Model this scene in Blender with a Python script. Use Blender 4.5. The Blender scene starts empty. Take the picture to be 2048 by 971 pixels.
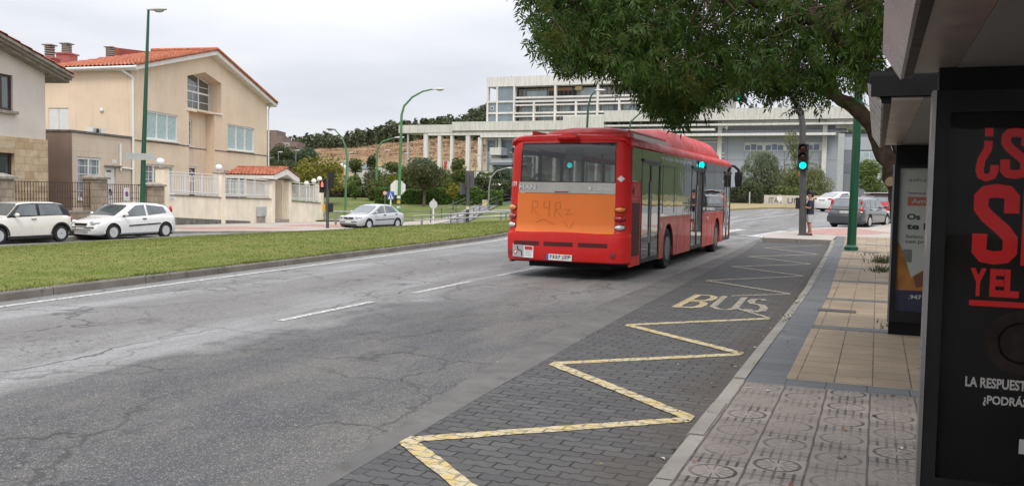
import bpy, bmesh, math, random
from mathutils import Vector, Matrix
R = math.radians
PI = math.pi
scene = bpy.context.scene
COL = scene.collection
# ------------------------------------------------------------------ camera
CAM_H = 1.75
YAW, PITCH, ROLL = R(-22.024), R(-3.283), R(1.0)
cf = Vector((math.sin(YAW)*math.cos(PITCH), math.cos(YAW)*math.cos(PITCH), math.sin(PITCH)))
cr = Vector((math.cos(YAW), -math.sin(YAW), 0)); cu = cr.cross(cf)
r2 = cr*math.cos(ROLL)+cu*math.sin(ROLL); u2 = -cr*math.sin(ROLL)+cu*math.cos(ROLL)
cam = bpy.data.cameras.new("camera"); camo = bpy.data.objects.new("camera", cam); COL.objects.link(camo)
camo.matrix_world = Matrix(((r2.x, u2.x, -cf.x, 0), (r2.y, u2.y, -cf.y, 0), (r2.z, u2.z, -cf.z, CAM_H), (0, 0, 0, 1)))
cam.sensor_width = 36; cam.lens = 36*1800/2048; cam.clip_start = .05; cam.clip_end = 4000
scene.camera = camo
scene.render.resolution_x = 1024; scene.render.resolution_y = 485
# ------------------------------------------------------------------ sky and sun (overcast)
SUN_EL, SUN_AZ = R(52), R(150)      # soft brightness behind the photographer's right shoulder
world = bpy.data.worlds.new("World"); scene.world = world; world.use_nodes = True
wt = world.node_tree; wt.nodes.clear()
def wn(t, **k):
    n = wt.nodes.new(t)
    for a, b in k.items(): setattr(n, a, b)
    return n
wo = wn('ShaderNodeOutputWorld'); wb = wn('ShaderNodeBackground'); wb.inputs['Strength'].default_value = .1
sky = wn('ShaderNodeTexSky', sky_type='NISHITA', sun_disc=False); sky.sun_elevation = SUN_EL; sky.sun_rotation = SUN_AZ
tc = wn('ShaderNodeTexCoord'); sep = wn('ShaderNodeSeparateXYZ'); wt.links.new(tc.outputs['Generated'], sep.inputs[0])
mp = wn('ShaderNodeMapping'); mp.inputs['Scale'].default_value = (1, 1, 4.5); wt.links.new(tc.outputs['Generated'], mp.inputs[0])
nz = wn('ShaderNodeTexNoise'); nz.inputs['Scale'].default_value = 2.6; nz.inputs['Detail'].default_value = 5; nz.inputs['Roughness'].default_value = .5
wt.links.new(mp.outputs[0], nz.inputs['Vector'])
cr_ = wn('ShaderNodeValToRGB'); cr_.color_ramp.elements[0].position = .36; cr_.color_ramp.elements[0].color = (.635, .65, .71, 1)
cr_.color_ramp.elements[1].position = .64; cr_.color_ramp.elements[1].color = (.81, .81, .835, 1)
wt.links.new(nz.outputs[0], cr_.inputs[0])
er = wn('ShaderNodeMapRange'); er.inputs['From Min'].default_value = .12; er.inputs['From Max'].default_value = .95
er.inputs['To Min'].default_value = 9.2; er.inputs['To Max'].default_value = 22.
wt.links.new(sep.outputs['Z'], er.inputs['Value'])
vm = wn('ShaderNodeVectorMath', operation='SCALE'); wt.links.new(cr_.outputs[0], vm.inputs[0]); wt.links.new(er.outputs[0], vm.inputs['Scale'])
mx = wn('ShaderNodeMix', data_type='RGBA'); mx.inputs['Factor'].default_value = .9
wt.links.new(sky.outputs[0], mx.inputs['A']); wt.links.new(vm.outputs[0], mx.inputs['B'])
wt.links.new(mx.outputs['Result'], wb.inputs[0]); wt.links.new(wb.outputs[0], wo.inputs[0])
sun = bpy.data.lights.new("sun", 'SUN'); sun.energy = 1.4; sun.angle = R(22); sun.color = (1, .93, .82)
suno = bpy.data.objects.new("sun", sun); COL.objects.link(suno); suno.rotation_euler = (R(90)-SUN_EL, 0, PI-SUN_AZ)
scene.view_settings.view_transform = 'Standard'; scene.view_settings.look = 'None'
scene.view_settings.exposure = 0.36; scene.view_settings.gamma = 1; scene.view_settings.use_curve_mapping = False
# ------------------------------------------------------------------ small maths
def smooth(a, b, x):
    x = min(1., max(0., (x-a)/(b-a))); return x*x*(3-2*x)
def lerp(a, b, k): return a+(b-a)*k
def interp(x, pts):
    if x <= pts[0][0]: return pts[0][1]
    for (x0, y0), (x1, y1) in zip(pts, pts[1:]):
        if x <= x1: return y0+(y1-y0)*(x-x0)/(x1-x0)
    return pts[-1][1]
def zroad(Y):
    y = max(0., min(Y, 140.)-26); return .014*y*smooth(0, 8, y)
def zleft(X, Y): return -.32-.012*(min(max(Y, 15), 58)-20)
def zfar(X, Y):
    dd = -.375*X+.927*Y
    if dd < 58: return -.34-.004*(58-dd)
    if dd < 96: return -.34+(dd-58)*.0275
    return .705+(dd-96)*.016
def G(X, Y):
    k = smooth(-12, -22, X) if False else min(1., max(0., (-12-X)/10.)); k = k*k*(3-2*k)
    dd = -.375*X+.927*Y
    s_ = (X+33.03)*-.2588+(Y-35.14)*.9659
    return lerp(zroad(Y), lerp(zleft(X, Y), zfar(X, Y), smooth(19, 47, s_)), k)
# ------------------------------------------------------------------ materials
MATS = {}
class NT:
    """tiny node-graph helper; every method returns an output socket"""
    def __init__(s, name):
        s.m = bpy.data.materials.new(name); s.m.use_nodes = True; s.t = s.m.node_tree; s.t.nodes.clear()
        s.out = s.n('ShaderNodeOutputMaterial'); s.b = s.n('ShaderNodeBsdfPrincipled'); s.l(s.b.outputs[0], s.out.inputs[0])
        MATS[name] = s.m
    def n(s, t, **k):
        n = s.t.nodes.new(t)
        for a, b in k.items(): setattr(n, a, b)
        return n
    def l(s, a, b): s.t.links.new(a, b)
    def put(s, sock, v):
        if hasattr(v, 'is_output'): s.l(v, sock)
        elif isinstance(v, (tuple, list)) and len(v) == 3 and sock.type == 'RGBA': sock.default_value = (*v, 1)
        else: sock.default_value = v
    def co(s, which='Object'): return s.n('ShaderNodeTexCoord').outputs[which]
    def map(s, v, scale=(1, 1, 1), rot=(0, 0, 0), loc=(0, 0, 0)):
        n = s.n('ShaderNodeMapping'); s.l(v, n.inputs[0]); n.inputs['Scale'].default_value = scale
        n.inputs['Rotation'].default_value = rot; n.inputs['Location'].default_value = loc; return n.outputs[0]
    def noise(s, v, sc, det=3, rough=.55, dist=0, out=0):
        n = s.n('ShaderNodeTexNoise'); s.l(v, n.inputs['Vector']); n.inputs['Scale'].default_value = sc
        n.inputs['Detail'].default_value = det; n.inputs['Roughness'].default_value = rough; n.inputs['Distortion'].default_value = dist
        return n.outputs[out]
    def vor(s, v, sc, feat='F1', out='Distance', rnd=1):
        n = s.n('ShaderNodeTexVoronoi', feature=feat); s.l(v, n.inputs['Vector']); n.inputs['Scale'].default_value = sc
        n.inputs['Randomness'].default_value = rnd; return n.outputs[out]
    def ramp(s, f, *st):
        n = s.n('ShaderNodeValToRGB'); s.l(f, n.inputs[0]); e = n.color_ramp.elements
        while len(e) < len(st): e.new(.5)
        for q, (p, c) in zip(e, st): q.position = p; q.color = (c, c, c, 1) if isinstance(c, (int, float)) else (*c, 1)
        return n.outputs[0]
    def rng(s, f, a, b, c=0, d=1, smoothst=False):
        n = s.n('ShaderNodeMapRange'); n.interpolation_type = 'SMOOTHSTEP' if smoothst else 'LINEAR'
        s.l(f, n.inputs[0])
        for i, v in enumerate((a, b, c, d)): n.inputs[i+1].default_value = v
        return n.outputs[0]
    def mix(s, f, a, b, mode='MIX'):
        n = s.n('ShaderNodeMix', data_type='RGBA', blend_type=mode)
        s.put(n.inputs['Factor'], f); s.put(n.inputs['A'], a); s.put(n.inputs['B'], b); return n.outputs['Result']
    def ma(s, op, a, b=0., c=0.):
        n = s.n('ShaderNodeMath', operation=op); s.put(n.inputs[0], a); s.put(n.inputs[1], b)
        if op in ('MULTIPLY_ADD', 'COMPARE', 'WRAP'): s.put(n.inputs[2], c)
        return n.outputs[0]
    def xyz(s, v):
        n = s.n('ShaderNodeSeparateXYZ'); s.l(v, n.inputs[0]); return n.outputs
    def bump(s, h, strength=.3, dist=.02):
        n = s.n('ShaderNodeBump'); s.l(h, n.inputs['Height']); n.inputs['Strength'].default_value = strength
        n.inputs['Distance'].default_value = dist; s.l(n.outputs[0], s.b.inputs['Normal'])
    def set(s, **k):
        for a, v in k.items(): s.put(s.b.inputs[a.replace('_', ' ')], v)
        return s.m
def mat(name, col, rough=.6, metal=0., var=.12, sc=2.5, bump=0., bsc=40., spec=.5, coat=0., streak=0., fine=.0):
    """one surface: colour broken up by soft blotches, optional rain streaks and fine grain"""
    if name in MATS: return MATS[name]
    t = NT(name); o = t.co(); c = col
    n1 = t.noise(o, sc, 4)
    c = t.mix(t.rng(n1, .3, .7), tuple(v*(1-var) for v in col), tuple(min(1, v*(1+var*.7)) for v in col))
    if streak:
        st = t.noise(t.map(o, (6, 6, .35)), 1.2, 4); c = t.mix(t.rng(st, .55, .8, 0, streak), c, tuple(v*.35 for v in col))
    if fine:
        c = t.mix(t.rng(t.noise(o, bsc*3, 2), .35, .65, 0, fine), c, tuple(v*.55 for v in col))
    t.set(Base_Color=c, Roughness=t.rng(t.noise(o, sc*3, 2), .3, .7, max(.02, rough-.07), min(1, rough+.07)), Metallic=metal, Coat_Weight=coat)
    t.b.inputs['Specular IOR Level'].default_value = spec
    t.b.inputs['Coat Roughness'].default_value = .05
    if bump: t.bump(t.noise(o, bsc, 3), bump, .01)
    return t.m
def glow(name, col, strength):
    if name in MATS: return MATS[name]
    t = NT(name); t.set(Base_Color=col, Roughness=.3, Emission_Color=col, Emission_Strength=strength); return t.m
# ------------------------------------------------------------------ mesh builder
class MB:
    """collects shapes; build() links them as ONE mesh object"""
    def __init__(s): s.v = []; s.f = []; s.mi = []; s.mt = []
    def m(s, mat):
        if mat not in s.mt: s.mt.append(mat)
        return s.mt.index(mat)
    def add(s, vs, fs, mat):
        b = len(s.v); k = s.m(mat); s.v += [tuple(p) for p in vs]
        for q in fs: s.f.append(tuple(b+i for i in q)); s.mi.append(k)
        return s
    def box(s, x0, x1, y0, y1, z0, z1, mat, M=None):
        vs = [(x0, y0, z0), (x1, y0, z0), (x1, y1, z0), (x0, y1, z0), (x0, y0, z1), (x1, y0, z1), (x1, y1, z1), (x0, y1, z1)]
        if M is not None: vs = [M @ Vector(p) for p in vs]
        return s.add(vs, [(0, 3, 2, 1), (4, 5, 6, 7), (0, 1, 5, 4), (1, 2, 6, 5), (2, 3, 7, 6), (3, 0, 4, 7)], mat)
    def quad(s, a, b, c, d, mat): return s.add([a, b, c, d], [(0, 1, 2, 3)], mat)
    def poly(s, pts, mat): return s.add(pts, [tuple(range(len(pts)))], mat)
    def prism(s, pts, ext, mat):
        """polygon (3D points) extruded by vector ext"""
        n = len(pts); e = Vector(ext); top = [Vector(p)+e for p in pts]
        fs = [tuple(reversed(range(n))), tuple(range(n, 2*n))]+[(i, (i+1) % n, n+(i+1) % n, n+i) for i in range(n)]
        return s.add(list(pts)+top, fs, mat)
    def loft(s, rings, mat, closed=True, caps=True):
        n = len(rings[0]); vs = [p for r in rings for p in r]; fs = []
        for i in range(len(rings)-1):
            for j in range(n if closed else n-1):
                k = (j+1) % n; fs.append((i*n+j, i*n+k, (i+1)*n+k, (i+1)*n+j))
        if caps and closed: fs += [tuple(reversed(range(n))), tuple(range((len(rings)-1)*n, len(rings)*n))]
        return s.add(vs, fs, mat)
    def tube(s, pts, rad, mat, n=8):
        pts = [Vector(p) for p in pts]; rs = rad if isinstance(rad, (list, tuple)) else [rad]*len(pts); rings = []
        up = None
        for i, p in enumerate(pts):
            d = (pts[min(i+1, len(pts)-1)]-pts[max(i-1, 0)]).normalized()
            if up is None: up = Vector((0, 0, 1)) if abs(d.z) < .9 else Vector((1, 0, 0))
            a = d.cross(up)
            if a.length < 1e-4: a = d.cross(Vector((0, 1, 0)))
            a.normalize(); b = d.cross(a).normalized(); up = -b
            rings.append([p+(a*math.cos(2*PI*k/n)+b*math.sin(2*PI*k/n))*rs[i] for k in range(n)])
        return s.loft(rings, mat)
    def cyl(s, a, b, r, mat, n=16, r1=None): return s.tube([a, b], [r, r if r1 is None else r1], mat, n)
    def lathe(s, prof, c, mat, n=20, axis='z'):
        """prof: list of (radius, height)"""
        rings = []
        for r, h in prof:
            ring = []
            for k in range(n):
                x, y = r*math.cos(2*PI*k/n), r*math.sin(2*PI*k/n)
                p = {'z': (x, y, h), 'x': (h, x, y), 'y': (y, h, x)}[axis]
                ring.append((c[0]+p[0], c[1]+p[1], c[2]+p[2]))
            rings.append(ring)
        return s.loft(rings, mat)
    def ball(s, c, r, mat, n=14, M=None):
        r = (r, r, r) if isinstance(r, (int, float)) else r; rings = []
        for i in range(n//2+1):
            t = -PI/2+PI*i/(n//2); t = max(-PI/2+.08, min(PI/2-.08, t))
            ring = []
            for k in range(n):
                p = Vector((math.cos(t)*math.cos(2*PI*k/n)*r[0], math.cos(t)*math.sin(2*PI*k/n)*r[1], math.sin(t)*r[2]))
                if M is not None: p = M @ p
                ring.append(p+Vector(c))
            rings.append(ring)
        return s.loft(rings, mat)
    def recalc(s, ob):
        bm = bmesh.new(); bm.from_mesh(ob.data); bmesh.ops.recalc_face_normals(bm, faces=bm.faces[:]); bm.to_mesh(ob.data); bm.free()
    def text(s, txt, o, xd, yd, mat, w=None, h=None, bold=0., align='L'):
        vs, fs = text_geo(txt, bold); x0 = min(v[0] for v in vs); x1 = max(v[0] for v in vs); y0 = min(v[1] for v in vs); y1 = max(v[1] for v in vs)
        sx = w/(x1-x0) if w else h/(y1-y0); sy = h/(y1-y0) if h else sx
        o, xd, yd = Vector(o), Vector(xd), Vector(yd)
        sh = {'L': 0, 'C': (x1-x0)*sx/2}[align]
        return s.add([o+xd*((v[0]-x0)*sx-sh)+yd*((v[1]-y0)*sy) for v in vs], fs, mat)
    def build(s, name, parent=None, smooth=35, loc=None, auto=True):
        me = bpy.data.meshes.new(name); me.from_pydata([tuple(v) for v in s.v], [], s.f)
        for q in s.mt: me.materials.append(q)
        me.polygons.foreach_set('material_index', s.mi)
        if smooth and auto:
            me.polygons.foreach_set('use_smooth', [True]*len(s.f)); me.update()
            try: me.set_sharp_from_angle(angle=R(smooth))
            except Exception: pass
        me.validate(); me.update()
        o = bpy.data.objects.new(name, me); COL.objects.link(o)
        if parent: o.parent = parent
        if loc: o.location = loc
        return o
_tg = {}
def text_geo(txt, bold=0.):
    if (txt, bold) in _tg: return _tg[(txt, bold)]
    cu_ = bpy.data.curves.new('lettering', 'FONT'); cu_.body = txt; cu_.size = 1; cu_.offset = bold; cu_.resolution_u = 4
    ob = bpy.data.objects.new('lettering', cu_); COL.objects.link(ob)
    dg = bpy.context.evaluated_depsgraph_get(); me = bpy.data.meshes.new_from_object(ob.evaluated_get(dg))
    res = ([tuple(v.co) for v in me.vertices], [tuple(p.vertices) for p in me.polygons])
    bpy.data.objects.remove(ob); bpy.data.curves.remove(cu_); bpy.data.meshes.remove(me)
    _tg[(txt, bold)] = res; return res
def tag(o, label, cat, group=None):
    o['label'] = label; o['category'] = cat
    if group: o['group'] = group
    return o
def thing(name, label, cat, loc=(0, 0, 0), rz=0., group=None):
    o = bpy.data.objects.new(name, None); COL.objects.link(o); o.empty_display_size = .3
    o.location = loc; o.rotation_euler = (0, 0, rz); return tag(o, label, cat, group)
def kids(o): return [c for c in bpy.data.objects if c.parent == o]
def dup(o, loc=None, rz=None, label=None, parent=None):
    c = o.copy(); COL.objects.link(c)
    if parent: c.parent = parent
    if loc is not None: c.location = loc
    if rz is not None: c.rotation_euler = (0, 0, rz)
    if label: c['label'] = label
    for k in kids(o): dup(k, parent=c)
    return c
def structure(o): o['kind'] = 'structure'; return o
def stuff(o, label=None, cat=None):
    o['kind'] = 'stuff'
    if label: o['label'] = label; o['category'] = cat
    return o
rnd = random.Random(7)
# ================================================================== GROUND
def xk(Y): return -11.45-.0475*Y                                   # median kerb line
def xm2(Y): return interp(Y, [(28, -24.8), (37, -23.9), (49, -20.8), (54, -18.6)])  # far edge of the median lawn
GL = [(4.5, -3.05), (8, -3.53), (13.5, -3.95), (32.5, -4.1), (47, -3.8)]
GR = [(4.4, -2.93), (7, -3.07), (12, -3.28), (33.8, -3.9), (36, -3.95)]
def xgl(Y): return interp(Y, GL)
def xgr(Y): return interp(Y, GR)
def xkb(Y): return interp(Y, [(16, -1.15), (36, -1.5)])             # pavement kerb face
def grid(ys, xs, zf, mat, name, nx=None, flip=False):
    """sheet from rows ys; xs(Y) -> list of X"""
    b = MB(); rows = []
    for y in ys:
        rows.append([(x, y, zf(x, y)) for x in xs(y)])
    n = len(rows[0]); b.v = [p for r in rows for p in r]; k = b.m(mat)
    for i in range(len(rows)-1):
        for j in range(n-1): b.f.append((i*n+j, i*n+j+1, (i+1)*n+j+1, (i+1)*n+j)); b.mi.append(k)
    return structure(b.build(name, smooth=60))
def fr(a, b, st):
    n = max(1, int(round((b-a)/st))); return [a+(b-a)*i/n for i in range(n+1)]
# --- asphalt
t = NT('asphalt'); o = t.co(); X, Y, _ = t.xyz(o)
wob = t.noise(o, .45, 4); wob2 = t.noise(t.map(o, (1, .22, 1)), 1.3, 4)
fine = t.noise(o, 70, 2, .6); grain = t.noise(o, 170, 1)
c = t.mix(t.rng(wob2, .3, .7), (.18, .175, .168), (.245, .242, .236))
pale = t.noise(t.map(o, (1.6, .16, 1), loc=(3, 1, 0)), 1., 5, .6)
zone = t.ma('MAXIMUM', t.rng(t.ma('ABSOLUTE', t.ma('ADD', X, 10.75)), .25, .95, 1, 0, True), t.rng(t.ma('ABSOLUTE', t.ma('ADD', X, 7.2)), .5, 1.8, .8, 0, True))
c = t.mix(t.ma('MULTIPLY', t.rng(pale, .42, .62, 0, .75), t.rng(zone, 0, 1, .3, 1)), c, (.37, .375, .385))
track = t.ma('MULTIPLY', t.rng(t.ma('ABSOLUTE', t.ma('ADD', X, 9.3)), .2, 1.6, 1, 0, True), t.rng(wob, .3, .6))
c = t.mix(t.ma('MULTIPLY', track, .4), c, (.115, .108, .1))
edge = t.rng(t.ma('ADD', t.ma('ADD', X, t.ma('MULTIPLY', wob, 3.4)), t.ma('MULTIPLY', wob2, .9)), -4.85, -3.85, 0, 1, True)
nearY = t.rng(Y, 10.5, 16., .92, .12, True)
dark = t.mix(t.rng(t.noise(t.map(o, (1, .45, 1)), 1.3, 5), .42, .6), (.06, .062, .069), (.112, .106, .098))
c = t.mix(t.ma('MULTIPLY', edge, nearY), c, dark)
rim = t.ma('MULTIPLY', t.rng(t.ma('ABSOLUTE', t.ma('SUBTRACT', edge, .5)), .0, .5, 1, 0), .5)
c = t.mix(t.ma('MULTIPLY', t.rng(rim, 0, .5, 0, .75), nearY), c, (.055, .057, .066))
oil = t.ma('MULTIPLY', t.rng(t.noise(t.map(o, (1.1, .35, 1)), 1.1, 4), .56, .68), t.rng(t.ma('ABSOLUTE', t.ma('ADD', X, 5.6)), .3, 1.9, .8, 0))
c = t.mix(oil, c, (.05, .05, .056))
spk1 = t.vor(o, 38, out='Color'); sx1, _, _ = t.xyz(spk1); spk2 = t.vor(o, 130, out='Color'); sx2, _, _ = t.xyz(spk2)
c = t.mix(t.rng(sx1, .1, .9, .0, .28), c, t.mix(.62, c, (.015, .015, .015)))
c = t.mix(t.rng(sx2, .8, .95, 0, .5), c, (.4, .39, .36)); c = t.mix(t.rng(sx2, .18, .05, 0, .5), c, (.03, .03, .03))
c = t.mix(t.rng(t.noise(o, 14, 4, .7), .35, .65, 0, .4), c, t.mix(.5, c, (.03, .03, .03)))
warp = t.n('ShaderNodeVectorMath', operation='ADD'); t.l(o, warp.inputs[0])
wsc = t.n('ShaderNodeVectorMath', operation='SCALE'); t.l(t.noise(o, 1.7, 4, out=1), wsc.inputs[0]); wsc.inputs['Scale'].default_value = .9
t.l(wsc.outputs[0], warp.inputs[1]); wv = warp.outputs[0]
cr1 = t.rng(t.vor(t.map(wv, (1, .8, 1)), .55, 'DISTANCE_TO_EDGE'), .004, .02, 1, 0)
cr2 = t.rng(t.vor(t.map(wv, (1, 1, 1)), 3.6, 'DISTANCE_TO_EDGE'), .01, .05, 1, 0)
cm = t.rng(t.noise(o, .5, 3), .5, .62); cm2 = t.rng(t.noise(o, .42, 2, out=0), .45, .55)
crk = t.ma('MAXIMUM', t.ma('MULTIPLY', cr1, t.rng(cm2, 0, 1, .25, .8)), t.ma('MULTIPLY', cr2, t.ma('MULTIPLY', cm, .75)))
jl = t.ma('ABSOLUTE', t.ma('ADD', t.ma('ADD', X, 7.45), t.ma('MULTIPLY', t.ma('SUBTRACT', t.noise(t.map(o, (1, 1, 1)), .9, 5), .5), .7)))
crk = t.ma('MAXIMUM', crk, t.ma('MULTIPLY', t.rng(jl, .004, .03, 1, 0), t.rng(t.noise(o, .3, 2), .42, .5)))
c = t.mix(t.ma('MULTIPLY', crk, .8), c, (.028, .027, .026))
t.set(Base_Color=c, Roughness=t.rng(wob2, .3, .7, .62, .85)); t.b.inputs['Specular IOR Level'].default_value = .35
t.bump(t.ma('SUBTRACT', t.ma('ADD', t.ma('MULTIPLY', fine, .6), t.ma('MULTIPLY', grain, .4)), crk), .35, .012)
M_ASPH = t.m
t = NT('far_asphalt'); o = t.co()
c = t.mix(t.rng(t.noise(o, .5, 4), .35, .65), (.2, .2, .2), (.29, .29, .29)); c = t.mix(t.rng(t.noise(o, 60, 2), .35, .65, 0, .4), c, (.09, .09, .09))
t.set(Base_Color=c, Roughness=.85); M_FASPH = t.m
# --- concrete
def concrete(name, a, b, dirt=(.05, .045, .04), dk=.5):
    t = NT(name); o = t.co(); c = t.mix(t.rng(t.noise(o, 1.7, 5), .3, .7), a, b)
    c = t.mix(t.rng(t.noise(o, 5.5, 4), .56, .75, 0, dk), c, dirt); c = t.mix(t.rng(t.noise(o, 120, 2), .4, .7, 0, .35), c, tuple(v*.5 for v in a))
    t.set(Base_Color=c, Roughness=.85); t.bump(t.noise(o, 60, 3), .25, .006); return t.m
M_GUT = concrete('gutter_concrete', (.085, .084, .081), (.145, .141, .133), dk=.6)
M_KERB = concrete('kerb_concrete', (.2, .185, .165), (.31, .29, .255), (.07, .055, .04), .6)
M_MKERB = concrete('median_kerb_concrete', (.15, .135, .12), (.25, .23, .205), (.05, .045, .04), .75)
M_PAVE = concrete('far_paving', (.37, .335, .29), (.46, .42, .37), (.26, .22, .18), .5)
M_RED = concrete('red_paving', (.36, .2, .17), (.43, .27, .23), (.26, .15, .13), .5)
# --- block paving of the bus bay
t = NT('block_paving'); o = t.co(); wv = t.n('ShaderNodeVectorMath', operation='ADD'); t.l(o, wv.inputs[0])
ws = t.n('ShaderNodeVectorMath', operation='SCALE'); t.l(t.noise(o, 2.5, 2, out=1), ws.inputs[0]); ws.inputs['Scale'].default_value = .012; t.l(ws.outputs[0], wv.inputs[1])
X, Y, _ = t.xyz(wv.outputs[0])
zz = t.ma('MULTIPLY', t.ma('PINGPONG', t.ma('MULTIPLY', X, 18.2), 1.), .024)         # interlocking zig-zag edge
cb = t.n('ShaderNodeCombineXYZ'); t.l(X, cb.inputs[0]); t.l(t.ma('ADD', Y, zz), cb.inputs[1])
def bricks(t, v, w, h, mort, off=.5, sm=.1):
    n = t.n('ShaderNodeTexBrick'); t.l(v, n.inputs['Vector']); n.offset = off; n.inputs['Scale'].default_value = 1
    n.inputs['Brick Width'].default_value = w; n.inputs['Row Height'].default_value = h; n.inputs['Mortar Size'].default_value = mort
    n.inputs['Mortar Smooth'].default_value = sm; n.inputs['Bias'].default_value = 0
    n.inputs['Color1'].default_value = (0, 0, 0, 1); n.inputs['Color2'].default_value = (1, 1, 1, 1); n.inputs['Mortar'].default_value = (.5, .5, .5, 1)
    return n.outputs['Color'], n.outputs['Fac']
bc, bf = bricks(t, cb.outputs[0], .22, .115, .0085)
c = t.mix(bc, (.062, .062, .065), (.098, .097, .098)); c = t.mix(t.rng(t.noise(o, 1.2, 4), .35, .7, 0, .6), c, (.07, .068, .066))
c = t.mix(t.rng(t.noise(o, 90, 2), .5, .75, 0, .4), c, (.16, .155, .15))
open_ = t.rng(t.noise(o, 6, 2), .35, .6, .35, 1)
c = t.mix(t.ma('MULTIPLY', bf, open_), c, (.014, .013, .012))
edg = t.rng(t.ma('ADD', X, t.ma('MULTIPLY', t.noise(o, 1.2, 4), 1.2)), -1.2, -.7, 0, .45)
c = t.mix(edg, c, (.075, .06, .045))
t.set(Base_Color=c, Roughness=.8); t.b.inputs['Specular IOR Level'].default_value = .3
t.bump(t.ma('SUBTRACT', t.ma('MULTIPLY', t.noise(o, 70, 2), .3), bf), .5, .012); M_BAY = t.m
# --- bay markings: worn yellow paint, the block joints show through
def paint(name, a, b, wear, base, lo=.5, hi=.6, joints=True):
    t = NT(name); o = t.co(); c = t.mix(t.rng(t.noise(o, 7, 4), .44, .56), a, b)
    w = t.rng(t.noise(o, 16, 5, .7), lo, hi, 0, wear); c = t.mix(w, c, base)
    c = t.mix(t.rng(t.noise(o, 90, 2), .55, .75, 0, .5), c, base)
    if joints:
        X, Y, _ = t.xyz(o); z2 = t.ma('MULTIPLY', t.ma('PINGPONG', t.ma('MULTIPLY', X, 18.2), 1.), .024)
        q = t.n('ShaderNodeCombineXYZ'); t.l(X, q.inputs[0]); t.l(t.ma('ADD', Y, z2), q.inputs[1])
        _, f2 = bricks(t, q.outputs[0], .22, .115, .0085); c = t.mix(t.ma('MULTIPLY', f2, t.rng(t.noise(o, 5, 2), .35, .6, .25, .8)), c, (.06, .055, .04))
    t.set(Base_Color=c, Roughness=.75); return t.m
M_YEL = paint('worn_yellow_paint', (.5, .38, .15), (.5, .43, .28), .7, (.14, .13, .11))
M_YEL2 = paint('worn_cream_paint', (.4, .34, .22), (.38, .36, .31), .9, (.13, .13, .12), .46, .58)
M_WHT = paint('worn_white_paint', (.58, .58, .57), (.5, .5, .49), .9, (.2, .2, .195), .46, .58, False)
# --- pavement tiles
def tiles(name, a, b, w, h, joint, stain=.5, off=0., mort=.006, warm=(.16, .12, .08)):
    t = NT(name); o = t.co(); bc, bf = bricks(t, t.map(o, loc=(-.64, .07, 0)), w, h, mort, off)
    c = t.mix(bc, a, b); c = t.mix(t.rng(t.noise(o, 1.1, 5), .4, .7, 0, stain), c, warm); c = t.mix(t.rng(t.noise(t.map(o, (1, 1, 1), loc=(5, 2, 0)), .5, 4), .42, .66, 0, .45), c, tuple(v*.62 for v in a))
    c = t.mix(t.rng(t.noise(o, 8, 4, .65), .58, .75, 0, .5), c, tuple(v*.4 for v in a)); c = t.mix(t.rng(t.noise(o, 110, 2), .4, .7, 0, .3), c, tuple(v*.6 for v in a))
    c = t.mix(t.ma('MULTIPLY', bf, t.rng(t.noise(o, 3, 2), .3, .6, .4, .95)), c, joint)
    t.set(Base_Color=c, Roughness=.82); t.bump(t.ma('SUBTRACT', t.ma('MULTIPLY', t.noise(o, 50, 3), .25), bf), .4, .008); return t.m
M_BEI = tiles('beige_tiles', (.33, .255, .17), (.4, .315, .215), .31, .31, (.06, .05, .04), .65)
M_GRY = tiles('grey_slabs', (.12, .125, .132), (.165, .17, .177), .33, .31, (.04, .04, .04), .35, .0, warm=(.1, .095, .09))
# --- old cement tiles stamped with wheels and grids
t = NT('wheel_tiles'); o = t.co(); X, Y, _ = t.xyz(t.map(o, loc=(1.0, 0, 0)))
TW, TH = .335, .5
ti = t.ma('FLOOR', t.ma('DIVIDE', X, TW)); u = t.ma('SUBTRACT', t.ma('DIVIDE', X, TW), ti)
Y2 = t.ma('ADD', Y, t.ma('MULTIPLY', ti, .21)); tj = t.ma('FLOOR', t.ma('DIVIDE', Y2, TH)); v = t.ma('SUBTRACT', t.ma('DIVIDE', Y2, TH), tj)
px = t.ma('MULTIPLY', t.ma('SUBTRACT', u, .5), TW); py = t.ma('MULTIPLY', t.ma('SUBTRACT', v, .5), TH)
rr = t.ma('SQRT', t.ma('ADD', t.ma('MULTIPLY', px, px), t.ma('MULTIPLY', py, py)))
def line(t, d, w): return t.rng(d, w*.8, w*1.5, 1, 0)
RW = .13
ring = line(t, t.ma('ABSOLUTE', t.ma('SUBTRACT', rr, RW)), .0095)
ang = t.ma('ARCTAN2', py, px); sp = t.ma('MULTIPLY', t.ma('ABSOLUTE', t.ma('SINE', t.ma('MULTIPLY', ang, 6))), rr)
spk = t.ma('MULTIPLY', line(t, sp, .02), t.ma('MULTIPLY', t.rng(rr, .035, .04), t.rng(rr, RW, RW-.005)))
gx_ = line(t, t.ma('MULTIPLY', t.ma('ABSOLUTE', t.ma('SUBTRACT', t.ma('FRACT', t.ma('ADD', t.ma('MULTIPLY', u, 6), .5)), .5)), TW/6), .008)
gy_ = line(t, t.ma('MULTIPLY', t.ma('ABSOLUTE', t.ma('SUBTRACT', t.ma('FRACT', t.ma('MULTIPLY', v, 15)), .5)), TH/15), .0045)
far_ = t.rng(t.ma('ABSOLUTE', py), .14, .145)
pat = t.ma('MAXIMUM', t.ma('MAXIMUM', ring, spk), t.ma('MULTIPLY', far_, t.ma('MAXIMUM', gx_, t.ma('MULTIPLY', gy_, .85))))
ids = t.n('ShaderNodeCombineXYZ'); t.l(ti, ids.inputs[0]); t.l(tj, ids.inputs[1]); wn_ = t.n('ShaderNodeTexWhiteNoise', noise_dimensions='2D'); t.l(ids.outputs[0], wn_.inputs[0])
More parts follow.
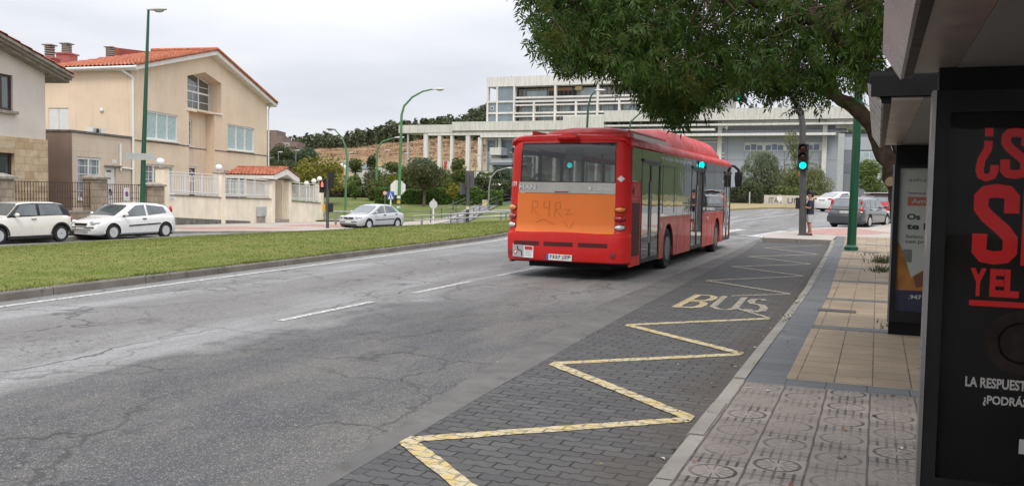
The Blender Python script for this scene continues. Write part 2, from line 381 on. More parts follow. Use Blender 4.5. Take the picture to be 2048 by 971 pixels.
wear = t.ma('MULTIPLY', t.rng(wn_.outputs[0], 0, 1, .4, 1.0), t.rng(t.noise(o, 4, 3), .38, .58, .35, 1))
jt = t.ma('MAXIMUM', line(t, t.ma('MULTIPLY', t.ma('MINIMUM', u, t.ma('SUBTRACT', 1., u)), TW), .006), line(t, t.ma('MULTIPLY', t.ma('MINIMUM', v, t.ma('SUBTRACT', 1., v)), TH), .005))
pat = t.ma('MULTIPLY', pat, wear)
c = t.mix(wn_.outputs[0], (.17, .15, .132), (.23, .205, .182)); c = t.mix(t.rng(t.noise(o, 3, 5), .4, .7, 0, .6), c, (.15, .125, .11))
c = t.mix(t.rng(t.noise(o, 130, 2), .45, .7, 0, .5), c, (.34, .3, .27)); c = t.mix(t.ma('MULTIPLY', pat, .95), c, (.022, .019, .017)); c = t.mix(t.ma('MULTIPLY', jt, .7), c, (.04, .034, .03))
t.set(Base_Color=c, Roughness=.85); t.bump(t.ma('SUBTRACT', t.ma('MULTIPLY', t.noise(o, 70, 3), .4), t.ma('MAXIMUM', pat, jt)), .5, .008); M_WHEEL = t.m
# --- grass
def grassmat(name, a, b, c_, sc=1.):
    t = NT(name); o = t.co(); c = t.mix(t.rng(t.noise(o, .55*sc, 5), .38, .62), a, b)
    c = t.mix(t.rng(t.noise(o, 2.2*sc, 4), .5, .72, 0, .75), c, c_); c = t.mix(t.rng(t.noise(o, 26*sc, 3), .3, .7, 0, .3), c, tuple(v*.5 for v in a))
    t.set(Base_Color=c, Roughness=.95); t.b.inputs['Specular IOR Level'].default_value = .1; t.bump(t.noise(o, 30*sc, 4), .3, .03); return t.m
M_GRASS = grassmat('grass_soil', (.12, .155, .032), (.18, .195, .055), (.25, .22, .09))
M_GRASS2 = grassmat('far_grass', (.11, .155, .045), (.165, .195, .065), (.26, .23, .11), .35)
M_DRY = grassmat('dry_grass', (.3, .25, .13), (.36, .3, .17), (.2, .19, .08), .5)
M_GROUND = grassmat('ground_cover', (.1, .115, .05), (.17, .155, .08), (.22, .19, .11), .2)

# --- base terrain, one sheet to the horizon
ysb = fr(-40, 130, 5)+fr(150, 400, 25)+[600, 1200, 3000]
xsb = [-2500, -1000, -500]+fr(-300, -80, 20)+fr(-70, 40, 5)+[60, 100, 200, 500, 1500]
def gbase(x, y):
    z = G(x, min(y, 300.)) if x > -400 else G(-400, min(y, 300))
    return min(z, 9)-.16
grid(ysb, lambda y: xsb, gbase, M_GROUND, 'ground')
# --- roads
def kpts(s_):  # kerb line distance from the garden walls
    return interp(s_, [(-14, 1.75), (-3.2, 2.2), (-1.2, 3.8), (.8, 6.3), (6, 8.2), (10, 8.9), (24, 9.6), (32, 9.6)])
def under_walk(x, y):
    s_ = (x+33.03)*-.2588+(y-35.14)*.9659; t_ = (x+33.03)*-.9659+(y-35.14)*-.2588
    return s_ < 33 and t_ > -kpts(s_)+.5
grid(fr(-12, 76, 1), lambda y: [lerp(xk(y)-.02, xgl(y)+.12, i/12) for i in range(13)], lambda x, y: zroad(y), M_ASPH, 'road')
grid(fr(33, 76, 1), lambda y: [lerp(xgl(y)+.004, 34, i/16) for i in range(17)], lambda x, y: zroad(y)-.001, M_FASPH, 'side_road')
grid(fr(-12, 36, .75), lambda y: [xgl(y)-.01, (xgl(y)+xgr(y))/2, xgr(y)], lambda x, y: zroad(y)+.004, M_GUT, 'gutter')
grid(fr(-12, 33.4, 1), lambda y: [lerp(xgr(y)-.12, xkb(y)+.05, i/4) for i in range(5)], lambda x, y: zroad(y)+.002, M_BAY, 'bus_bay')
grid(fr(-12, 66, 2), lambda y: [lerp(-62, xm2(min(y, 54))+1.5, i/28) for i in range(29)], lambda x, y: G(x, y)-(.35 if under_walk(x, y) else 0), M_FASPH, 'far_road')
# --- near pavement
PH = .14
def zpv(x, y): return zroad(y)+PH
X_R = 7.5
def strip(name, y0, y1, xa, xb, mat, dz=0., st=1., n=3):
    return grid(fr(y0, y1, st), lambda y: [lerp(xa(y), xb(y), i/n) for i in range(n+1)], lambda x, y: zpv(x, y)+dz, mat, name)
ki = lambda y: xkb(y)+.13
gs = lambda y: xkb(y)+.46
strip('pavement', -12, 7.92, ki, lambda y: X_R, M_WHEEL, 0, 1, 4)
strip('pavement', 7.92, 36., ki, gs, M_GRY, 0, 1)
strip('pavement', 8.24, 36., gs, lambda y: X_R, M_BEI, 0, 1, 6)
strip('pavement', 7.92, 8.24, gs, lambda y: X_R, M_GRY, .0, .32)
for y0 in (11.55, 14.9, 18.2, 21.6, 25.0, 28.4, 31.5):
    strip('pavement', y0, y0+.31, gs, lambda y: X_R, M_GRY, .004, .31)
# pavement tip beyond the bay, and the paved corner by the crossing
def polysheet(name, pts, zf, mat, dz=0., h=0., sub=None):
    """polygon draped on zf; h>0 adds kerb sides"""
    bm = bmesh.new(); vs = [bm.verts.new((x, y, 0)) for x, y in pts]; bm.faces.new(vs)
    xs = [p[0] for p in pts]; ys = [p[1] for p in pts]; st = sub or 2.
    for ax, lo, hi in ((0, min(xs), max(xs)), (1, min(ys), max(ys))):
        for q in fr(lo, hi, st)[1:-1]:
            no = [0, 0, 0]; no[ax] = 1; co = [0, 0, 0]; co[ax] = q+.0137
            bmesh.ops.bisect_plane(bm, geom=bm.verts[:]+bm.edges[:]+bm.faces[:], plane_co=co, plane_no=no)
    for v in bm.verts: v.co.z = zf(v.co.x, v.co.y)+dz
    if h:
        be = [e for e in bm.edges if len(e.link_faces) == 1]; ret = bmesh.ops.extrude_edge_only(bm, edges=be)
        for v in [g for g in ret['geom'] if isinstance(g, bmesh.types.BMVert)]: v.co.z -= h
    bmesh.ops.recalc_face_normals(bm, faces=bm.faces[:])
    if sum(f.normal.z*f.calc_area() for f in bm.faces) < 0: bmesh.ops.reverse_faces(bm, faces=bm.faces[:])
    me = bpy.data.meshes.new(name); bm.to_mesh(me); bm.free(); me.materials.append(mat); ob = bpy.data.objects.new(name, me); COL.objects.link(ob)
    return structure(ob)
corner = [(-3.72, 33.4), (-3.9, 34.6), (-3.75, 37), (-3.1, 38.8), (-2.75, 40.8), (-2.1, 43.1), (-.35, 44.0), (.65, 48.5), (2.6, 53), (9, 62), (14, 62), (14, 36.0), (-1.37, 36.0), (-1.42, 33.4)]
polysheet('pavement_corner', corner, zpv, M_PAVE, 0, .3)
polysheet('red_paving', [(-2.95, 37.4), (-1.2, 36.4), (.6, 39.6), (-.9, 42.9), (-2.3, 41.2)], zpv, M_RED, .005)
# kerbs: separate stones
def kerbs(name, ys, xf, zf, w, h, mat, seed, side=1):
    b = MB(); rr_ = random.Random(seed)
    for a, c_ in zip(ys, ys[1:]):
        g = .012; y0, y1 = a+g, c_-g; dz = rr_.uniform(-.006, .006); dx = rr_.uniform(-.006, .006)
        ring = []
        for y in (y0, y1):
            x = xf(y)+dx; z = zf(x, y)+h+dz; bt = .05
            ring.append([(x, y, z-h-bt), (x+side*.012, y, z-.025), (x+side*.035, y, z), (x+side*w, y, z+.001), (x+side*w, y, z-h-bt)])
        b.loft(ring, mat)
    return structure(b.build(name, smooth=0))
kerbs('pavement_kerb', fr(-12.4, 33.6, 1.02), xkb, lambda x, y: zroad(y), .135, PH+.002, M_KERB, 3)
b = MB(); 
for (xa, ya), (xb_, yb) in (((-3.8, 33.3), (-2.6, 33.3)), ((-2.6, 33.3), (-1.36, 33.3))):
    z = zroad(33.3); b.box(xa+.01, xb_-.01, 33.3, 33.44, z-.05, z+PH+.003, M_KERB)
structure(b.build('pavement_kerb', smooth=0))
kerbs('median_kerb', fr(-14, 55, 2.05), lambda y: xk(y), lambda x, y: zroad(y), .17, .13, M_MKERB, 4, -1)
# --- median lawn
def zmed(x, y):
    k = (x-xk(y)+.17)/(xm2(y)-xk(y)+.17); k = min(1, max(0, k)); zb = -.2-.004*max(0, y-28)
    return lerp(zroad(y)+.125, zb, k**1.15)+.13*math.sin(PI*k)**2
grid(fr(-14, 54, 1), lambda y: [lerp(xk(y)-.165, xm2(y), i/24) for i in range(25)], zmed, M_GRASS, 'lawn')
kerbs('median_kerb', fr(-14, 54, 2.05), lambda y: xm2(y)-.01, lambda x, y: zmed(xm2(y), y)-.12, .14, .13, M_MKERB, 5, -1)
# ================================================================== LEFT SIDE OF THE STREET: houses, walls, fences
HO = Vector((-33.03, 35.14, 0)); HRZ = R(105)
he = Vector((math.sin(R(-15)), math.cos(R(-15)), 0)); hn = Vector((-he.y, he.x, 0))
def hw(s, t, z=0.): return HO+he*s+hn*t+Vector((0, 0, z))
class HB(MB):
    """mesh in street coordinates (along wall, inwards, up) relative to an origin"""
    def __init__(s, o=(0, 0, 0)): MB.__init__(s); s.o = o
    def build(s, *a, **k):
        s.v = [(p[0]-s.o[0], p[1]-s.o[1], p[2]-s.o[2]) for p in s.v]; return MB.build(s, *a, **k)
def hthing(name, label, cat, o, group=None): return thing(name, label, cat, hw(*o), HRZ, group)
def zwall(s): return -.22-.0235*max(-25, min(45, s))                # ground line at the foot of the walls
def carve(ob, cutters):
    """boolean openings; cutters: list of MB sharing the material order of ob"""
    MB.recalc(None, ob)
    for c in cutters:
        co = c.build('opening', smooth=0); MB.recalc(None, co)
        for m_ in ob.data.materials:
            if m_.name not in [q.name for q in co.data.materials]: co.data.materials.append(m_)
        md = ob.modifiers.new('cut', 'BOOLEAN'); md.object = co; md.solver = 'EXACT'; md.operation = 'DIFFERENCE'
        md.material_mode = 'TRANSFER'
        dg = bpy.context.evaluated_depsgraph_get(); me = bpy.data.meshes.new_from_object(ob.evaluated_get(dg))
        ob.modifiers.clear(); old = ob.data; ob.data = me; bpy.data.meshes.remove(old); bpy.data.objects.remove(co)
    return ob
M_BEIGE = mat('beige_render', (.74, .605, .455), .9, var=.1, sc=.6, bump=.25, bsc=60, streak=.3, spec=.15)
M_BEIGE2 = mat('pale_beige_render', (.56, .45, .35), .9, var=.1, sc=.7, bump=.2, bsc=60, streak=.35, spec=.15)
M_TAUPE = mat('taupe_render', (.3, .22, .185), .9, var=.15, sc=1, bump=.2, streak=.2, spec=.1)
M_GREYR = mat('grey_render', (.64, .58, .52), .9, var=.08, sc=.8, bump=.2, streak=.15, spec=.15)
M_CREAM = mat('cream_wall', (.82, .74, .6), .9, var=.12, sc=.9, bump=.2, streak=.5, spec=.15)
M_WHITE = mat('white_gloss', (.75, .75, .74), .4, var=.05)
M_WFAS = mat('white_fascia', (.75, .73, .7), .7, var=.1, streak=.2)
M_BROWN = mat('brown_frame', (.06, .03, .022), .5)
M_DARKST = mat('weathered_stone', (.16, .15, .135), .9, var=.45, sc=3, bump=.5, bsc=25, streak=.6)
M_CAP = mat('stone_cap', (.3, .27, .23), .9, var=.35, sc=4, bump=.4, streak=.6)
M_IRON = mat('brown_iron', (.06, .035, .03), .6)
M_REDCH = mat('pink_chimney', (.42, .13, .12), .85, var=.12)
M_TERRA = mat('terracotta', (.42, .14, .075), .85, var=.4, sc=3, bump=.3, streak=.3)
M_LOUV = mat('chimney_cowl', (.22, .19, .17), .8)
M_BLIND = mat('aqua_blind', (.4, .54, .53), .25, var=.06, coat=.6)
M_DGLASS = mat('dark_window_glass', (.06, .08, .085), .06, var=.3, spec=1., coat=.6)
M_CGLASS = mat('curtained_glass', (.16, .22, .23), .08, var=.5, sc=1.5, spec=.9, coat=.6)
M_GREY = mat('grey_box', (.4, .42, .42), .6)
M_BLACK = mat('black_plastic', (.012, .012, .013), .45)
M_GLOBE = mat('white_globe', (.82, .82, .82), .25, var=.03)
def blockmat(name, a, b, w, h, off=.5, joint=(.2, .15, .1), mort=.008):
    t = NT(name); o = t.co(); X, Y, Z = t.xyz(o); q = t.n('ShaderNodeCombineXYZ'); t.l(t.ma('ADD', X, Y), q.inputs[0]); t.l(Z, q.inputs[1])
    bc, bf = bricks(t, q.outputs[0], w, h, mort, off); c = t.mix(bc, a, b)
    c = t.mix(t.rng(t.noise(o, 2.2, 5), .45, .75, 0, .6), c, tuple(v*.55 for v in a)); c = t.mix(t.ma('MULTIPLY', bf, .8), c, joint)
    t.set(Base_Color=c, Roughness=.9); t.bump(t.ma('SUBTRACT', t.ma('MULTIPLY', t.noise(o, 30, 3), .4), bf), .4, .015); return t.m
M_SAND = blockmat('sandstone_blocks', (.47, .34, .2), (.62, .5, .34), .62, .32, joint=(.3, .2, .12))
M_STONE = blockmat('fence_stone', (.3, .24, .18), (.42, .35, .27), .45, .3, joint=(.12, .1, .08), mort=.012)
# joint lines of the rendered ground floor
t = NT('jointed_render'); o = t.co(); X, Y, Z = t.xyz(o)
jl = t.rng(t.ma('ABSOLUTE', t.ma('SUBTRACT', t.ma('FRACT', t.ma('MULTIPLY', Z, 1.35)), .5)), .0, .018, 1, 0)
c = t.mix(t.rng(t.noise(o, .7, 4), .3, .7), (.58, .475, .37), (.66, .55, .44)); st = t.noise(t.map(o, (6, 6, .35)), 1.2, 4)
c = t.mix(t.rng(st, .55, .8, 0, .3), c, (.3, .23, .17)); c = t.mix(t.ma('MULTIPLY', jl, .6), c, (.3, .22, .16)); t.set(Base_Color=c, Roughness=.9); M_JOINT = t.m
def tile_roof(b, p00, p10, p01, p11, mat, pitch=.24, amp=.045, rows=10, inset=0.):
    """corrugated clay-tile slope: p00-p10 along the eaves, p01-p11 along the ridge"""
    p00, p10, p01, p11 = map(Vector, (p00, p10, p01, p11)); n = max(8, int((p10-p00).length/pitch*6)); nrm = (p10-p00).cross(p01-p00).normalized()
    if nrm.z < 0: nrm = -nrm
    vs = []; fs = []; rr_ = []
    for i in range(rows):
        for e in (0, 1):
            k = (i+e)/rows; a = p00.lerp(p01, k); c_ = p10.lerp(p11, k)
            for j in range(n+1):
                u = j/n; w = math.sin(2*PI*u*(p10-p00).length/pitch); q = a.lerp(c_, u)
                vs.append(q+nrm*(amp*(w*.8+.2*w*w)+(.04 if e == 0 else .0)+.02))
    for r_ in range(2*rows-1):
        for j in range(n): fs.append((r_*(n+1)+j, r_*(n+1)+j+1, (r_+1)*(n+1)+j+1, (r_+1)*(n+1)+j))
    b.add(vs, fs, mat)
def window(par, o, s0, s1, z0, z1, t, mat, n=3, name='window', frame=None, bars=0, sill=True, fw=.1, hb=0):
    """framed window facing the street at depth t (front face); pane is its own part"""
    fmt = frame or M_WHITE
    b = HB(o); d = .07
    b.box(s0, s1, t, t+d, z0, z0+fw, fmt).box(s0, s1, t, t+d, z1-fw, z1, fmt)
    b.box(s0, s0+fw, t, t+d, z0+fw, z1-fw, fmt).box(s1-fw, s1, t, t+d, z0+fw, z1-fw, fmt)
    for i in range(1, n):
        c = lerp(s0, s1, i/n); b.box(c-fw*.55, c+fw*.55, t-.004, t+d, z0+fw, z1-fw, fmt)
    for i in range(bars):
        z = lerp(z0, z1, (i+1)/(bars+1)); b.box(s0+fw, s1-fw, t+.03, t+d-.01, z-.018, z+.018, fmt)
    for i in range(hb):
        c = lerp(s0, s1, (i+.5)/hb); b.box(c-.015, c+.015, t+.03, t+d-.01, z0+fw, z1-fw, fmt)
    w = b.build(name, par, smooth=0)
    g = HB(o); g.quad((s0+.02, t+.05, z0+.02), (s1-.02, t+.05, z0+.02), (s1-.02, t+.05, z1-.02), (s0+.02, t+.05, z1-.02), mat); g.build('pane', w, smooth=0)
    if sill:
        q = HB(o); q.box(s0-.08, s1+.08, t-.2, t+.04, z0-.07, z0-.003, M_WFAS); q.build('sill', w, smooth=0)
    return w
# ---------------------------------------------------------------- the beige gabled house
ho = (14., 4.34, -.7)
beige = hthing('house', 'beige rendered house with a wide gable, red tiled roof and white window frames', 'house', ho)
S0, S1, T0, T1, SA = 4.69, 23.72, 4.34, 10., 14.2
b = HB(ho); b.prism([(S0, T0, -1.4), (S1, T0, -1.4), (S1, T0, 8.12), (SA, T0, 10.36), (S0, T0, 8.12)], (0, T1-T0, 0), M_BEIGE)
b.box(S0+.1, S1-.5, T1-.05, 15, -1.4, 7.2, M_BEIGE)
wall = b.build('wall', beige, smooth=0)
def cut(s0, s1, z0, z1, d, t=T0, o=ho): c = HB(o); c.box(s0, s1, t-.5, t+d, z0, z1, M_BEIGE); return c
cs = [cut(6.25, 9.9, 4.38, 6.0, .16), cut(16.87, 21.35, 4.28, 6.04, .16), cut(11.3, 14.9, -1.5, 6.5, .62), cut(5.95, 9.4, 1.2, 2.95, .16), cut(16.3, 19.95, 1.1, 2.83, .16)]
c = HB(ho); c.prism([(11.1, T0-.5, 6.63), (15.9, T0-.5, 6.63), (15.9, T0-.5, 8.66), (13.5, T0-.5, 9.1), (11.1, T0-.5, 8.56)], (0, 1.45, 0), M_BEIGE); cs.append(c)
c = HB(ho); c.box(11.9, 12.95, T0+.3, T0+.78, 4.28, 5.97, M_BEIGE); cs.append(c)
c = HB(ho); c.box(11.75, 13.55, T0+.3, T0+.8, -1.5, 3.0, M_BEIGE); cs.append(c)
c = HB(ho); c.box(S0-.3, S0+.14, 8.1, 9.3, 4.3, 5.95, M_BEIGE); cs.append(c)
wall.parent = None; carve(wall, cs); wall.parent = beige
window(beige, ho, 6.25, 9.9, 4.38, 6.0, T0+.06, M_BLIND, 3); window(beige, ho, 16.87, 21.35, 4.28, 6.04, T0+.06, M_BLIND, 3)
window(beige, ho, 5.95, 9.4, 1.2, 2.95, T0+.06, M_CGLASS, 3, bars=3, hb=8); window(beige, ho, 16.3, 19.95, 1.1, 2.83, T0+.06, M_CGLASS, 3, bars=3)
window(beige, ho, 11.9, 12.95, 4.28, 5.97, T0+.68, M_CGLASS, 1, bars=3)
# attic window with pointed head
ta = T0+.85; b = HB(ho); A = [(11.12, 6.66), (15.88, 6.66), (15.88, 8.64), (13.5, 9.07), (11.12, 8.54)]
for (p, q) in zip(A, A[1:]+A[:1]):
    d = Vector((q[0]-p[0], 0, q[1]-p[1])); nn = Vector((-d.z, 0, d.x)).normalized()*.1
    b.prism([(p[0], ta, p[1]), (q[0], ta, q[1]), (q[0]+nn.x, ta, q[1]+nn.z), (p[0]+nn.x, ta, p[1]+nn.z)], (0, .08, 0), M_WHITE)
b.box(11.2, 15.8, ta-.004, ta+.08, 7.78, 7.9, M_WHITE)
for s_ in (12.72, 14.3): b.box(s_-.06, s_+.06, ta-.006, ta+.07, 6.7, 8.8, M_WHITE)
for z_ in (7.25, 8.25): b.box(11.2, 15.8, ta+.03, ta+.07, z_-.02, z_+.02, M_WHITE)
b.box(13.48, 13.52, ta+.03, ta+.07, 6.7, 7.8, M_WHITE)
w = b.build('window', beige, smooth=0)
g = HB(ho); g.poly([(s_, ta+.05, z_) for s_, z_ in A], M_DGLASS); g.build('pane', w, smooth=0)
q = HB(ho); q.box(11.0, 15.0, T0+.5, T0+.9, 6.58, 6.655, M_WFAS); q.build('sill', w, smooth=0)
b = HB(ho); b.box(14.9, 15.95, T0-.12, T0+.02, 6.52, 6.6, M_WFAS); b.build('ledge', beige, smooth=0); b = HB(ho); b.box(11.0, 12.2, T0-.08, T0+.03, 6.42, 6.48, M_WFAS); b.build('ledge', beige, smooth=0)
b = HB(ho); b.box(S0-.03, 11.3, T0-.035, T0, 4.2, 4.26, M_DARKST).box(14.9, S1+.02, T0-.035, T0, 4.1, 4.16, M_DARKST).box(11.3, 14.9, T0+.59, T0+.62, 4.15, 4.2, M_DARKST); b.build('string_course', beige, smooth=0)
# front door with fan light
b = HB(ho); b.box(11.75, 11.87, T0+.66, T0+.75, -.6, 3, M_WHITE).box(13.43, 13.55, T0+.66, T0+.75, -.6, 3, M_WHITE).box(11.87, 13.43, T0+.66, T0+.75, 2.88, 3, M_WHITE).box(11.87, 13.43, T0+.7, T0+.78, -.6, 2.88, M_BROWN)
for k in range(7):
    a = PI*k/6; b.tube([(12.65, T0+.69, 2.05), (12.65+.72*math.cos(a), T0+.69, 2.05+.72*math.sin(a))], .025, M_WHITE, 5)
b.tube([(12.65+.72*math.cos(PI*k/12), T0+.69, 2.05+.72*math.sin(PI*k/12)) for k in range(13)], .03, M_WHITE, 5)
b.tube([(11.9, T0+.69, 2.05), (13.4, T0+.69, 2.05)], .03, M_WHITE, 5); b.build('door', beige, smooth=0)
b = HB(ho)
for k, t_ in enumerate((8.1, 8.71)):
    b.box(S0+.05, S0+.1, t_+.01, t_+.59, 4.32, 5.93, M_WFAS)
    for i in range(14): b.box(S0+.035, S0+.05, t_+.06, t_+.54, 4.4+i*.108, 4.49+i*.108, M_WHITE)
b.build('shutter', beige, smooth=0)
# roof: two tiled slopes, fascia, gutter
b = HB(ho); OV = .42; tf = T0-.55
zr_ = 10.62; zl, zrr = 8.28, 8.2
RL = (zr_-zl)/(SA-(S0-OV)); sR = 25.4
tile_roof(b, (S0-OV, tf, zl), (S0-OV, 10.1, zl-.2), (SA, tf, zr_), (SA, 8.2, zr_-.12), M_TERRA, rows=14)
tile_roof(b, (S1+.75, tf, zrr-.05), (S1+.75, 10.1, zrr-.05), (SA, tf, zr_), (SA, 8.4, zr_-.1), M_TERRA, rows=14)
tile_roof(b, (S0-OV, 10.15, zl-.25), (S1+.7, 10.15, zl-.25), (SA-.05, 8.2, zr_-.12), (SA, 8.2, zr_-.12), M_TERRA, rows=8)
n = 40
for (sa, za, sb, zb_) in ((S0-OV, zl, SA, zr_), (S1+.75, zrr-.05, SA, zr_)):                  # verge tiles
    for i in range(n):
        k = i/n; k2 = (i+1.15)/n; b.tube([(lerp(sa, sb, k), tf+.03, lerp(za, zb_, k)+.09), (lerp(sa, sb, k2), tf+.03, lerp(za, zb_, k2)+.06)], [.11, .09], M_TERRA, 7)
b.tube([(SA, tf, zr_+.06), (SA, 8.4, zr_)], .13, M_TERRA, 8)
b.build('roof', beige, smooth=60)
b = HB(ho)
for (sa, za, sb, zb_) in ((S0-OV, zl, SA, zr_), (S1+.75, zrr-.05, SA, zr_)):
    b.prism([(sa, tf+.06, za+.0), (sb, tf+.06, zb_-.0), (sb, tf+.06, zb_-.3), (sa, tf+.06, za-.26)], (0, .09, 0), M_WFAS)
    b.prism([(sa, tf+.15, za-.2), (sb, tf+.15, zb_-.25), (sb, tf+.15, zb_-.31), (sa, tf+.15, za-.26)], (0, .6, 0), M_WFAS)
b.prism([(S0-OV+.02, tf+.1, zl-.02), (S0-OV+.02, 10.1, zl-.22), (S0-OV+.02, 10.1, zl-.4), (S0-OV+.02, tf+.1, zl-.2)], (.06, 0, 0), M_WFAS)
b.prism([(S0-OV+.08, tf+.15, zl-.26), (S0-OV+.08, 10.1, zl-.36), (S0+.05, 10.1, zl-.36), (S0+.05, tf+.15, zl-.26)], (0, 0, .05), M_WFAS)
b.box(S1, S1+.75, tf+.15, 10, 7.93, 8.0, M_WFAS)
b.build('fascia', beige, smooth=0)
b = HB(ho); b.tube([(S0-OV-.02, tf+.02, zl-.1), (S0-OV-.02, 10.1, zl-.29)], .085, M_WHITE, 8)
b.tube([(S0-OV+.02, T0+.4, zl-.15), (S0-OV+.1, T0+.3, zl-.32), (S0-.03, T0-.08, zl-.62), (S0-.03, T0-.08, zl-1.0), (S0-.03, T0-.08, -.6)], .065, M_WHITE, 8)
b.build('gutter', beige, smooth=40); b = HB(ho); b.tube([(S1+.75, tf, zrr-.12), (S1+.75, 10, zrr-.12)], .08, M_WHITE, 8).tube([(S1+.65, T0, zrr-.2), (S1+.08, T0-.1, zrr-.6), (S1+.08, T0-.1, -.6)], .055, M_WHITE, 8); b.build('gutter', beige, smooth=40)
for (s0, s1, t_, z0, z1, cz) in ((6.4, 7.15, 10.2, 6.9, 8.95, .78), (7.95, 8.85, 10.2, 6.9, 9.45, .62), (12.6, 13.5, 10.2, 6.9, 9.85, .75)):
    b = HB(ho); b.box(s0, s1, t_, t_+.8, z0, z1, M_REDCH).box(s0-.08, s1+.08, t_-.08, t_+.88, z1, z1+.08, M_REDCH); ch = b.build('chimney', beige, smooth=0)
    b = HB(ho); c_ = (s0+s1)/2
    b.box(c_-.16, c_+.16, t_+.24, t_+.56, z1+.08, z1+cz, M_BLACK)
    for i in range(5): b.lathe([(.29, 0), (.29, .05), (.24, .1)], (c_, t_+.4, z1+.12+i*(cz-.1)/5), M_LOUV, 12)
    b.box(c_-.3, c_+.3, t_+.1, t_+.7, z1+cz, z1+cz+.06, M_LOUV); b.build('cowl', ch, smooth=40)
b = HB(ho); b.prism([(14.0, 10.6, 8), (19.6, 10.6, 8), (19.6, 10.6, 11.0), (19., 10.6, 11.2), (14.0, 10.6, 10.75)], (0, .9, 0), mat('rust_parapet', (.3, .06, .045), .8)); b.build('parapet', beige, smooth=0)
b = HB(ho); b.tube([(8.3, T0, 0)]*1+[(8.3, T0, .01)], .01, M_WHITE, 4) if False else None
b.ball((S0-.06, 6.1, 5.85), (.06, .12, .12), M_WFAS, 10); b.build('wall_lamp', beige)
# annexe (flat roofed, part of the same house)
ao = (1.9, 4.34, -.3)
b = HB(ho); b.box(-.82, S0-.02, T0+.01, 9.2, -1.2, 4.28, M_JOINT); an = b.build('annexe', beige, smooth=0)
an.parent = None; carve(an, [HB(ho).box(-.37, 1.69, T0-.4, T0+.16, .95, 3.1, M_JOINT), HB(ho).box(2.03, 3.1, T0-.4, T0+.2, -1.3, 2.66, M_JOINT)]); an.parent = beige
b = HB(ho); b.box(-.86, -.822, T0-.02, 9.2, -1.2, 4.3, M_TAUPE); b.build('side_wall', an, smooth=0)
b = HB(ho); b.box(-.9, S0-.03, T0-.07, 9.25, 4.3, 4.4, M_DARKST); b.build('coping', an, smooth=0)
window(beige, ho, -.37, 1.69, .97, 3.08, T0+.05, M_CGLASS, 2, bars=4, hb=4)
b = HB(ho); b.box(2.03, 3.1, T0+.1, T0+.16, -.4, 2.65, M_WHITE)
for z_ in (.2, .95, 1.7): b.box(2.2, 2.93, T0+.085, T0+.1, z_, z_+.6, M_WFAS)
b.box(2.35, 2.75, T0+.08, T0+.1, 2.4, 2.5, M_DARKST); d_ = b.build('door', beige, smooth=0)
b = HB(ho); b.lathe([(.09, 0), (.09, .03), (.05, .05)], (2.6, T0+.04, 1.42), M_BLACK, 10, 'y'); b.tube([(2.6+.09*math.cos(k*PI/5), T0+.03, 1.28+.12*math.sin(k*PI/5)) for k in range(11)], .02, M_BLACK, 5); b.build('knocker', d_)
b = HB(ho); b.box(2.0, 3.5, T0-.12, T0+.02, 2.7, 2.76, M_CAP).box(2.75, 3.1, T0-.015, T0+.01, 2.85, 3.05, M_WHITE); b.text('21', (2.8, T0-.018, 2.88), (1, 0, 0), (0, 0, 1), M_GREY, h=.13); b.build('door_hood', beige, smooth=0)
b = HB(ho); b.tube([(3.45, T0-.05, 3.95), (3.45, T0-.05, 2.5)], .06, M_WHITE, 7).tube([(3.45, T0-.05, 2.65), (S0-.05, T0-.05, 2.6)], .045, M_WHITE, 7); b.build('pipe', beige)
b = HB((2.6, 5.2, 4.4)); b.box(2.0, 3.2, 5.0, 5.4, 4.4, 4.72, M_WFAS).box(2.1, 2.75, 4.98, 5.0, 4.44, 4.68, M_GREY)
o_ = hthing('air_conditioner', 'small white air conditioning unit on the flat annexe roof', 'air conditioner', (2.6, 5.2, 4.4)); b.build('case', o_, smooth=0)
b = HB((2.6, 5.2, 4.4)); b.lathe([(.02, 0), (.13, 0), (.13, .01)], (2.43, 4.965, 4.56), M_BLACK, 14, 'y'); b.build('fan_grille', o_)
# ---------------------------------------------------------------- stone and render house at the far left
so = (-12., 3.2, 0)
stone = hthing('house', 'grey rendered house with sandstone ground floor and brown windows at the left edge', 'house', so)
b = HB(so); b.prism([(-20.5, 3.2, 3.7), (-4.5, 3.2, 3.7), (-4.5, 3.2, 6.86), (-12.5, 3.2, 8.62), (-20.5, 3.2, 6.86)], (0, 10, 0), M_GREYR); wl = b.build('wall', stone, smooth=0)
wl.parent = None; carve(wl, [HB(so).box(-8.6, -6.66, 2.9, 3.42, 4.78, 6.3, M_GREYR)]); wl.parent = stone
b = HB(so); b.box(-20.5, -4.44, 3.14, 13.2, -.6, 3.695, M_SAND); w2 = b.build('stone_base', stone, smooth=0)
w2.parent = None; carve(w2, [HB(so).box(-8.8, -6.7, 2.9, 3.4, .6, 3.0, M_SAND)]); w2.parent = stone
window(stone, so, -8.6, -6.66, 4.8, 6.3, 3.28, M_DGLASS, 3, frame=M_BROWN, sill=False, fw=.1)
b = HB(so); b.box(-8.7, -6.5, 3.05, 3.32, 4.66, 4.78, M_CAP); b.build('sill', stone, smooth=0)
window(stone, so, -8.8, -6.7, .62, 3.0, 3.3, M_DGLASS, 2, frame=M_BROWN, sill=False, fw=.12)
b = HB(so)
for (sa, sb) in ((-3.3, -12.5), (-21.7, -12.5)):
    for i, (d0, d1, h0, h1) in enumerate(((0, .3, -.1, .02), (.12, .4, -.22, -.1), (.25, .5, -.34, -.22))):
        b.prism([(sa-(.0 if sa > sb else 0), 2.55+d0, 6.72+h0), (sb, 2.55+d0, 8.73+h0), (sb, 2.55+d0, 8.73+h1), (sa, 2.55+d0, 6.72+h1)], (0, 10.8, 0), M_CAP)
b.build('cornice', stone, smooth=0)
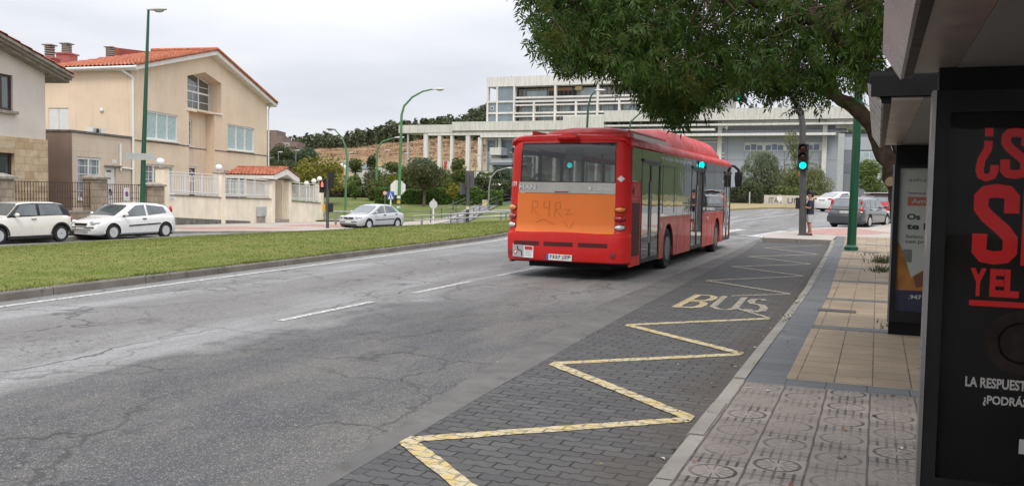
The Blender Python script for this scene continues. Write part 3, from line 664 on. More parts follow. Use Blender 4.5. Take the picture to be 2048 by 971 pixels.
b = HB(so); tile_roof(b, (-3.25, 2.5, 6.74), (-3.25, 13.5, 6.74), (-12.5, 2.5, 8.77), (-12.5, 13.5, 8.77), M_TERRA, rows=12); tile_roof(b, (-21.7, 2.5, 6.74), (-21.7, 13.5, 6.74), (-12.5, 2.5, 8.77), (-12.5, 13.5, 8.77), M_TERRA, rows=6); b.build('roof', stone, smooth=60)
# ---------------------------------------------------------------- iron railing on its stone wall
fo = (-8., 0., 0.)
fen = hthing('iron_fence', 'brown wrought iron railing between stone pillars on a low stone wall', 'fence', fo)
b = HB(fo)
for (a, c_) in ((-25, -12.), (-11.2, -5.95), (-5.05, -1.26)): b.box(a, c_, 0, .34, -.7, .58-.012*(a+25)*.3, M_STONE)
b.build('base_wall', fen, smooth=0)
b = HB(fo)
for (a, c_) in ((-25, -12.), (-11.2, -5.95), (-5.05, -1.26)): b.box(a, c_+.0, -.04, .38, .582-.012*(a+25)*.3, .66-.012*(a+25)*.3, M_CAP)
b.build('coping', fen, smooth=0)
for (a, c_, h) in ((-12.0, -11.2, 2.0), (-5.95, -5.05, 2.08), (-1.26, -.12, 1.8)):
    b = HB(fo); b.box(a, c_, -.1, .5, -.7, h-.12, M_STONE); pl = b.build('pillar', fen, smooth=0)
    b = HB(fo); b.box(a-.1, c_+.1, -.2, .6, h-.118, h-.03, M_CAP); m0 = (a+c_)/2; b.loft([[(a-.08, -.18, h-.03), (c_+.08, -.18, h-.03), (c_+.08, .58, h-.03), (a-.08, .58, h-.03)], [(m0-.12, .15, h+.1), (m0+.12, .15, h+.1), (m0+.12, .25, h+.1), (m0-.12, .25, h+.1)]], M_CAP); b.build('cap', pl, smooth=0)
for (a, c_) in ((-25, -12.), (-11.2, -5.95), (-5.05, -1.26)):
    b = HB(fo); zt = 1.82-.014*(a+12)*0.6; zb_ = .82-.012*(a+25)*.3
    b.box(a, c_, .13, .17, zt-.03, zt, M_IRON).box(a, c_, .13, .17, zb_, zb_+.03, M_IRON)
    k = int((c_-a)/.165)
    for i in range(k):
        s_ = a+(i+.5)*(c_-a)/k; b.tube([(s_, .15, zb_-.02), (s_, .15, zt-.01)], .014, M_IRON, 5)
        for zz_ in (.35, .62): b.ball((s_, .15, lerp(zb_, zt, zz_)), (.028, .028, .045), M_IRON, 6)
    b.build('railing', fen, smooth=0)
# ---------------------------------------------------------------- cream wall with white railing
wo_ = (10., 0., -.4)
cw = hthing('garden_wall', 'cream rendered garden wall with white metal railings and square pillars', 'wall', wo_)
PIL = [(0.0, .52, 2.65), (6.44, 6.95, 2.52), (13.85, 14.4, 2.24), (16.8, 17.35, 2.18), (23.45, 24.05, 2.12)]
for (a, c_, h) in PIL:
    b = HB(wo_); b.box(a, c_, -.06, .42, zwall(a)-.3, h-.06, M_CREAM); p_ = b.build('pillar', cw, smooth=0)
    b = HB(wo_); b.box(a-.06, c_+.06, -.12, .48, h-.058, h, M_CAP); b.build('cap', p_, smooth=0)
secs = [(.52, 6.44, 1.29, 1.13, 2.48, 2.42), (6.95, 13.85, 1.12, .99, 2.34, 2.2), (17.35, 23.45, .84, .63, 2.12, 2.04)]
for (a, c_, za, zb_, ta_, tb_) in secs:
    b = HB(wo_); b.prism([(a, 0, zwall(a)-.3), (c_, 0, zwall(c_)-.3), (c_, 0, zb_-.06), (a, 0, za-.06)], (0, .32, 0), M_CREAM); b.build('wall_panel', cw, smooth=0)
    b = HB(wo_); b.prism([(a, -.05, za-.058), (c_, -.05, zb_-.058), (c_, -.05, zb_), (a, -.05, za)], (0, .42, 0), M_DARKST); b.build('coping', cw, smooth=0)
    b = HB(wo_); L = c_-a
    def rz_(s_, top): k = (s_-a)/L; return lerp(ta_, tb_, k) if top else lerp(za, zb_, k)
    for dz, top in ((0, 1), (-.17, 1), (.12, 0), (.22, 0)):
        b.prism([(a, .12, rz_(a, top)+dz), (c_, .12, rz_(c_, top)+dz), (c_, .12, rz_(c_, top)+dz-.045), (a, .12, rz_(a, top)+dz-.045)], (0, .045, 0), M_WHITE)
    k = int(L/.19)
    for i in range(k+1):
        s_ = a+.03+(L-.06)*i/k; b.box(s_-.017, s_+.017, .124, .158, rz_(s_, 0)+.12, rz_(s_, 1)-.17, M_WHITE)
    for i in range(4):
        s_ = a+.04+(L-.08)*i/3; b.box(s_-.03, s_+.03, .118, .166, rz_(s_, 0), rz_(s_, 1)-.01, M_WHITE)
    b.build('railing', cw, smooth=0)
b = HB(wo_); b.prism([(.6, -.035, zwall(0)-.3), (10.5, -.035, zwall(10.5)-.3), (10.5, -.035, zwall(10.5)+.1), (6, -.035, zwall(6)+.22), (.6, -.035, zwall(0)+.36)], (0, .034, 0), M_DARKST); b.build('plinth', cw, smooth=0)
b = HB(wo_); b.box(23.5, 24., .43, 9, -1.2, .62, M_CREAM); b.build('return_wall', cw, smooth=0)
# gate porch
go = (15.6, 0, -.5)
gp = hthing('gate_porch', 'small tiled porch roof over the garden gate in the cream wall', 'porch', go)
b = HB(go); b.box(14.42, 14.62, .3, 1.9, -1., 2.25, M_CREAM).box(16.6, 16.78, .3, 1.9, -1., 2.2, M_CREAM).box(14.62, 16.6, 1.3, 1.5, -1., .85, M_CREAM).box(14.4, 16.8, -.1, 1.3, -1, -.42, M_CAP); b.build('wall', gp, smooth=0)
b = HB(go)
for z_ in (.9, 1.05, 1.9, 2.1): b.box(14.62, 16.6, 1.36, 1.41, z_, z_+.045, M_WHITE)
for i in range(12): s_ = 14.68+i*.165; b.box(s_-.02, s_+.02, 1.37, 1.4, .9, 2.1, M_WHITE)
b.build('gate', gp, smooth=0)
b = HB(go); tA, tB = -.35, 3.2
tile_roof(b, (13.5, tA, 2.52), (13.5, tB, 2.52), (15.9, tA, 3.02), (15.9, tB, 3.02), M_TERRA, rows=4); tile_roof(b, (18.3, tA, 2.4), (18.3, tB, 2.4), (15.9, tA, 3.02), (15.9, tB, 3.02), M_TERRA, rows=4)
b.tube([(15.9, tA, 3.06), (15.9, tB, 3.06)], .1, M_TERRA, 7); b.build('roof', gp, smooth=60)
b = HB(go); b.prism([(13.55, tA+.05, 2.28), (13.95, tA+.05, 2.24), (15.9, tA+.05, 2.62), (17.8, tA+.05, 2.12), (18.25, tA+.05, 2.14), (18.25, tA+.05, 2.38), (15.9, tA+.05, 2.98), (13.55, tA+.05, 2.5)], (0, 3.4, 0), M_WFAS); b.build('soffit', gp, smooth=0)
# lamps on the pillars and along the return wall
def globe(s_, t_, z_, base, label):
    o = (s_, t_, base); e_ = hthing('globe_lamp', label, 'garden lamp', o, 'white globe lamps on the garden wall')
    b = HB(o); b.cyl((s_, t_, base), (s_, t_, z_-.14), .035, M_WHITE, 8).cyl((s_, t_, base), (s_, t_, base+.04), .07, M_WHITE, 10); b.build('stem', e_)
    b = HB(o); b.ball((s_, t_, z_), .2, M_GLOBE, 18); b.build('globe', e_)
globe(.06, .18, 2.9, 2.65, 'white globe lamp on the tall pillar next to the iron fence')
globe(6.6, .18, 2.8, 2.52, 'white globe lamp on the middle pillar of the cream wall')
globe(23.75, .18, 2.42, 2.12, 'white globe lamp on the end pillar beside the red pedestrian light')
globe(23.75, .62, 2.24, .62, 'white globe lamp just behind the end pillar lamp of the cream wall')
globe(23.75, 1.2, 2.06, .62, 'lowest white globe lamp seen through the last railing of the cream wall')
uo = (11.9, -.2, -.5)
ub = hthing('utility_box', 'grey metal meter box on a pale concrete stand against the cream wall', 'utility box', uo)
b = HB(uo); b.box(11.5, 12.3, -.26, -.001, -.9, -.1, M_CAP); b.build('stand', ub, smooth=0)
b = HB(uo); b.box(11.45, 12.37, -.3, -.002, -.098, .5, M_GREY).box(11.5, 12.32, -.31, -.3, -.05, .45, M_GREY); bx = b.build('cabinet', ub, smooth=0)
po = (.75, -.03, 1.1); b = HB(po); b.box(.46, 1.12, -.03, -.002, 1.02, 1.24, M_WHITE).box(.52, .6, -.035, -.03, 1.13, 1.19, M_BLACK); b.text('CALLE', (.66, -.034, 1.15), (1, 0, 0), (0, 0, 1), M_GREY, h=.05) if False else b.box(.68, 1.0, -.034, -.03, 1.14, 1.17, M_GREY)
b.box(.55, 1.0, -.034, -.03, 1.06, 1.09, M_GREY)
o_ = tag(b.build('street_plaque', smooth=0), 'small white name plaque on the cream wall near the tall pillar', 'plaque'); o_.location = hw(*po); o_.rotation_euler = (0, 0, HRZ)
# no parking sign in front of the iron fence
no = (-4.0, -.35, .0); e_ = hthing('no_parking_sign', 'white rectangular no parking sign with purple disc before the iron fence', 'sign', no)
b = HB(no); b.cyl((-4, -.35, -.3), (-4, -.35, 1.6), .03, M_GREY, 8); b.build('post', e_)
M_SIGNW = mat('sign_white', (.72, .72, .72), .4, var=.04); M_PURP = mat('sign_purple', (.16, .1, .3), .4); M_SIGNB = mat('sign_blue', (.03, .1, .42), .4, var=.05); M_SIGNR = mat('sign_red', (.5, .03, .03), .4)
b = HB(no); b.box(-4.2, -3.8, -.39, -.37, 1.02, 1.6, M_SIGNW); b.lathe([(.02, 0), (.13, 0), (.13, .006)], (-4., -.397, 1.32), M_PURP, 18, 'y'); b.tube([(-4.1, -.396, 1.42), (-3.9, -.396, 1.22)], .014, M_SIGNR, 4)
b.box(-4.13, -3.87, -.393, -.39, 1.51, 1.54, M_GREY).box(-4.13, -3.87, -.393, -.39, 1.08, 1.11, M_GREY); b.build('plate', e_, smooth=0)
# far pavement strip in front of the walls
def kpts_old(s_):  # kerb line distance from the wall
    return interp(s_, [(-14, 1.75), (-3.2, 2.2), (-1.2, 3.8), (.8, 6.3), (6, 8.2), (10, 8.9), (24, 9.6), (32, 9.6)])
b = MB(); rows = []; k1 = b.m(M_PAVE); 
for i in range(60):
    s_ = -26+i; d_ = kpts(s_); row = []
    for j in range(6):
        q = hw(s_, .3-(d_+.3)*j/5); zz_ = lerp(zwall(s_)-.02, G(q.x, q.y)+.11, j/5); row.append((q.x, q.y, zz_))
    q = hw(s_, -d_-.01); row.append((q.x, q.y, G(q.x, q.y)-.1)); rows.append(row)
n = 7; b.v = [p for r in rows for p in r]
for i in range(59):
    for j in range(n-1): b.f.append((i*n+j, i*n+j+1, (i+1)*n+j+1, (i+1)*n+j)); b.mi.append(b.m(M_RED if (24 <= i <= 44 and 2 <= j <= 3 and (i-j) % 9 > 2) else (M_KERB if j == 5 else M_PAVE)))
structure(b.build('far_pavement', smooth=20))
# ================================================================== FAR SIDE: lawns, hospital, hill, trees
def view_pt(a, d): return Vector((a*math.cos(YAW)+d*math.sin(YAW), -a*math.sin(YAW)+d*math.cos(YAW)))
# lawn banks and the ramp path beyond the cross street
polysheet('far_lawn', [(-62, 47), (-36, 58.0), (-29.5, 54.), (-28.8, 52.6), (-33.2, 70), (-36.5, 84.5), (-40, 88), (-56, 88), (-70, 80)], G, M_GRASS2, .05)
polysheet('far_lawn', [(-26.4, 55.2), (-20.2, 57.6), (-16, 70), (-16.5, 86), (-34.0, 85.0), (-33.0, 78.0), (-31.0, 69.5), (-28.2, 60.5)], G, M_GRASS2, .05)
polysheet('dry_lawn', [(-70, 80.5), (-56, 86), (-40.5, 86.2), (-40, 89.5), (-75, 92)], G, M_DRY, .09)
polysheet('path', [(-29.4, 52.9), (-26.6, 55.3), (-28.3, 60.5), (-31.1, 69.5), (-33.1, 78), (-34.2, 86), (-36.6, 86), (-36., 80), (-33.4, 70.2), (-30.4, 60)], G, M_FASPH, .075)
polysheet('far_kerbside', [(-30, 51.3), (-18.5, 55.4), (-20, 57.7), (-26.5, 55.3), (-31, 53.8)], G, M_PAVE, .09, .14)
polysheet('verge', [(-18.5, 66.), (-13, 66.2), (-10.2, 68), (-9.0, 73.2), (-7.2, 77.5), (-2, 78.4), (12, 77.6), (30, 76), (30, 92), (-18, 92)], lambda x, y: G(x, y), M_DRY, .12, .2)
# ---------------------------------------------------------------- hill
ZB = [(-400, 5), (-230, 6), (-140, 9.5), (-109, 15), (-90, 19), (-62, 22.5), (-16, 25), (60, 26), (400, 26)]
ZT = [(-400, 8), (-260, 9), (-160, 15), (-136, 18), (-102, 25), (-71, 30), (-55, 36), (-18, 46), (60, 48), (150, 50), (210, 55), (400, 50)]
def zhill(a, d):
    n_ = 1.1*math.sin(a*.11+d*.03)+.7*math.sin(a*.31-d*.07)+.4*math.sin(a*.73+2)
    zb, zt = interp(a, ZB), interp(a, ZT)
    if d < 420: k = (d-265)/155; return lerp(3.2, zb, max(0, k)**.8)+n_*max(0, min(1, k))*.9
    if d < 570: return lerp(zb, zt, (d-420)/150)+n_*.6
    return zt-(d-570)*.02
b = MB(); das = fr(-400, 460, 9); dds = fr(255, 430, 12)+fr(445, 620, 25)+[700, 900, 1300]
rows = [[(*view_pt(a*max(.75, d/500 if d > 560 else 1), d), zhill(a, d) if d > 256 else 1.) for a in das] for d in dds]
n = len(das); b.v = [p for r in rows for p in r]
t = NT('hill_grass'); o = t.co(); sx_ = t.noise(t.map(o, (1, 1, 3.5)), .09, 7, .7)
c = t.mix(t.rng(sx_, .42, .58), (.17, .1, .052), (.35, .235, .135)); c = t.mix(t.rng(t.noise(o, .35, 5, .7), .45, .68, 0, .7), c, (.22, .13, .075))
_, _, Z = t.xyz(o); c = t.mix(t.rng(t.ma('ADD', Z, t.ma('MULTIPLY', sx_, 10)), 11., 19., .8, 0), c, (.4, .32, .17))
X, Y, _ = t.xyz(o); c = t.mix(t.rng(t.ma('ADD', t.ma('MULTIPLY', X, .927), t.ma('MULTIPLY', Y, .375)), 0., 40.), c, (.06, .08, .035))
t.set(Base_Color=c, Roughness=.95); t.b.inputs['Specular IOR Level'].default_value = .1; t.bump(t.noise(o, .5, 6, .7), 1., 1.2); k0 = b.m(t.m)
for i in range(len(dds)-1):
    for j in range(n-1): b.f.append((i*n+j, i*n+j+1, (i+1)*n+j+1, (i+1)*n+j)); b.mi.append(k0)
structure(b.build('hill', smooth=180))
# ---------------------------------------------------------------- foliage
def leafmat(name, dark, light, trans=.25, warm=None, rough=.6):
    t = NT(name); g = t.n('ShaderNodeNewGeometry'); o = t.co()
    c = t.mix(g.outputs['Random Per Island'], dark, light); c = t.mix(t.rng(t.noise(o, .8, 3), .35, .65, 0, .5), c, tuple(v*.6 for v in dark))
    if warm: c = t.mix(t.rng(t.noise(o, 1.3, 3, out=0), .52, .66, 0, .75), c, warm)
    t.set(Base_Color=c, Roughness=rough); t.b.inputs['Specular IOR Level'].default_value = .25
    tr = t.n('ShaderNodeBsdfTranslucent'); t.l(c, tr.inputs[0]); ms = t.n('ShaderNodeMixShader'); ms.inputs[0].default_value = trans
    t.l(t.b.outputs[0], ms.inputs[1]); t.l(tr.outputs[0], ms.inputs[2]); t.l(ms.outputs[0], t.out.inputs[0]); return t.m
LM = dict(yellow=leafmat('yellow_leaves', (.15, .15, .02), (.3, .27, .04)), dark=leafmat('dark_leaves', (.05, .07, .028), (.11, .13, .055)),
          mid=leafmat('green_leaves', (.08, .115, .03), (.175, .2, .06)), light=leafmat('light_leaves', (.11, .16, .04), (.2, .26, .075)),
          blue=leafmat('bluegreen_leaves', (.065, .105, .06), (.15, .2, .12)), olive=leafmat('olive_leaves', (.065, .078, .03), (.14, .14, .058)),
          silver=leafmat('silver_leaves', (.13, .165, .1), (.3, .33, .22)), willow=leafmat('willow_leaves', (.12, .15, .06), (.26, .27, .12)),
          ivy=leafmat('ivy_leaves', (.07, .14, .03), (.17, .26, .06)), pine=leafmat('pine_needles', (.05, .07, .034), (.12, .135, .068), .1),
          purple=leafmat('bronze_leaves', (.04, .038, .03), (.085, .075, .055)))
M_BARK = mat('grey_bark', (.13, .1, .075), .95, var=.35, sc=6, bump=.6, bsc=20)
def leaf(vs, fs, c, sz, rr_, droop=0.):
    """one folded leaf clump face"""
    th = rr_.uniform(0, 2*PI); ph = rr_.uniform(-.9, .9) if not droop else rr_.uniform(-1.5, -.5)
    d = Vector((math.cos(th)*math.cos(ph), math.sin(th)*math.cos(ph), math.sin(ph))); s_ = d.cross(Vector((rr_.uniform(-1, 1), rr_.uniform(-1, 1), rr_.uniform(-1, 1)))).normalized()
    L = sz*rr_.uniform(.6, 1.3); W = L*(.42 if not droop else .3); b0 = len(vs); c = Vector(c)
    vs += [c-d*L*.5, c+s_*W*.5, c+d*L*.55, c-s_*W*.5]; fs.append((b0, b0+1, b0+2, b0+3))
def crown(b, c, rx, ry, rz, nblob, nleaf, sz, mat_, rr_, droop=0., shell=.55, inner=None):
    vs, fs = [], []; bl = []
    for i in range(nblob):
        th = rr_.uniform(0, 2*PI); u = rr_.uniform(-.95, 1); r_ = math.sqrt(max(0, 1-u*u*.8))*rr_.uniform(.35, .8)
        bl.append((c[0]+math.cos(th)*r_*rx*.75, c[1]+math.sin(th)*r_*ry*.75, c[2]+u*rz*.68, rr_.uniform(.28, .5)))
    for i in range(nleaf):
        q = bl[rr_.randrange(nblob)]; v = Vector((rr_.gauss(0, 1), rr_.gauss(0, 1), rr_.gauss(0, 1))).normalized()*(rr_.uniform(shell, 1)**.5)
        leaf(vs, fs, (q[0]+v.x*q[3]*rx, q[1]+v.y*q[3]*ry, q[2]+v.z*q[3]*rz), sz, rr_, droop)
    b.add(vs, fs, mat_); return bl
TREES = [
 ('y1', -48.3, 71.3, 2.57, 2.75, 1.87, 84, 'yellow', 'broad yellow green tree with a rounded crown beyond the cream garden wall'),
 ('bl', -88.4, 126.6, 6.29, 2.4, 2.1, 150, 'blue', 'round blue green tree on the slope behind the yellow green tree'),
 ('dk1', -92.1, 125.1, 6.26, 3.3, 2.5, 150, 'dark', 'large dark tree below the brown apartment block'),
 ('dk2', -68.1, 93.5, 3.02, 2.6, 1.8, 112, 'dark', 'dark bushy tree between the porch roof and the yellow green tree'),
 ('dk0', -75.5, 99.3, 3.93, 2.2, 1.93, 120, 'dark', 'dark tree right beside the corner of the beige house'),
 ('lg', -49.5, 79.4, 1.94, .9, 1.18, 92, 'light', 'small light green round tree on the far lawn by the green lamp post'),
 ('m1', -46.3, 78.5, 1.98, 1.45, 1.45, 90, 'mid', 'mid green tree behind the blue crossing sign'),
 ('yl2', -47.4, 83.5, 1.97, .84, 1.27, 95, 'yellow', 'narrow yellowish tree just left of the octagonal sign'),
 ('m2', -47.5, 86.7, 2.38, 1.5, 1.69, 98, 'mid', 'green tree right behind the octagonal sign'),
 ('olive', -38.9, 74.2, 3.0, 2.0, 1.15, 84, 'olive', 'spreading olive green tree standing above the ivy hedge under the white columns'),
 ('m3', -40.0, 83.3, 2.33, 1.53, 1.38, 92, 'mid', 'mid green tree left of the dark traffic signal post'),
 ('yl3', -35.0, 72.3, 1.71, .53, .67, 80, 'yellow', 'small yellow shrub on top of the ivy hedge'),
 ('bg', -43.6, 103.5, 3.54, 1.37, 1.18, 112, 'blue', 'rounded blue green tree in front of the terrace of the hospital'),
 ('cedar', -88.8, 148.1, 6.31, 1.23, 1.5, 170, 'dark', 'small dark conifer in front of the brown hillside'),
 ('b1', -89.0, 142.6, 5.89, 1.8, 1.3, 165, 'mid', 'green bush at the foot of the brown hillside left of the conifer'),
 ('b2', -82.4, 156.0, 6.13, 3.4, 1.6, 175, 'blue', 'wide blue green bush behind the first white columns'),
 ('b3', -75.6, 158.8, 6.40, 1.75, 1.70, 175, 'mid', 'green bush behind the flags under the colonnade'),
 ('b4', -82.6, 145.1, 5.69, 1.9, .95, 165, 'mid', 'low green bush at the foot of the brown hillside right of the conifer'),
 ('silver', -11.4, 97.1, 3.54, 2.35, 2.5, 94, 'silver', 'silver grey leaved tree right of the bus front'),
 ('willow', -7.4, 96.5, 3.04, 3.1, 2.1, 92, 'willow', 'leaning weeping tree with a tall drooping tip behind the traffic light'),
 ('bushR', -.3, 77.8, 3.34, 1.5, 1.5, 72, 'light', 'light green small tree behind the red car'),
 ('dkR', -11.5, 90.5, 1.78, 1.6, 1.17, 88, 'dark', 'dark bush at the foot of the silver leaved tree'),
 ('dkR2', -8.3, 93.0, 1.75, 1.8, 1.0, 92, 'mid', 'green bush behind the stone sign wall'),
 ('m4', -44.0, 88.0, 2.3, 1.7, 1.6, 98, 'mid', 'green tree between the octagonal sign and the olive green tree'),
 ('m5', -52.5, 88.5, 2.3, 1.7, 1.5, 102, 'olive', 'olive green tree left of the narrow yellowish tree'),
 ('m6', -56.0, 84.0, 2.1, 1.5, 1.3, 100, 'mid', 'green tree between the yellow green tree and the small light green tree'),
 ('h1', -37.4, 84.3, 1.84, 1.5, 1.25, 92, 'dark', 'dark bush right of the dark traffic signal post'),
 ('h2', -34.8, 83.2, 1.70, 1.5, 1.05, 90, 'dark', 'dark bush behind the small white van'),
 ('h3', -41.1, 89.2, 1.68, 1.5, 1.09, 98, 'dark', 'dark bush above the middle of the ivy hedge'),
]
for k, (nm, x, y, zc, rx, rz, d, m_, lab) in enumerate(TREES):
    rr_ = random.Random(100+k); g = min(G(x, y), zc-rz-.05); bush = nm in ('dkR', 'dkR2', 'h1', 'h2', 'h3', 'b1', 'b2', 'b3', 'b4', 'yl3')
    e_ = thing('bush' if bush else 'tree', lab, 'bush' if bush else 'tree', (x, y, g))
    b = MB(); cz = zc-g
    b.tube([(0, 0, -.2), (.06, .02, cz*.4), (.0, .05, cz)], [.05*rx+.05, .045*rx+.03, .02], M_BARK, 7)
    for i in range(5):
        a = rr_.uniform(0, 6.28); b.tube([(.04, .02, cz*.5), (math.cos(a)*rx*.3, math.sin(a)*rx*.3, cz*.85), (math.cos(a)*rx*.6, math.sin(a)*rx*.6, cz+rr_.uniform(-.1, .5)*rz)], [.035*rx+.01, .025*rx, .01], M_BARK, 5)
    b.build('trunk', e_)
    b = MB(); sz = .0022*d+.06; nl = int(min(6500, 1500*rx*rz/(sz*sz)/13))*(2 if nm in ('willow', 'silver') else 1)
    crown(b, (0, 0, cz), rx*1.12, rx*1.12, rz*1.1, 14 if rx < 1.6 else 26, nl, sz, LM[m_], rr_, droop=1. if nm in ('willow', 'silver') else 0.)
    if nm == 'willow':   # tall leaning top
        zt_ = 6.68-g; b.tube([(0, 0, 1), (-.6, 0, 4.5), (-.9, 0, zt_+1.2)], [.14, .09, .03], M_BARK, 6)
        crown(b, (-.9, 0, zt_+.5), .95, .9, 1.7, 10, 700, .24, LM[m_], rr_, 1.); crown(b, (-.2, 0, zt_-1.6), 1.1, 1.1, 1.7, 10, 800, .24, LM[m_], rr_, 1.)
        for q in range(16):
            bx_, bz_ = rr_.uniform(-1.6, 1.4), rr_.uniform(zt_-2.6, zt_+1.2)
            for w_ in range(26): pass
            vs, fs = [], []
            for w_ in range(30): leaf(vs, fs, (bx_-.03*w_*(1 if q % 2 else -1)*.6, rr_.uniform(-.5, .5), bz_-.035*w_), .22, rr_, 1.)
            b.add(vs, fs, LM[m_])
    b.build('crown', e_, smooth=0)
def hedge(name, lab, x0, y0, x1, y1, h, w, m_, n, sz, seed, rag=.25):
    e_ = thing(name, lab, 'hedge', ((x0+x1)/2, (y0+y1)/2, G((x0+x1)/2, (y0+y1)/2))); rr_ = random.Random(seed); b = MB(); vs, fs = [], []
    dx, dy = x1-x0, y1-y0; L = math.hypot(dx, dy); px, py = -dy/L, dx/L
    for i in range(n):
        k = rr_.random(); top = h*(1+rag*math.sin(k*L*1.7+seed)*.5+rag*math.sin(k*L*4.1)*.3); f_ = rr_.random()
        if f_ < .55: z, o_ = rr_.uniform(0, top), -w/2*rr_.uniform(.75, 1.05)
        elif f_ < .85: z, o_ = top*rr_.uniform(.93, 1.04), rr_.uniform(-w/2, w/2)
        else: z, o_ = rr_.uniform(0, top), rr_.uniform(-w/2, w/2)
        leaf(vs, fs, (dx*(k-.5)+px*o_, dy*(k-.5)+py*o_, z), sz, rr_)
    b.add(vs, fs, m_); 
    b.box(-L/2, L/2, -w*.3, w*.3, 0, h*.82, m_, Matrix.Rotation(math.atan2(dy, dx), 4, 'Z')); b.build('foliage', e_, smooth=0)
hedge('ivy_hedge', 'bright green ivy covered hedge below the hospital colonnade', -44.5, 75.0, -33.2, 79.6, 1.5, 1.2, LM['ivy'], 5200, .26, 5)
hedge('bronze_hedge', 'dark bronze leaved hedge at the top of the far lawn', -57.5, 81.6, -46.2, 86.2, 1.35, 1.2, LM['purple'], 3600, .3, 8)
hedge('dark_hedge', 'dark hedge behind the white van', -41, 86.5, -26, 92.5, 1.9, 1.4, LM['dark'], 4200, .32, 9)
hedge('dark_hedge', 'dark green hedge behind the dark railing right of the bus front', -15.5, 88, -9.5, 96, 1.6, 1.3, LM['dark'], 3200, .3, 12)
hedge('tall_hedge', 'long green hedge below the colonnade behind the olive tree', -62, 104, -40, 112, 2.7, 2.0, LM['mid'], 7500, .38, 14)
# pine wood on the hill: one mass
rr_ = random.Random(55); b = MB(); vs, fs = [], []
for i in range(2100):
    d = 425+150*rr_.random()**1.5; a = rr_.uniform(-260, 320)
    if a > 20 and rr_.random() < .4: continue
    if d < 432+6*math.sin(a*.13)+5*math.sin(a*.37): continue
    z = zhill(a, d)-.6; hgt = rr_.uniform(6, 11); w_ = hgt*rr_.uniform(.26, .42); p = view_pt(a, d); kind = rr_.random()
    for j in range(80 if a < 40 else 34):
        k = rr_.random()**.8; r_ = w_*((1-k)**.7*.95+.06) if kind < .5 else w_*math.sqrt(max(0, 1-(2*k-1)**2))*.95+.1
        th = rr_.uniform(0, 6.28); q = r_*rr_.uniform(.55, 1.05); leaf(vs, fs, (p.x+math.cos(th)*q, p.y+math.sin(th)*q, z+hgt*(.05+.95*k)), 2.1, rr_)
b.add(vs, fs, LM['pine']); stuff(b.build('pine_wood', smooth=0), 'dense pine wood covering the hilltop behind the hospital', 'wood')
rr_ = random.Random(56); b = MB(); vs, fs = [], []
for i in range(130):
    a = rr_.uniform(-150, -10); d = rr_.uniform(258, 300); z = zhill(a, d)-.2; p = view_pt(a, d); w_ = rr_.uniform(1.2, 2.6)
    for j in range(40):
        v = Vector((rr_.gauss(0, 1), rr_.gauss(0, 1), abs(rr_.gauss(0, .8)))).normalized()*w_; leaf(vs, fs, (p.x+v.x, p.y+v.y, z+v.z), .9, rr_)
b.add(vs, fs, LM['mid']); stuff(b.build('scrub', smooth=0), 'green scrub along the foot of the brown hillside', 'scrub')
DRYM = leafmat('dry_scrub_leaves', (.12, .075, .04), (.3, .22, .11), .1); rr_ = random.Random(58); b = MB(); vs, fs = [], []
for i in range(420):
    a = rr_.uniform(-115, 20); d = 300+118*rr_.random()**.7; z = zhill(a, d)-.1; p = view_pt(a, d); w_ = rr_.uniform(.6, 2.2)
    for j in range(16):
        v = Vector((rr_.gauss(0, 1.6), rr_.gauss(0, 1), abs(rr_.gauss(0, .35)))).normalized()*w_; leaf(vs, fs, (p.x+v.x*1.6, p.y+v.y, z+v.z*.8), .9, rr_)
b.add(vs, fs, DRYM); stuff(b.build('dry_scrub', smooth=0), 'dry brown scrub and tussocks scattered over the hillside', 'scrub')
# ---------------------------------------------------------------- hospital
def streaky(name, col, rough=.85):
    t = NT(name); o = t.co(); X, Y, Z = t.xyz(o); q = t.n('ShaderNodeCombineXYZ'); t.l(t.ma('ADD', X, Y), q.inputs[0]); t.l(t.ma('MULTIPLY', Z, .12), q.inputs[2])
    s_ = t.noise(q.outputs[0], 2.2, 4, .6); c = t.mix(t.rng(s_, .38, .7), col, tuple(v*.72 for v in col)); c = t.mix(t.rng(t.noise(o, .25, 4), .4, .7, 0, .3), c, tuple(v*.75 for v in col))
    t.set(Base_Color=c, Roughness=rough); return t.m
M_HW = streaky('white_concrete', (.74, .73, .69)); M_HC = streaky('stained_concrete', (.66, .65, .59)); M_HB = mat('blue_grey_panel', (.36, .39, .43), .5, var=.05, sc=.2); M_HP = mat('slate_panel', (.19, .24, .27), .3, var=.15, sc=.4, spec=.8)
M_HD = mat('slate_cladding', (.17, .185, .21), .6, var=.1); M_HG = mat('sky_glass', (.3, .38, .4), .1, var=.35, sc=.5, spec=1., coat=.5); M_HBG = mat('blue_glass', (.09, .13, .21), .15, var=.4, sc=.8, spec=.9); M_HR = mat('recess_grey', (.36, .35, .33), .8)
HY = 190.; hz = G(-70, HY)
tw = thing('hospital_tower', 'white hospital block with gridded balconies and blue grey glass stair bays', 'building', (-70, HY, hz))
def wb_(): b = MB(); return b
OX, OZ = -70., hz
class WB(MB):
    def __init__(s, o): MB.__init__(s); s.o = o
    def build(s, *a, **k): s.v = [(p[0]-s.o[0], p[1]-s.o[1], p[2]-s.o[2]) for p in s.v]; return MB.build(s, *a, **k)
to = (-70, HY, hz)
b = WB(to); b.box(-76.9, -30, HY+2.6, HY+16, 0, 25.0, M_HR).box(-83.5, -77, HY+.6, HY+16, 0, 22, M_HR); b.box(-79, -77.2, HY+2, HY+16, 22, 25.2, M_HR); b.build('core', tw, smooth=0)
b = WB(to); b.box(-83.75, -29.6, HY-.1, HY+16.2, 25.4, 27.6, M_HW); b.build('parapet', tw, smooth=0)
b = WB(to)
for x in (-83.72, -81.35, -77.2): b.box(x, x+.4, HY-.05, HY+1, 0, 25.39, M_HW)
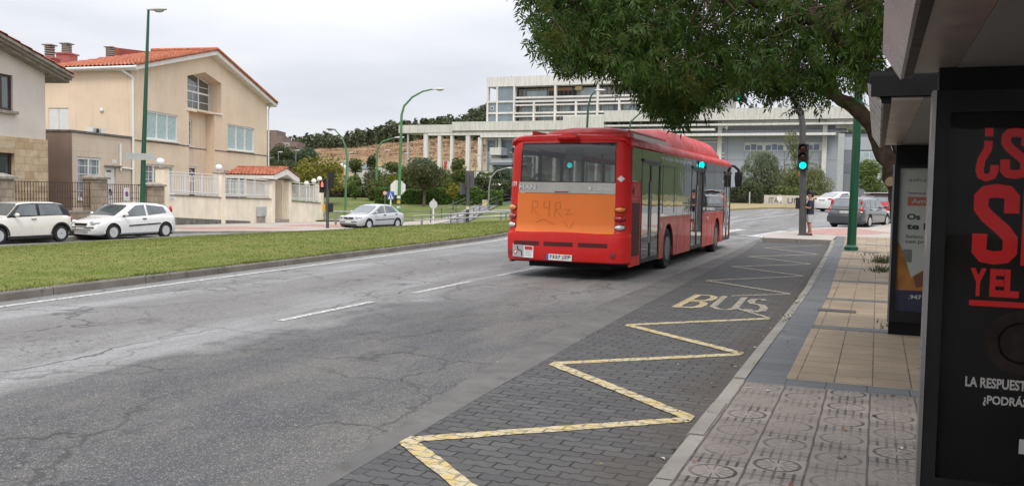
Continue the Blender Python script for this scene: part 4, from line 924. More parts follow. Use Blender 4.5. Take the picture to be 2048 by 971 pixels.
for x in (-67.4, -57.6, -47.8, -38.0): b.box(x, x+.45, HY-.06, HY+.9, 0, 25.39, M_HW)
for x in (-72.4, -62.5, -52.7, -42.9): b.box(x, x+.42, HY-.04, HY+.9, 0, 22.1, M_HW)
b.build('column', tw, smooth=0) if False else b.build('frame_columns', tw, smooth=0)
b = WB(to)
for (z0, z1, d0, x0) in ((22.6, 23.0, 0, -76.8), (21.75, 22.15, -.02, -76.8), (21.0, 21.3, 0, -76.8), (19.2, 19.55, 0, -76.8), (18.5, 18.75, 0, -76.8), (16.2, 16.5, 0, -76.8), (15.5, 15.8, 0, -76.8), (13.2, 13.5, 0, -76.8), (12.5, 12.8, 0, -76.8), (10.2, 10.5, 0, -76.8), (9.5, 9.8, 0, -76.8)): b.box(x0, -29.8, HY+.02+d0, HY+1.2, z0, z1, M_HW)
for z in (21.8, 19.25, 16.3, 13.3, 10.3, 7.3): b.box(-83.5, -77, HY-.02, HY+.7, z, z+.4, M_HW)
for z in (22.0, 19.0, 16.0, 13.0, 10.0): b.box(-76.8, -29.8, HY+.9, HY+2.7, z, z+.25, M_HW)
b.build('floor_slabs', tw, smooth=0)
b = WB(to)
for (z0, z1) in ((22.2, 25.35),):
    b.box(-80.95, -77.2, HY+.25, HY+.5, z0, z1, M_HP)
for (z0, z1) in ((19.65, 21.8), (16.7, 19.25), (13.7, 16.3), (10.7, 13.3), (7.7, 10.3), (4, 7.3)):
    b.box(-83.3, -81.35, HY+.25, HY+.5, z0, z1, M_HP); b.box(-80.95, -77.2, HY+.25, HY+.5, z0, z1, M_HP)
b.build('glass_panels', tw, smooth=0)
for (z0, z1) in ((20.2, 21.0), (11.6, 12.4)):
    b = WB(to); b.box(-82.75, -81.95, HY+.16, HY+.24, z0, z1, M_HW); w = b.build('window', tw, smooth=0); b = WB(to); b.box(-82.63, -82.07, HY+.12, HY+.158, z0+.12, z1-.12, M_HBG); b.build('pane', w, smooth=0)
for z0, z1 in ((19.6, 20.95), (16.6, 18.4), (13.6, 15.4), (10.6, 12.4)):
    for x in (-76.5, -71.8, -66.8, -61.9, -57.0, -52.1, -47.2, -42.3):
        b = WB(to); b.box(x, x+4.0, HY+2.3, HY+2.58, z0-.4, z1+.1, M_HW).box(x+.3, x+1.2, HY+2.22, HY+2.298, z0, z1, M_HG).box(x+1.3, x+2.5, HY+2.22, HY+2.298, z0, z1, M_HG).box(x+2.6, x+3.8, HY+2.22, HY+2.298, z0, z1, M_HBG if (int(x) % 3 == 0) else M_HG); b.build('window', tw, smooth=0)
b = WB(to)
for x in range(-76, -30, 1): b.box(x, x+.12, HY+2.4, HY+2.58, 23, 25.38, M_HD)
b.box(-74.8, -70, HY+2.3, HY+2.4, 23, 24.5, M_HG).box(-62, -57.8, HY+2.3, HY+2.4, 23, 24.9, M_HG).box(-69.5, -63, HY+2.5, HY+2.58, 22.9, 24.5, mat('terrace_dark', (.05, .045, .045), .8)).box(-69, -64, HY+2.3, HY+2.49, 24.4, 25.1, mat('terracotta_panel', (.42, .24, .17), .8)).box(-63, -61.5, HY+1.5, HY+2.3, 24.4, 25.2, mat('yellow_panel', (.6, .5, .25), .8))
b.build('terrace_front', tw, smooth=0)
b = WB(to); b.tube([(-79.2, HY+4, 27.6), (-79.3, HY+4, 28.3)], .1, M_HD, 6).tube([(-79.3, HY+4, 28.0), (-78.4, HY+4, 27.75)], .13, M_HD, 6); b.build('roof_vent', tw)
# colonnade
co = (-88, HY-9, G(-88, HY)); cl = thing('colonnade', 'long white concrete canopy on tall square columns beside the hospital', 'building', co)
CY = HY-2.6
b = WB(co); b.box(-105.1, -91.03, CY, HY+5, 14.95, 16.78, M_HC).box(-91.02, -64.2, CY-.3, HY-.2, 15.35, 17.35, M_HC).box(-64.19, -54.95, CY-.2, HY-.2, 15.3, 18.25, M_HC).box(-54.94, 8, CY-.4, HY-.2, 16.95, 19.25, M_HC); b.build('beam', cl, smooth=0)
b = WB(co); b.box(-97.4, -54.95, CY+.1, HY-.4, 14.35, 14.94, M_HW).box(-91.0, -64, CY+.3, HY-.4, 14.95, 15.34, M_HC).box(-84, -8, CY-.1, HY-.4, 13.8, 14.3, M_HW).box(-54.9, 6, CY, HY-.3, 15.9, 16.3, M_HW).box(-54.9, -31.5, CY+.02, HY-.3, 14.9, 15.3, M_HW); b.build('lintel', cl, smooth=0)
for x, w_ in ((-98.6, 1.05), (-94.9, .8), (-91.7, .66), (-87.75, .95), (-84.7, .9)):
    b = WB(co); zt = 14.34 if x > -97.5 else 14.94; zt = 13.79 if x > -84.9 else zt; b.box(x, x+w_, CY+.2, CY+1.1, 1, zt, M_HW); b.build('column', cl, smooth=0)
b = WB(co); b.cyl((-102.9, CY+.6, 1), (-102.9, CY+.6, 14.94), .24, M_GREY, 12); b.build('column', cl)
for x in (-80.2, -76.4, -71, -67, -59.5): b = WB(co); b.box(x, x+.6, HY-1.2, HY-.4, 1, 13.79 if x > -79 else 14.3, M_HW); b.build('column', cl, smooth=0)
# stair turret with terrace
sto = (-77, 184, G(-77, 184)); st_ = thing('stair_turret', 'pale concrete stair turret with a railed terrace in front of the hospital', 'building', sto)
b = WB(sto); b.box(-80.6, -77.9, 185, 187.4, 1, 11.4, M_HC); b.build('wall', st_, smooth=0)
b = WB(sto); b.box(-77.88, -76.6, 185.3, 187.2, 8.9, 11.3, M_HD); b.build('doorway', st_, smooth=0)
b = WB(sto); b.box(-79.9, -71, 183, 187, 7.45, 7.95, M_HD); b.box(-79.3, -72, 184, 186, 6.9, 7.44, M_HD); b.build('terrace', st_, smooth=0)
b = WB(sto); b.box(-79.7, -71, 183.05, 183.11, 8.75, 8.85, M_GREY)
for i in range(22): b.box(-79.6+i*.4, -79.55+i*.4, 183.05, 183.1, 7.96, 8.75, M_GREY)
b.box(-79.5, -74, 183.06, 183.09, 8.05, 8.6, M_GREY); b.build('railing', st_, smooth=0)
b = WB(sto); b.box(-80.2, -75, 183.5, 186, 9.6, 9.72, M_HD); b.build('awning', st_, smooth=0)
b = WB(sto); b.box(-81.9, -80.7, 186.5, 187, 1, 10.6, M_HP); b.build('glass_bay', st_, smooth=0)
# right wing
wgo = (-12, HY, G(-12, HY)); wg = thing('hospital_wing', 'long blue grey panelled hospital wing with ribbon windows and white pilasters', 'building', wgo)
b = WB(wgo); b.box(-54, -6.1, HY+.3, HY+14, 0, 15.2, M_HB); b.build('wall', wg, smooth=0)
b = WB(wgo)
for x in (-47, -40, -33.8, -29.2, -25.8, -21.8, -17.8, -13.8): b.box(x, x+.07, HY+.27, HY+.299, 0, 15.2, M_HD)
b.box(-54, -6.1, HY+.26, HY+.298, 15.1, 15.25, M_HD).box(-54, -6.1, HY+.27, HY+.299, 9., 9.06, M_HD); b.build('panel_joints', wg, smooth=0)
b = WB(wgo); b.box(-29.3, -10.6, HY+.2, HY+1, 15.26, 16.5, mat('grey_band', (.25, .26, .27), .6)).box(-30.3, 8, HY+.5, HY+1.2, 16.52, 17, M_HC).box(-9.6, -8.3, HY+.2, HY+1, 15.3, 16.5, M_HD).box(-8.2, 8, HY+.3, HY+1, 15.0, 16.5, M_HC); b.build('fascia', wg, smooth=0)
for x in (-31.1, -10.55): b = WB(wgo); b.box(x, x+.85, HY-.8, HY+.6, 0, 17.2, M_HW); b.build('pilaster', wg, smooth=0)
b = WB(wgo); b.box(-25.8, -10.6, HY+.18, HY+.255, 10.85, 12.55, M_HW); w = b.build('window_band', wg, smooth=0)
for i, x in enumerate((-25.6, -24.4, -23.2, -21.5, -20.3, -19.1, -17.4, -16.2, -15., -13.4, -12.2)):
    b = WB(wgo); b.box(x, x+1.0, HY+.12, HY+.178, 11.05, 12.2 if i % 3 == 1 else 12.0, M_HBG); b.build('pane', w, smooth=0)
# dark office front at the right
do = (0, 165, G(0, 165)); df = thing('office_block', 'slate clad office block with strips of pale windows at the right', 'building', do)
b = WB(do); b.box(-6.2, 24, 165, 180, 0, 12.6, M_HD); b.build('wall', df, smooth=0)
b = WB(do); b.box(-6.3, 24.2, 164.9, 180, 12.62, 12.85, M_BLACK); b.build('coping', df, smooth=0)
b = WB(do); b.box(-6, 24, 164.93, 164.995, 9.8, 12.0, M_HB).box(-6, 24, 164.93, 164.995, 5.9, 7.4, mat('mid_slate', (.14, .15, .17), .6)); b.build('spandrel', df, smooth=0)
for z0, z1 in ((7.5, 9.5), (3.9, 5.8)):
    b = WB(do); b.box(-3.1, 16, 164.9, 164.99, z0, z1, M_HW); w = b.build('window', df, smooth=0); b = WB(do)
    for i in range(12):
        x = -3+i*1.55; b.box(x, x+1.4, 164.85, 164.898, z0+.1, (z0+z1)/2-.05, M_HG).box(x, x+1.4, 164.85, 164.898, (z0+z1)/2+.05, z1-.1, M_CGLASS if False else M_HG)
    b.build('pane', w, smooth=0)
b = WB(do); b.box(-6.6, -5.6, 164.6, 165, 0, 12.6, M_GREY); b.build('downpipe', df, smooth=0)
# small white walls, stair ramp and kiosk roofs half hidden in the trees
def wallthing(name, lab, cat, x0, x1, y, z0, z1, m_, dy=.5):
    o = ((x0+x1)/2, y, min(z0, G(x0, y))); b = WB(o); b.box(x0, x1, y, y+dy, G(x0, y)-.3, z1-.12, m_).box(x0-.08, x1+.08, y-.06, y+dy+.06, z1-.118, z1, M_CAP); ob = tag(b.build(name, smooth=0), lab, cat); ob.location = o
wallthing('retaining_wall', 'white retaining wall partly hidden by trees left of the green lamp post', 'wall', -93.5, -88.6, 150, 4., 5.5, M_HW); wallthing('retaining_wall', 'taller white retaining wall right of the glass balustrade', 'wall', -88.4, -84, 149, 4, 6.0, M_HW)
wallthing('retaining_wall', 'pale wall between the white columns above the olive tree', 'wall', -84, -70, 160, 3, 5.6, M_HW); wallthing('retaining_wall', 'white wall beside the corner of the beige house', 'wall', -101, -88, 130, 4, 5.4, M_HW)
o = (-91, 148, 4.2); b = WB(o); b.box(-93, -88.6, 147.9, 147.96, 5.52, 6.3, M_HG).box(-93, -88.6, 147.88, 147.97, 6.3, 6.36, M_GREY); ob = tag(b.build('balustrade', smooth=0), 'glass balustrade above the white retaining wall', 'railing'); ob.location = o
o = (-94, 147, 4.2); b = WB(o); b.prism([(-96, 147, 6.5), (-95.6, 147, 6.5), (-91.5, 147, 4.6), (-91.9, 147, 4.4)], (0, 1.5, 0), M_HW); b.tube([(-96, 147, 7.2), (-91.7, 147, 5.3)], .05, M_GREY, 5)
for i in range(6): b.cyl((-96+i*.8, 147, 6.4-i*.36), (-96+i*.8, 147, 7.2-i*.36), .04, M_GREY, 5)
ob = tag(b.build('stair_ramp', smooth=0), 'white stair flight with a handrail behind the green lamp post', 'stairs'); ob.location = o
o = (-52, 84, 1); b = WB(o); b.box(-54, -51.6, 86.2, 88, 1.9, 2.05, M_HW).box(-50.2, -47.5, 87, 89, 1.95, 2.1, M_HW).box(-53, -52.8, 86.5, 86.7, .3, 1.9, M_GREY).box(-49, -48.8, 87.5, 87.7, .3, 1.95, M_GREY); ob = tag(b.build('canopy_roof', smooth=0), 'flat white shelter roofs over the bronze hedge', 'roof'); ob.location = o
# flags
for i, (x, c_, h_) in enumerate(((-84.5, (.5, .05, .05), 8.0), (-83.6, (.65, .65, .66), 8.0), (-82.8, (.5, .06, .08), 8.0), (-82.0, (.1, .12, .3), 8.0), (-81.2, (.05, .08, .3), 8.0))):
    lab = ('leftmost red flag of the row between the white columns', 'pale flag beside the leftmost red flag', 'red flag in the middle of the row of flags', 'greyish blue flag right of the middle red flag', 'dark blue flag at the right end of the row')[i]
    o = (x, 170, 3.); e_ = thing('flag', lab, 'flag', o, 0, 'flags between the columns'); b = MB(); b.cyl((0, 0, 0), (0, 0, h_-3), .05, M_WHITE, 6); b.build('pole', e_)
    b = MB(); m_ = mat('flag_cloth_%d' % i, c_, .8); pts = [(.05+.12*j*.9, .12*math.sin(j*1.7+i), 0) for j in range(6)]
    b.loft([[(p[0], p[1], h_-3-.05-k*.35-p[0]*.9) for p in pts] for k in range(5)], m_, closed=False); b.build('cloth', e_)
# brown apartment block on the hill
o = (-168, 352, 12); ab = thing('apartment_block', 'brown brick apartment block on the hill beside the beige house', 'building', o)
e1, e2 = Vector((math.cos(YAW), -math.sin(YAW))), None
def ap(a, d, z): p = view_pt(a, d); return (p.x-o[0], p.y-o[1], z-o[2])
M_APT = mat('brown_brick', (.2, .15, .13), .9, var=.15); M_APT2 = mat('grey_facade', (.34, .31, .29), .85)
for (a0, a1, z1, m_) in ((-118, -99.6, 25.6, M_APT), (-99.58, -97.3, 23.2, M_APT), (-97.28, -94.2, 20.6, M_APT2), (-94.18, -91., 20.9, M_APT)):
    b = MB(); b.loft([[ap(a0, 380, 6), ap(a1, 380, 6), ap(a1, 395, 6), ap(a0, 395, 6)], [ap(a0, 380, z1), ap(a1, 380, z1), ap(a1, 395, z1), ap(a0, 395, z1)]], m_); b.build('wall', ab, smooth=0)
for j in range(5):
    b = MB(); a0 = -103.2; z = 14+j*2.3; b.loft([[ap(a0, 379.8, z), ap(a0+1, 379.8, z), ap(a0+1, 379.8, z+1.4), ap(a0, 379.8, z+1.4)], [ap(a0, 379.95, z), ap(a0+1, 379.95, z), ap(a0+1, 379.95, z+1.4), ap(a0, 379.95, z+1.4)]], M_DGLASS); b.build('window', ab, smooth=0)
# stone sign wall with lettering, dark railing, verge posts
o = (-7.5, 88., G(-7.5, 88)); sw = thing('sign_wall', 'pale stone sign wall with dark lettering across the junction', 'sign', o); SWM = mat('pale_sign_stone', (.5, .47, .42), .9, var=.15, streak=.3)
b = MB(); b.box(-2.45, 10, 0, .4, -.3, .95, SWM); b.build('wall', sw, smooth=0)
b = MB(); M_LET = mat('bronze_letters', (.06, .05, .045), .5); b.text('ITAL', (-2.0, -.012, .2), (1, 0, 0), (0, 0, 1), M_LET, w=1.15, h=.5); b.text('UNIVERSITARIO', (-.3, -.012, .2), (1, 0, 0), (0, 0, 1), M_LET, w=5.6, h=.5); b.build('lettering', sw, smooth=0)
o = (-12, 87, G(-12, 87)); rl = thing('railing', 'dark metal railing in front of the hedge right of the bus', 'fence', o); b = MB()
for z in (.15, .95): b.box(-3.2, 2.05, -.02, .02, z, z+.04, M_BLACK)
b.build('rail', rl, smooth=0); b = MB()
for i in range(44): b.box(-3.2+i*.12, -3.175+i*.12, -.012, .012, 0, 1.0, M_BLACK)
b.build('bars', rl, smooth=0)
o = (-10.9, 85, G(-10.9, 85)+.1); b = WB(o); b.cyl((-10.9, 85, o[2]-.1), (-10.9, 85, o[2]+1.15), .06, M_GREY, 8); ob = tag(b.build('marker_post'), 'slim grey post in front of the dark railing', 'post'); ob.location = o
o = (-8.2, 84.5, G(-8.2, 84.5)+.1); e_ = thing('direction_sign', 'small white round sign on a post before the stone sign wall', 'sign', o); b = MB(); b.cyl((0, 0, -.1), (0, 0, .75), .03, M_SIGNW, 8); b.build('post', e_); b = MB(); b.lathe([(.01, 0), (.24, 0), (.24, .03), (.01, .03)], (0, -.05, .6), M_SIGNW, 20, 'y'); b.prism([(-.02, -.05, .8), (.14, -.05, .8), (.06, -.05, .98)], (0, .03, 0), M_SIGNW); b.build('disc', e_)
# ================================================================== THE BUS
def paintm(name, col, rough=.25, coat=.8, var=.05, dirt=.25):
    t = NT(name); o = t.co(); _, _, Z = t.xyz(o); c = t.mix(t.rng(t.noise(o, 1.2, 4), .3, .7), tuple(v*(1-var) for v in col), col)
    d = t.ma('MULTIPLY', t.rng(t.noise(t.map(o, (3, 3, 1.2)), 2.2, 5, .65), .42, .72), t.rng(Z, .15, 1.3, dirt, dirt*.25)); c = t.mix(d, c, (.14, .12, .1))
    t.set(Base_Color=c, Roughness=t.rng(t.noise(o, 3, 4), .3, .7, rough*.8, rough*1.4), Coat_Weight=coat); t.b.inputs['Specular IOR Level'].default_value = .5 if coat > .3 else .3; t.b.inputs['Coat Roughness'].default_value = .08; return t.m
M_BRED = paintm('bus_red_paint', (.6, .016, .014), .45, .04, .1); M_BRED2 = paintm('bus_side_red', (.55, .05, .035), .4, .2, .08, .4)
M_BORG = paintm('bus_orange_panel', (.75, .185, .032), .5, .08, .06, .14); M_BSIL = mat('brushed_trim', (.42, .4, .36), .35, .6, var=.1, sc=4)
M_BDRED = mat('dark_red_grille', (.22, .02, .022), .6); M_RUB = mat('tyre_rubber', (.016, .016, .017), .85, var=.3, bump=.2); M_RIM = mat('alloy_rim', (.56, .57, .58), .35, .3, var=.08)
M_STEEL = mat('steel_wheel', (.2, .2, .2), .5, .5, var=.3); M_UNDER = mat('underbody', (.01, .01, .01), .9); M_AMB = mat('amber_lens', (.75, .2, .015), .12, spec=.8, coat=.5); M_REDL = mat('red_lens', (.4, .012, .015), .12, spec=.8, coat=.5); M_CLR = mat('clear_lens', (.6, .6, .6), .1, .3, spec=.8, coat=.5)
M_SEAT = mat('grey_blue_seat', (.3, .33, .38), .8); M_INT = mat('bus_interior', (.4, .4, .4), .7); M_PLATE = mat('number_plate', (.68, .68, .66), .4, var=.05)
def glassmat(name, tint, refl=1., haze=.0, base=(.3, .32, .33)):
    t = NT(name); o = t.co(); tr = t.n('ShaderNodeBsdfTransparent'); tr.inputs[0].default_value = (*tint, 1); gl = t.n('ShaderNodeBsdfGlossy'); gl.inputs['Roughness'].default_value = .015; gl.inputs[0].default_value = (1, 1, 1, 1)
    gm_ = t.n('ShaderNodeNewGeometry'); dp = t.n('ShaderNodeVectorMath', operation='DOT_PRODUCT'); t.l(gm_.outputs['Incoming'], dp.inputs[0]); t.l(gm_.outputs['Normal'], dp.inputs[1]); cs_ = t.ma('ABSOLUTE', dp.outputs['Value']); fres = t.ma('ADD', .045, t.ma('MULTIPLY', .955, t.ma('POWER', t.ma('SUBTRACT', 1., cs_), 5.))); nz_ = t.noise(o, 1.6, 2); bp = t.n('ShaderNodeBump'); t.l(nz_, bp.inputs['Height']); bp.inputs['Strength'].default_value = .06; bp.inputs['Distance'].default_value = .05; t.l(bp.outputs[0], gl.inputs['Normal'])
    f = t.ma('MINIMUM', t.ma('MULTIPLY', fres, refl), 1.)
    df = t.n('ShaderNodeBsdfDiffuse'); df.inputs[0].default_value = (*base, 1); m0 = t.n('ShaderNodeMixShader'); m0.inputs[0].default_value = haze; t.l(tr.outputs[0], m0.inputs[1]); t.l(df.outputs[0], m0.inputs[2])
    ms = t.n('ShaderNodeMixShader'); t.l(f, ms.inputs[0]); t.l(m0.outputs[0], ms.inputs[1]); t.l(gl.outputs[0], ms.inputs[2]); t.l(ms.outputs[0], t.out.inputs[0]); return t.m
M_TINT = glassmat('tinted_bus_glass', (.3, .32, .325), 1.7, .03, (.06, .06, .06)); M_TINTL = glassmat('light_bus_glass', (.85, .87, .87), 1.1, .01, (.1, .1, .1)); M_REARG = glassmat('rear_bus_glass', (.5, .52, .53), 1.0, .06, (.09, .094, .1)); M_CARG = glassmat('car_glass', (.33, .36, .37), 1.6, .12, (.2, .22, .23))
BX, BY = -5.83, 17.22
bus = thing('city_bus', 'red city bus with orange engine cover and silver trim driving away', 'bus', (BX, BY, 0), 0)
BL, HWD, ZB_, ZS, ZT_ = 13.45, 1.3, .28, 1.22, 2.66
def arcs(y0, y1, zb, zt, arch):
    """side panel outline (y,z) with wheel arches (yc, r, zc)"""
    p = [(y0, zb)]
    for yc, r in arch:
        zc = .5; a0 = math.acos(min(1, (zc-zb)/r)) if False else 0
        p += [(yc-r, zb), (yc-r, zc-.05)]+[(yc-r*math.cos(k*PI/12), zc+r*math.sin(k*PI/12)) for k in range(13)]+[(yc+r, zc-.05), (yc+r, zb)]
    return p+[(y1, zb), (y1, zt), (y0, zt)]
A1, A2 = 3.8, 10.72
sidesR = [(.28, 1.06, ZB_, 1.99, [], M_BRED), (2.82, 6.46, ZB_, ZS, [(A1, .56)], M_BRED2), (8.22, 11.82, ZB_, ZS+.03, [(A2, .56)], M_BRED2)]
b = MB()
for y0, y1, z0, z1, ar, m_ in sidesR: b.prism([(HWD-.05, y, z) for y, z in arcs(y0, y1, z0, z1, ar)], (.05, 0, 0), m_)
b.prism([(-HWD, y, z) for y, z in arcs(.28, BL-.3, ZB_, ZS, [(A1, .56), (A2, .56)])], (.05, 0, 0), M_BRED2)
b.build('side_panel', bus, smooth=0)
# roof with rounded edges and cant rails
prof = [(HWD, ZT_), (HWD, 2.76), (1.27, 2.82), (1.2, 2.87), (1.0, 2.9), (0, 2.93)]
ring = [(x, z) for x, z in prof]+[(-x, z) for x, z in reversed(prof[:-1])]
ring2 = [(x*.96, z-.1) for x, z in reversed(ring)]
b = MB(); ys_ = [.12, .2, 6, BL-.5, BL-.15]
b.loft([[(x*(.955 if i == 0 else .985 if i == 4 else 1)*(.962 if x < 0 else .996), y, max(z-(.03 if i in (0, 4) else 0), (2.79 if abs(x) > 1.1 else 2.8) if i == 0 else (2.7 if i == 1 else 0))) for x, z in ring+ring2] for i, y in enumerate(ys_)], M_BRED); b.build('roof', bus)
# rear roof housing and gas tank pod
def pod(stations, m_, name, parent=bus):
    b = MB(); rings = []
    for y, hw_, z0, z1, ch in stations:
        h = z1-z0; rings.append([(hw_, y, z0), (hw_, y, z0+h*.35), (hw_-ch*.35, y, z1-h*.22), (hw_-ch, y, z1-h*.03), (hw_*.4, y, z1+.02), (-hw_*.4, y, z1+.02), (-hw_+ch, y, z1-h*.03), (-hw_+ch*.35, y, z1-h*.22), (-hw_, y, z0+h*.35), (-hw_, y, z0)])
    b.loft(rings, m_); return b.build(name, parent, smooth=40)
pod([(1.15, .86, 2.86, 2.88, .1), (1.17, .9, 2.86, 3.0, .2), (1.3, .94, 2.86, 3.09, .3), (1.7, .98, 2.86, 3.14, .35), (3.4, 1.0, 2.86, 3.2, .35), (4.3, 1.02, 2.86, 3.22, .35)], M_BRED, 'roof_housing')
pod([(4.28, 1.12, 2.84, 2.9, .05), (4.9, 1.13, 2.84, 3.2, .35), (5.3, 1.13, 2.84, 3.33, .45), (6.2, 1.13, 2.84, 3.41, .5), (10.2, 1.13, 2.84, 3.43, .5), (11.3, 1.12, 2.84, 3.38, .5), (11.9, 1.1, 2.84, 3.22, .4), (12.35, 1.06, 2.84, 2.95, .06)], M_BRED, 'gas_tank_cover')
for sx in (1, -1): b = MB(); b.box(min(sx*1.072, sx*1.115), max(sx*1.072, sx*1.115), 1.0, 4.3, 2.87, 2.98, M_BSIL).box(min(sx*1.02, sx*1.0715), max(sx*1.02, sx*1.0715), .9, 4.3, 2.88, 3.04, M_BRED); b.build('roof_rail', bus, smooth=0)
b = MB(); b.box(.8, 1.12, .55, .95, 2.85, 2.95, M_BRED); b.build('roof_vent', bus, smooth=0)
# rear end
def yr(x, z):
    y = 0.; ax = abs(x)
    if ax > 1.0: y += .3-math.sqrt(max(0, .09-(ax-1.0)**2))
    y += .03*(x/1.3)**2
    if z > .95: y += .045*(z-.95)/1.9+.12*max(0, (z-2.55)/.3)**2
    else: y -= .07*smooth(.36, .5, z)*(1 if z > .5 else 1)
    return y
def xr_(x, z): return x*(1-.022*max(0, z-1.0)) if x < 0 else x*(1-.004*max(0, z-1.))
def patch(b, x0, x1, z0, z1, m_, off=0., nx=10, nz=6, topbow=0.):
    vs = []; fs = []
    for j in range(nz+1):
        for i in range(nx+1):
            x = lerp(x0, x1, i/nx); z = lerp(z0, z1+topbow*(1-(x/1.3)**2), j/nz); vs.append((xr_(x, z), yr(x, z)-off, z))
    for j in range(nz):
        for i in range(nx): q = j*(nx+1)+i; fs.append((q, q+1, q+nx+2, q+nx+1))
    b.add(vs, fs, m_)
b = MB()
patch(b, -1.3, -1.005, .9, 2.86, M_BRED, 0, 10, 14); patch(b, 1.03, 1.3, .9, 2.86, M_BRED, 0, 10, 14); patch(b, -1.005, 1.03, 2.74, 2.87, M_BRED, 0, 10, 3)
b.build('rear_frame', bus, smooth=50)
b = MB(); patch(b, -1.005, 1.03, 1.95, 2.74, M_REARG, -.004, 12, 6); b.build('rear_window', bus, smooth=50)
b = MB()
for x0, x1, z0, z1 in ((-1.012, -.985, 1.94, 2.75), (1.012, 1.036, 1.94, 2.75), (-.985, 1.012, 2.725, 2.75), (-.985, 1.012, 1.94, 1.96)): patch(b, x0, x1, z0, z1, M_BLACK, .004, 6, 4)
b.build('window_seal', bus, smooth=0)
b = MB(); patch(b, -1.03, 1.04, 1.73, 1.945, M_BSIL, .022, 12, 3); b.text('MAN', (-1.0, -.012, 1.8), (1, -.012, 0), (0, .02, 1), mat('chrome_letters', (.55, .55, .54), .2, .8), w=.37, h=.085, bold=.03)
b.text('Castrosua', (.6, -.012, 1.795), (1, .05, 0), (0, .02, 1), MATS['chrome_letters'], w=.37, h=.075, bold=.025); b.lathe([(.01, 0), (.035, 0), (.035, .008)], (.52, -.018, 1.83), MATS['chrome_letters'], 12, 'y')
tr_ = b.build('trim_panel', bus, smooth=50)
b = MB(); patch(b, -.22, .07, 1.745, 1.765, M_BDRED, .035, 4, 1); b.build('handle', tr_, smooth=0)
b = MB(); patch(b, -1.05, 1.04, .935, 1.725, M_BORG, .012, 14, 8); en = b.build('engine_cover', bus, smooth=50)
b = MB(); GT = mat('graffiti_grey', (.6, .17, .03), .6)
for pts in ([(-.72, 1.3), (-.7, 1.56), (-.6, 1.57), (-.58, 1.46), (-.69, 1.42), (-.55, 1.26)], [(-.45, 1.56), (-.45, 1.43), (-.34, 1.42), (-.33, 1.58), (-.34, 1.26)], [(-.22, 1.24), (-.2, 1.54), (-.1, 1.55), (-.09, 1.43), (-.2, 1.4), (-.05, 1.25)], [(.0, 1.4), (.12, 1.42), (.02, 1.3), (.16, 1.32)], [(-.62, 1.13), (-.45, 1.2), (-.2, 1.1)], [(0., 1.15), (.1, 1.02), (.2, 1.16)]):
    b.tube([(x, yr(x, z)-.013, z) for x, z in pts], .009, GT, 4)
b.build('graffiti', en, smooth=0)
b = MB(); b.lathe([(.001, .003), (.2, 0), (.21, -.01)], (.0, 0, 0), M_BORG, 24, 'y'); 
b = MB(); vs, fs = [], []
rows = [(.34, .1), (.37, .0), (.5, -.03), (.62, -.035), (.74, -.035), (.86, -.035), (.9, -.02), (.93, .04)]
NX = 26
for z, o_ in rows:
    for i in range(NX+1):
        x = -1.32+2.64*i/NX; vs.append((x, yr(x*1.3/1.32, .95)+.0+o_*1.0-.01+(.0 if abs(x) < 1.2 else 0), z-.03*0+(.035*(1-(x/1.32)**2) if z > .88 else 0)))
for j in range(len(rows)-1):
    for i in range(NX): q = j*(NX+1)+i; fs.append((q, q+1, q+NX+2, q+NX+1))
b.add(vs, fs, M_BRED); b.box(-1.3, 1.3, .3, .33, .4, .9, M_UNDER)
b.box(-1.32, -1.28, .25, .62, .35, .9, M_BRED).box(1.275, 1.305, .25, .32, .35, .9, M_BRED); bp = b.build('bumper', bus, smooth=40)
def bq(x, z, off): return (x, yr(x*1.3/1.32, .95)-.045-off, z)
for x0, x1 in ((-1.05, -.5), (-.4, .22), (.33, .93)):
    b = MB(); vs = [bq(lerp(x0, x1, i/6), z, .002) for z in (.66, .75) for i in range(7)]; b.add(vs, [(i, i+1, i+8, i+7) for i in range(6)], M_BDRED)
    for k in range(5):
        z = .67+.017*k; b.tube([bq(lerp(x0, x1, i/6), z, .004) for i in range(7)], .004, M_UNDER, 4)
    b.build('grille_slot', bp, smooth=0)
b = MB(); b.prism([bq(-.33, .385, .0), bq(.21, .375, .0), bq(.21, .495, .0), bq(-.33, .505, .0)], (0, -.02, 0), M_PLATE); b.prism([bq(-.33, .385, .0), bq(-.285, .385, .0), bq(-.285, .505, .0), bq(-.33, .505, .0)], (0, -.022, 0), M_SIGNB)
b.text('7327 JZP', (-.265, -.141, .402), (1, -.015, 0), (0, 0, 1), M_BLACK, w=.45, h=.08, bold=.01); b.build('number_plate', bp, smooth=0)
b = MB(); b.prism([bq(-1.08, .42, .002), bq(-.84, .41, .002), bq(-.84, .66, .002), bq(-1.08, .68, .002)], (0, -.004, 0), mat('sticker_grey', (.36, .36, .36), .5)); b.prism([bq(-.835, .41, .002), bq(-.62, .405, .002), bq(-.62, .645, .002), bq(-.835, .655, .002)], (0, -.004, 0), M_SIGNW)
b.prism([bq(-.81, .57, .008), bq(-.64, .565, .008), bq(-.64, .635, .008), bq(-.81, .64, .008)], (0, -.003, 0), M_SIGNR); b.tube([bq(-.97, .64, .01), bq(-.97, .58, .01), bq(-.88, .54, .01), bq(-.87, .44, .01)], .01, M_BLACK, 5)
b.prism([bq(-1.06, .55, .008), bq(-.96, .55, .008), bq(-1.01, .46, .008)], (0, -.003, 0), M_SIGNR); b.prism([bq(-1.04, .538, .012), bq(-.98, .538, .012), bq(-1.01, .484, .012)], (0, -.003, 0), M_SIGNW)
for k in range(3): z = .53-.04*k; b.prism([bq(-.81, z, .008), bq(-.66, z, .008), bq(-.66, z+.012, .008), bq(-.81, z+.012, .008)], (0, -.003, 0), M_GREY)
b.build('give_way_sticker', bp, smooth=0)
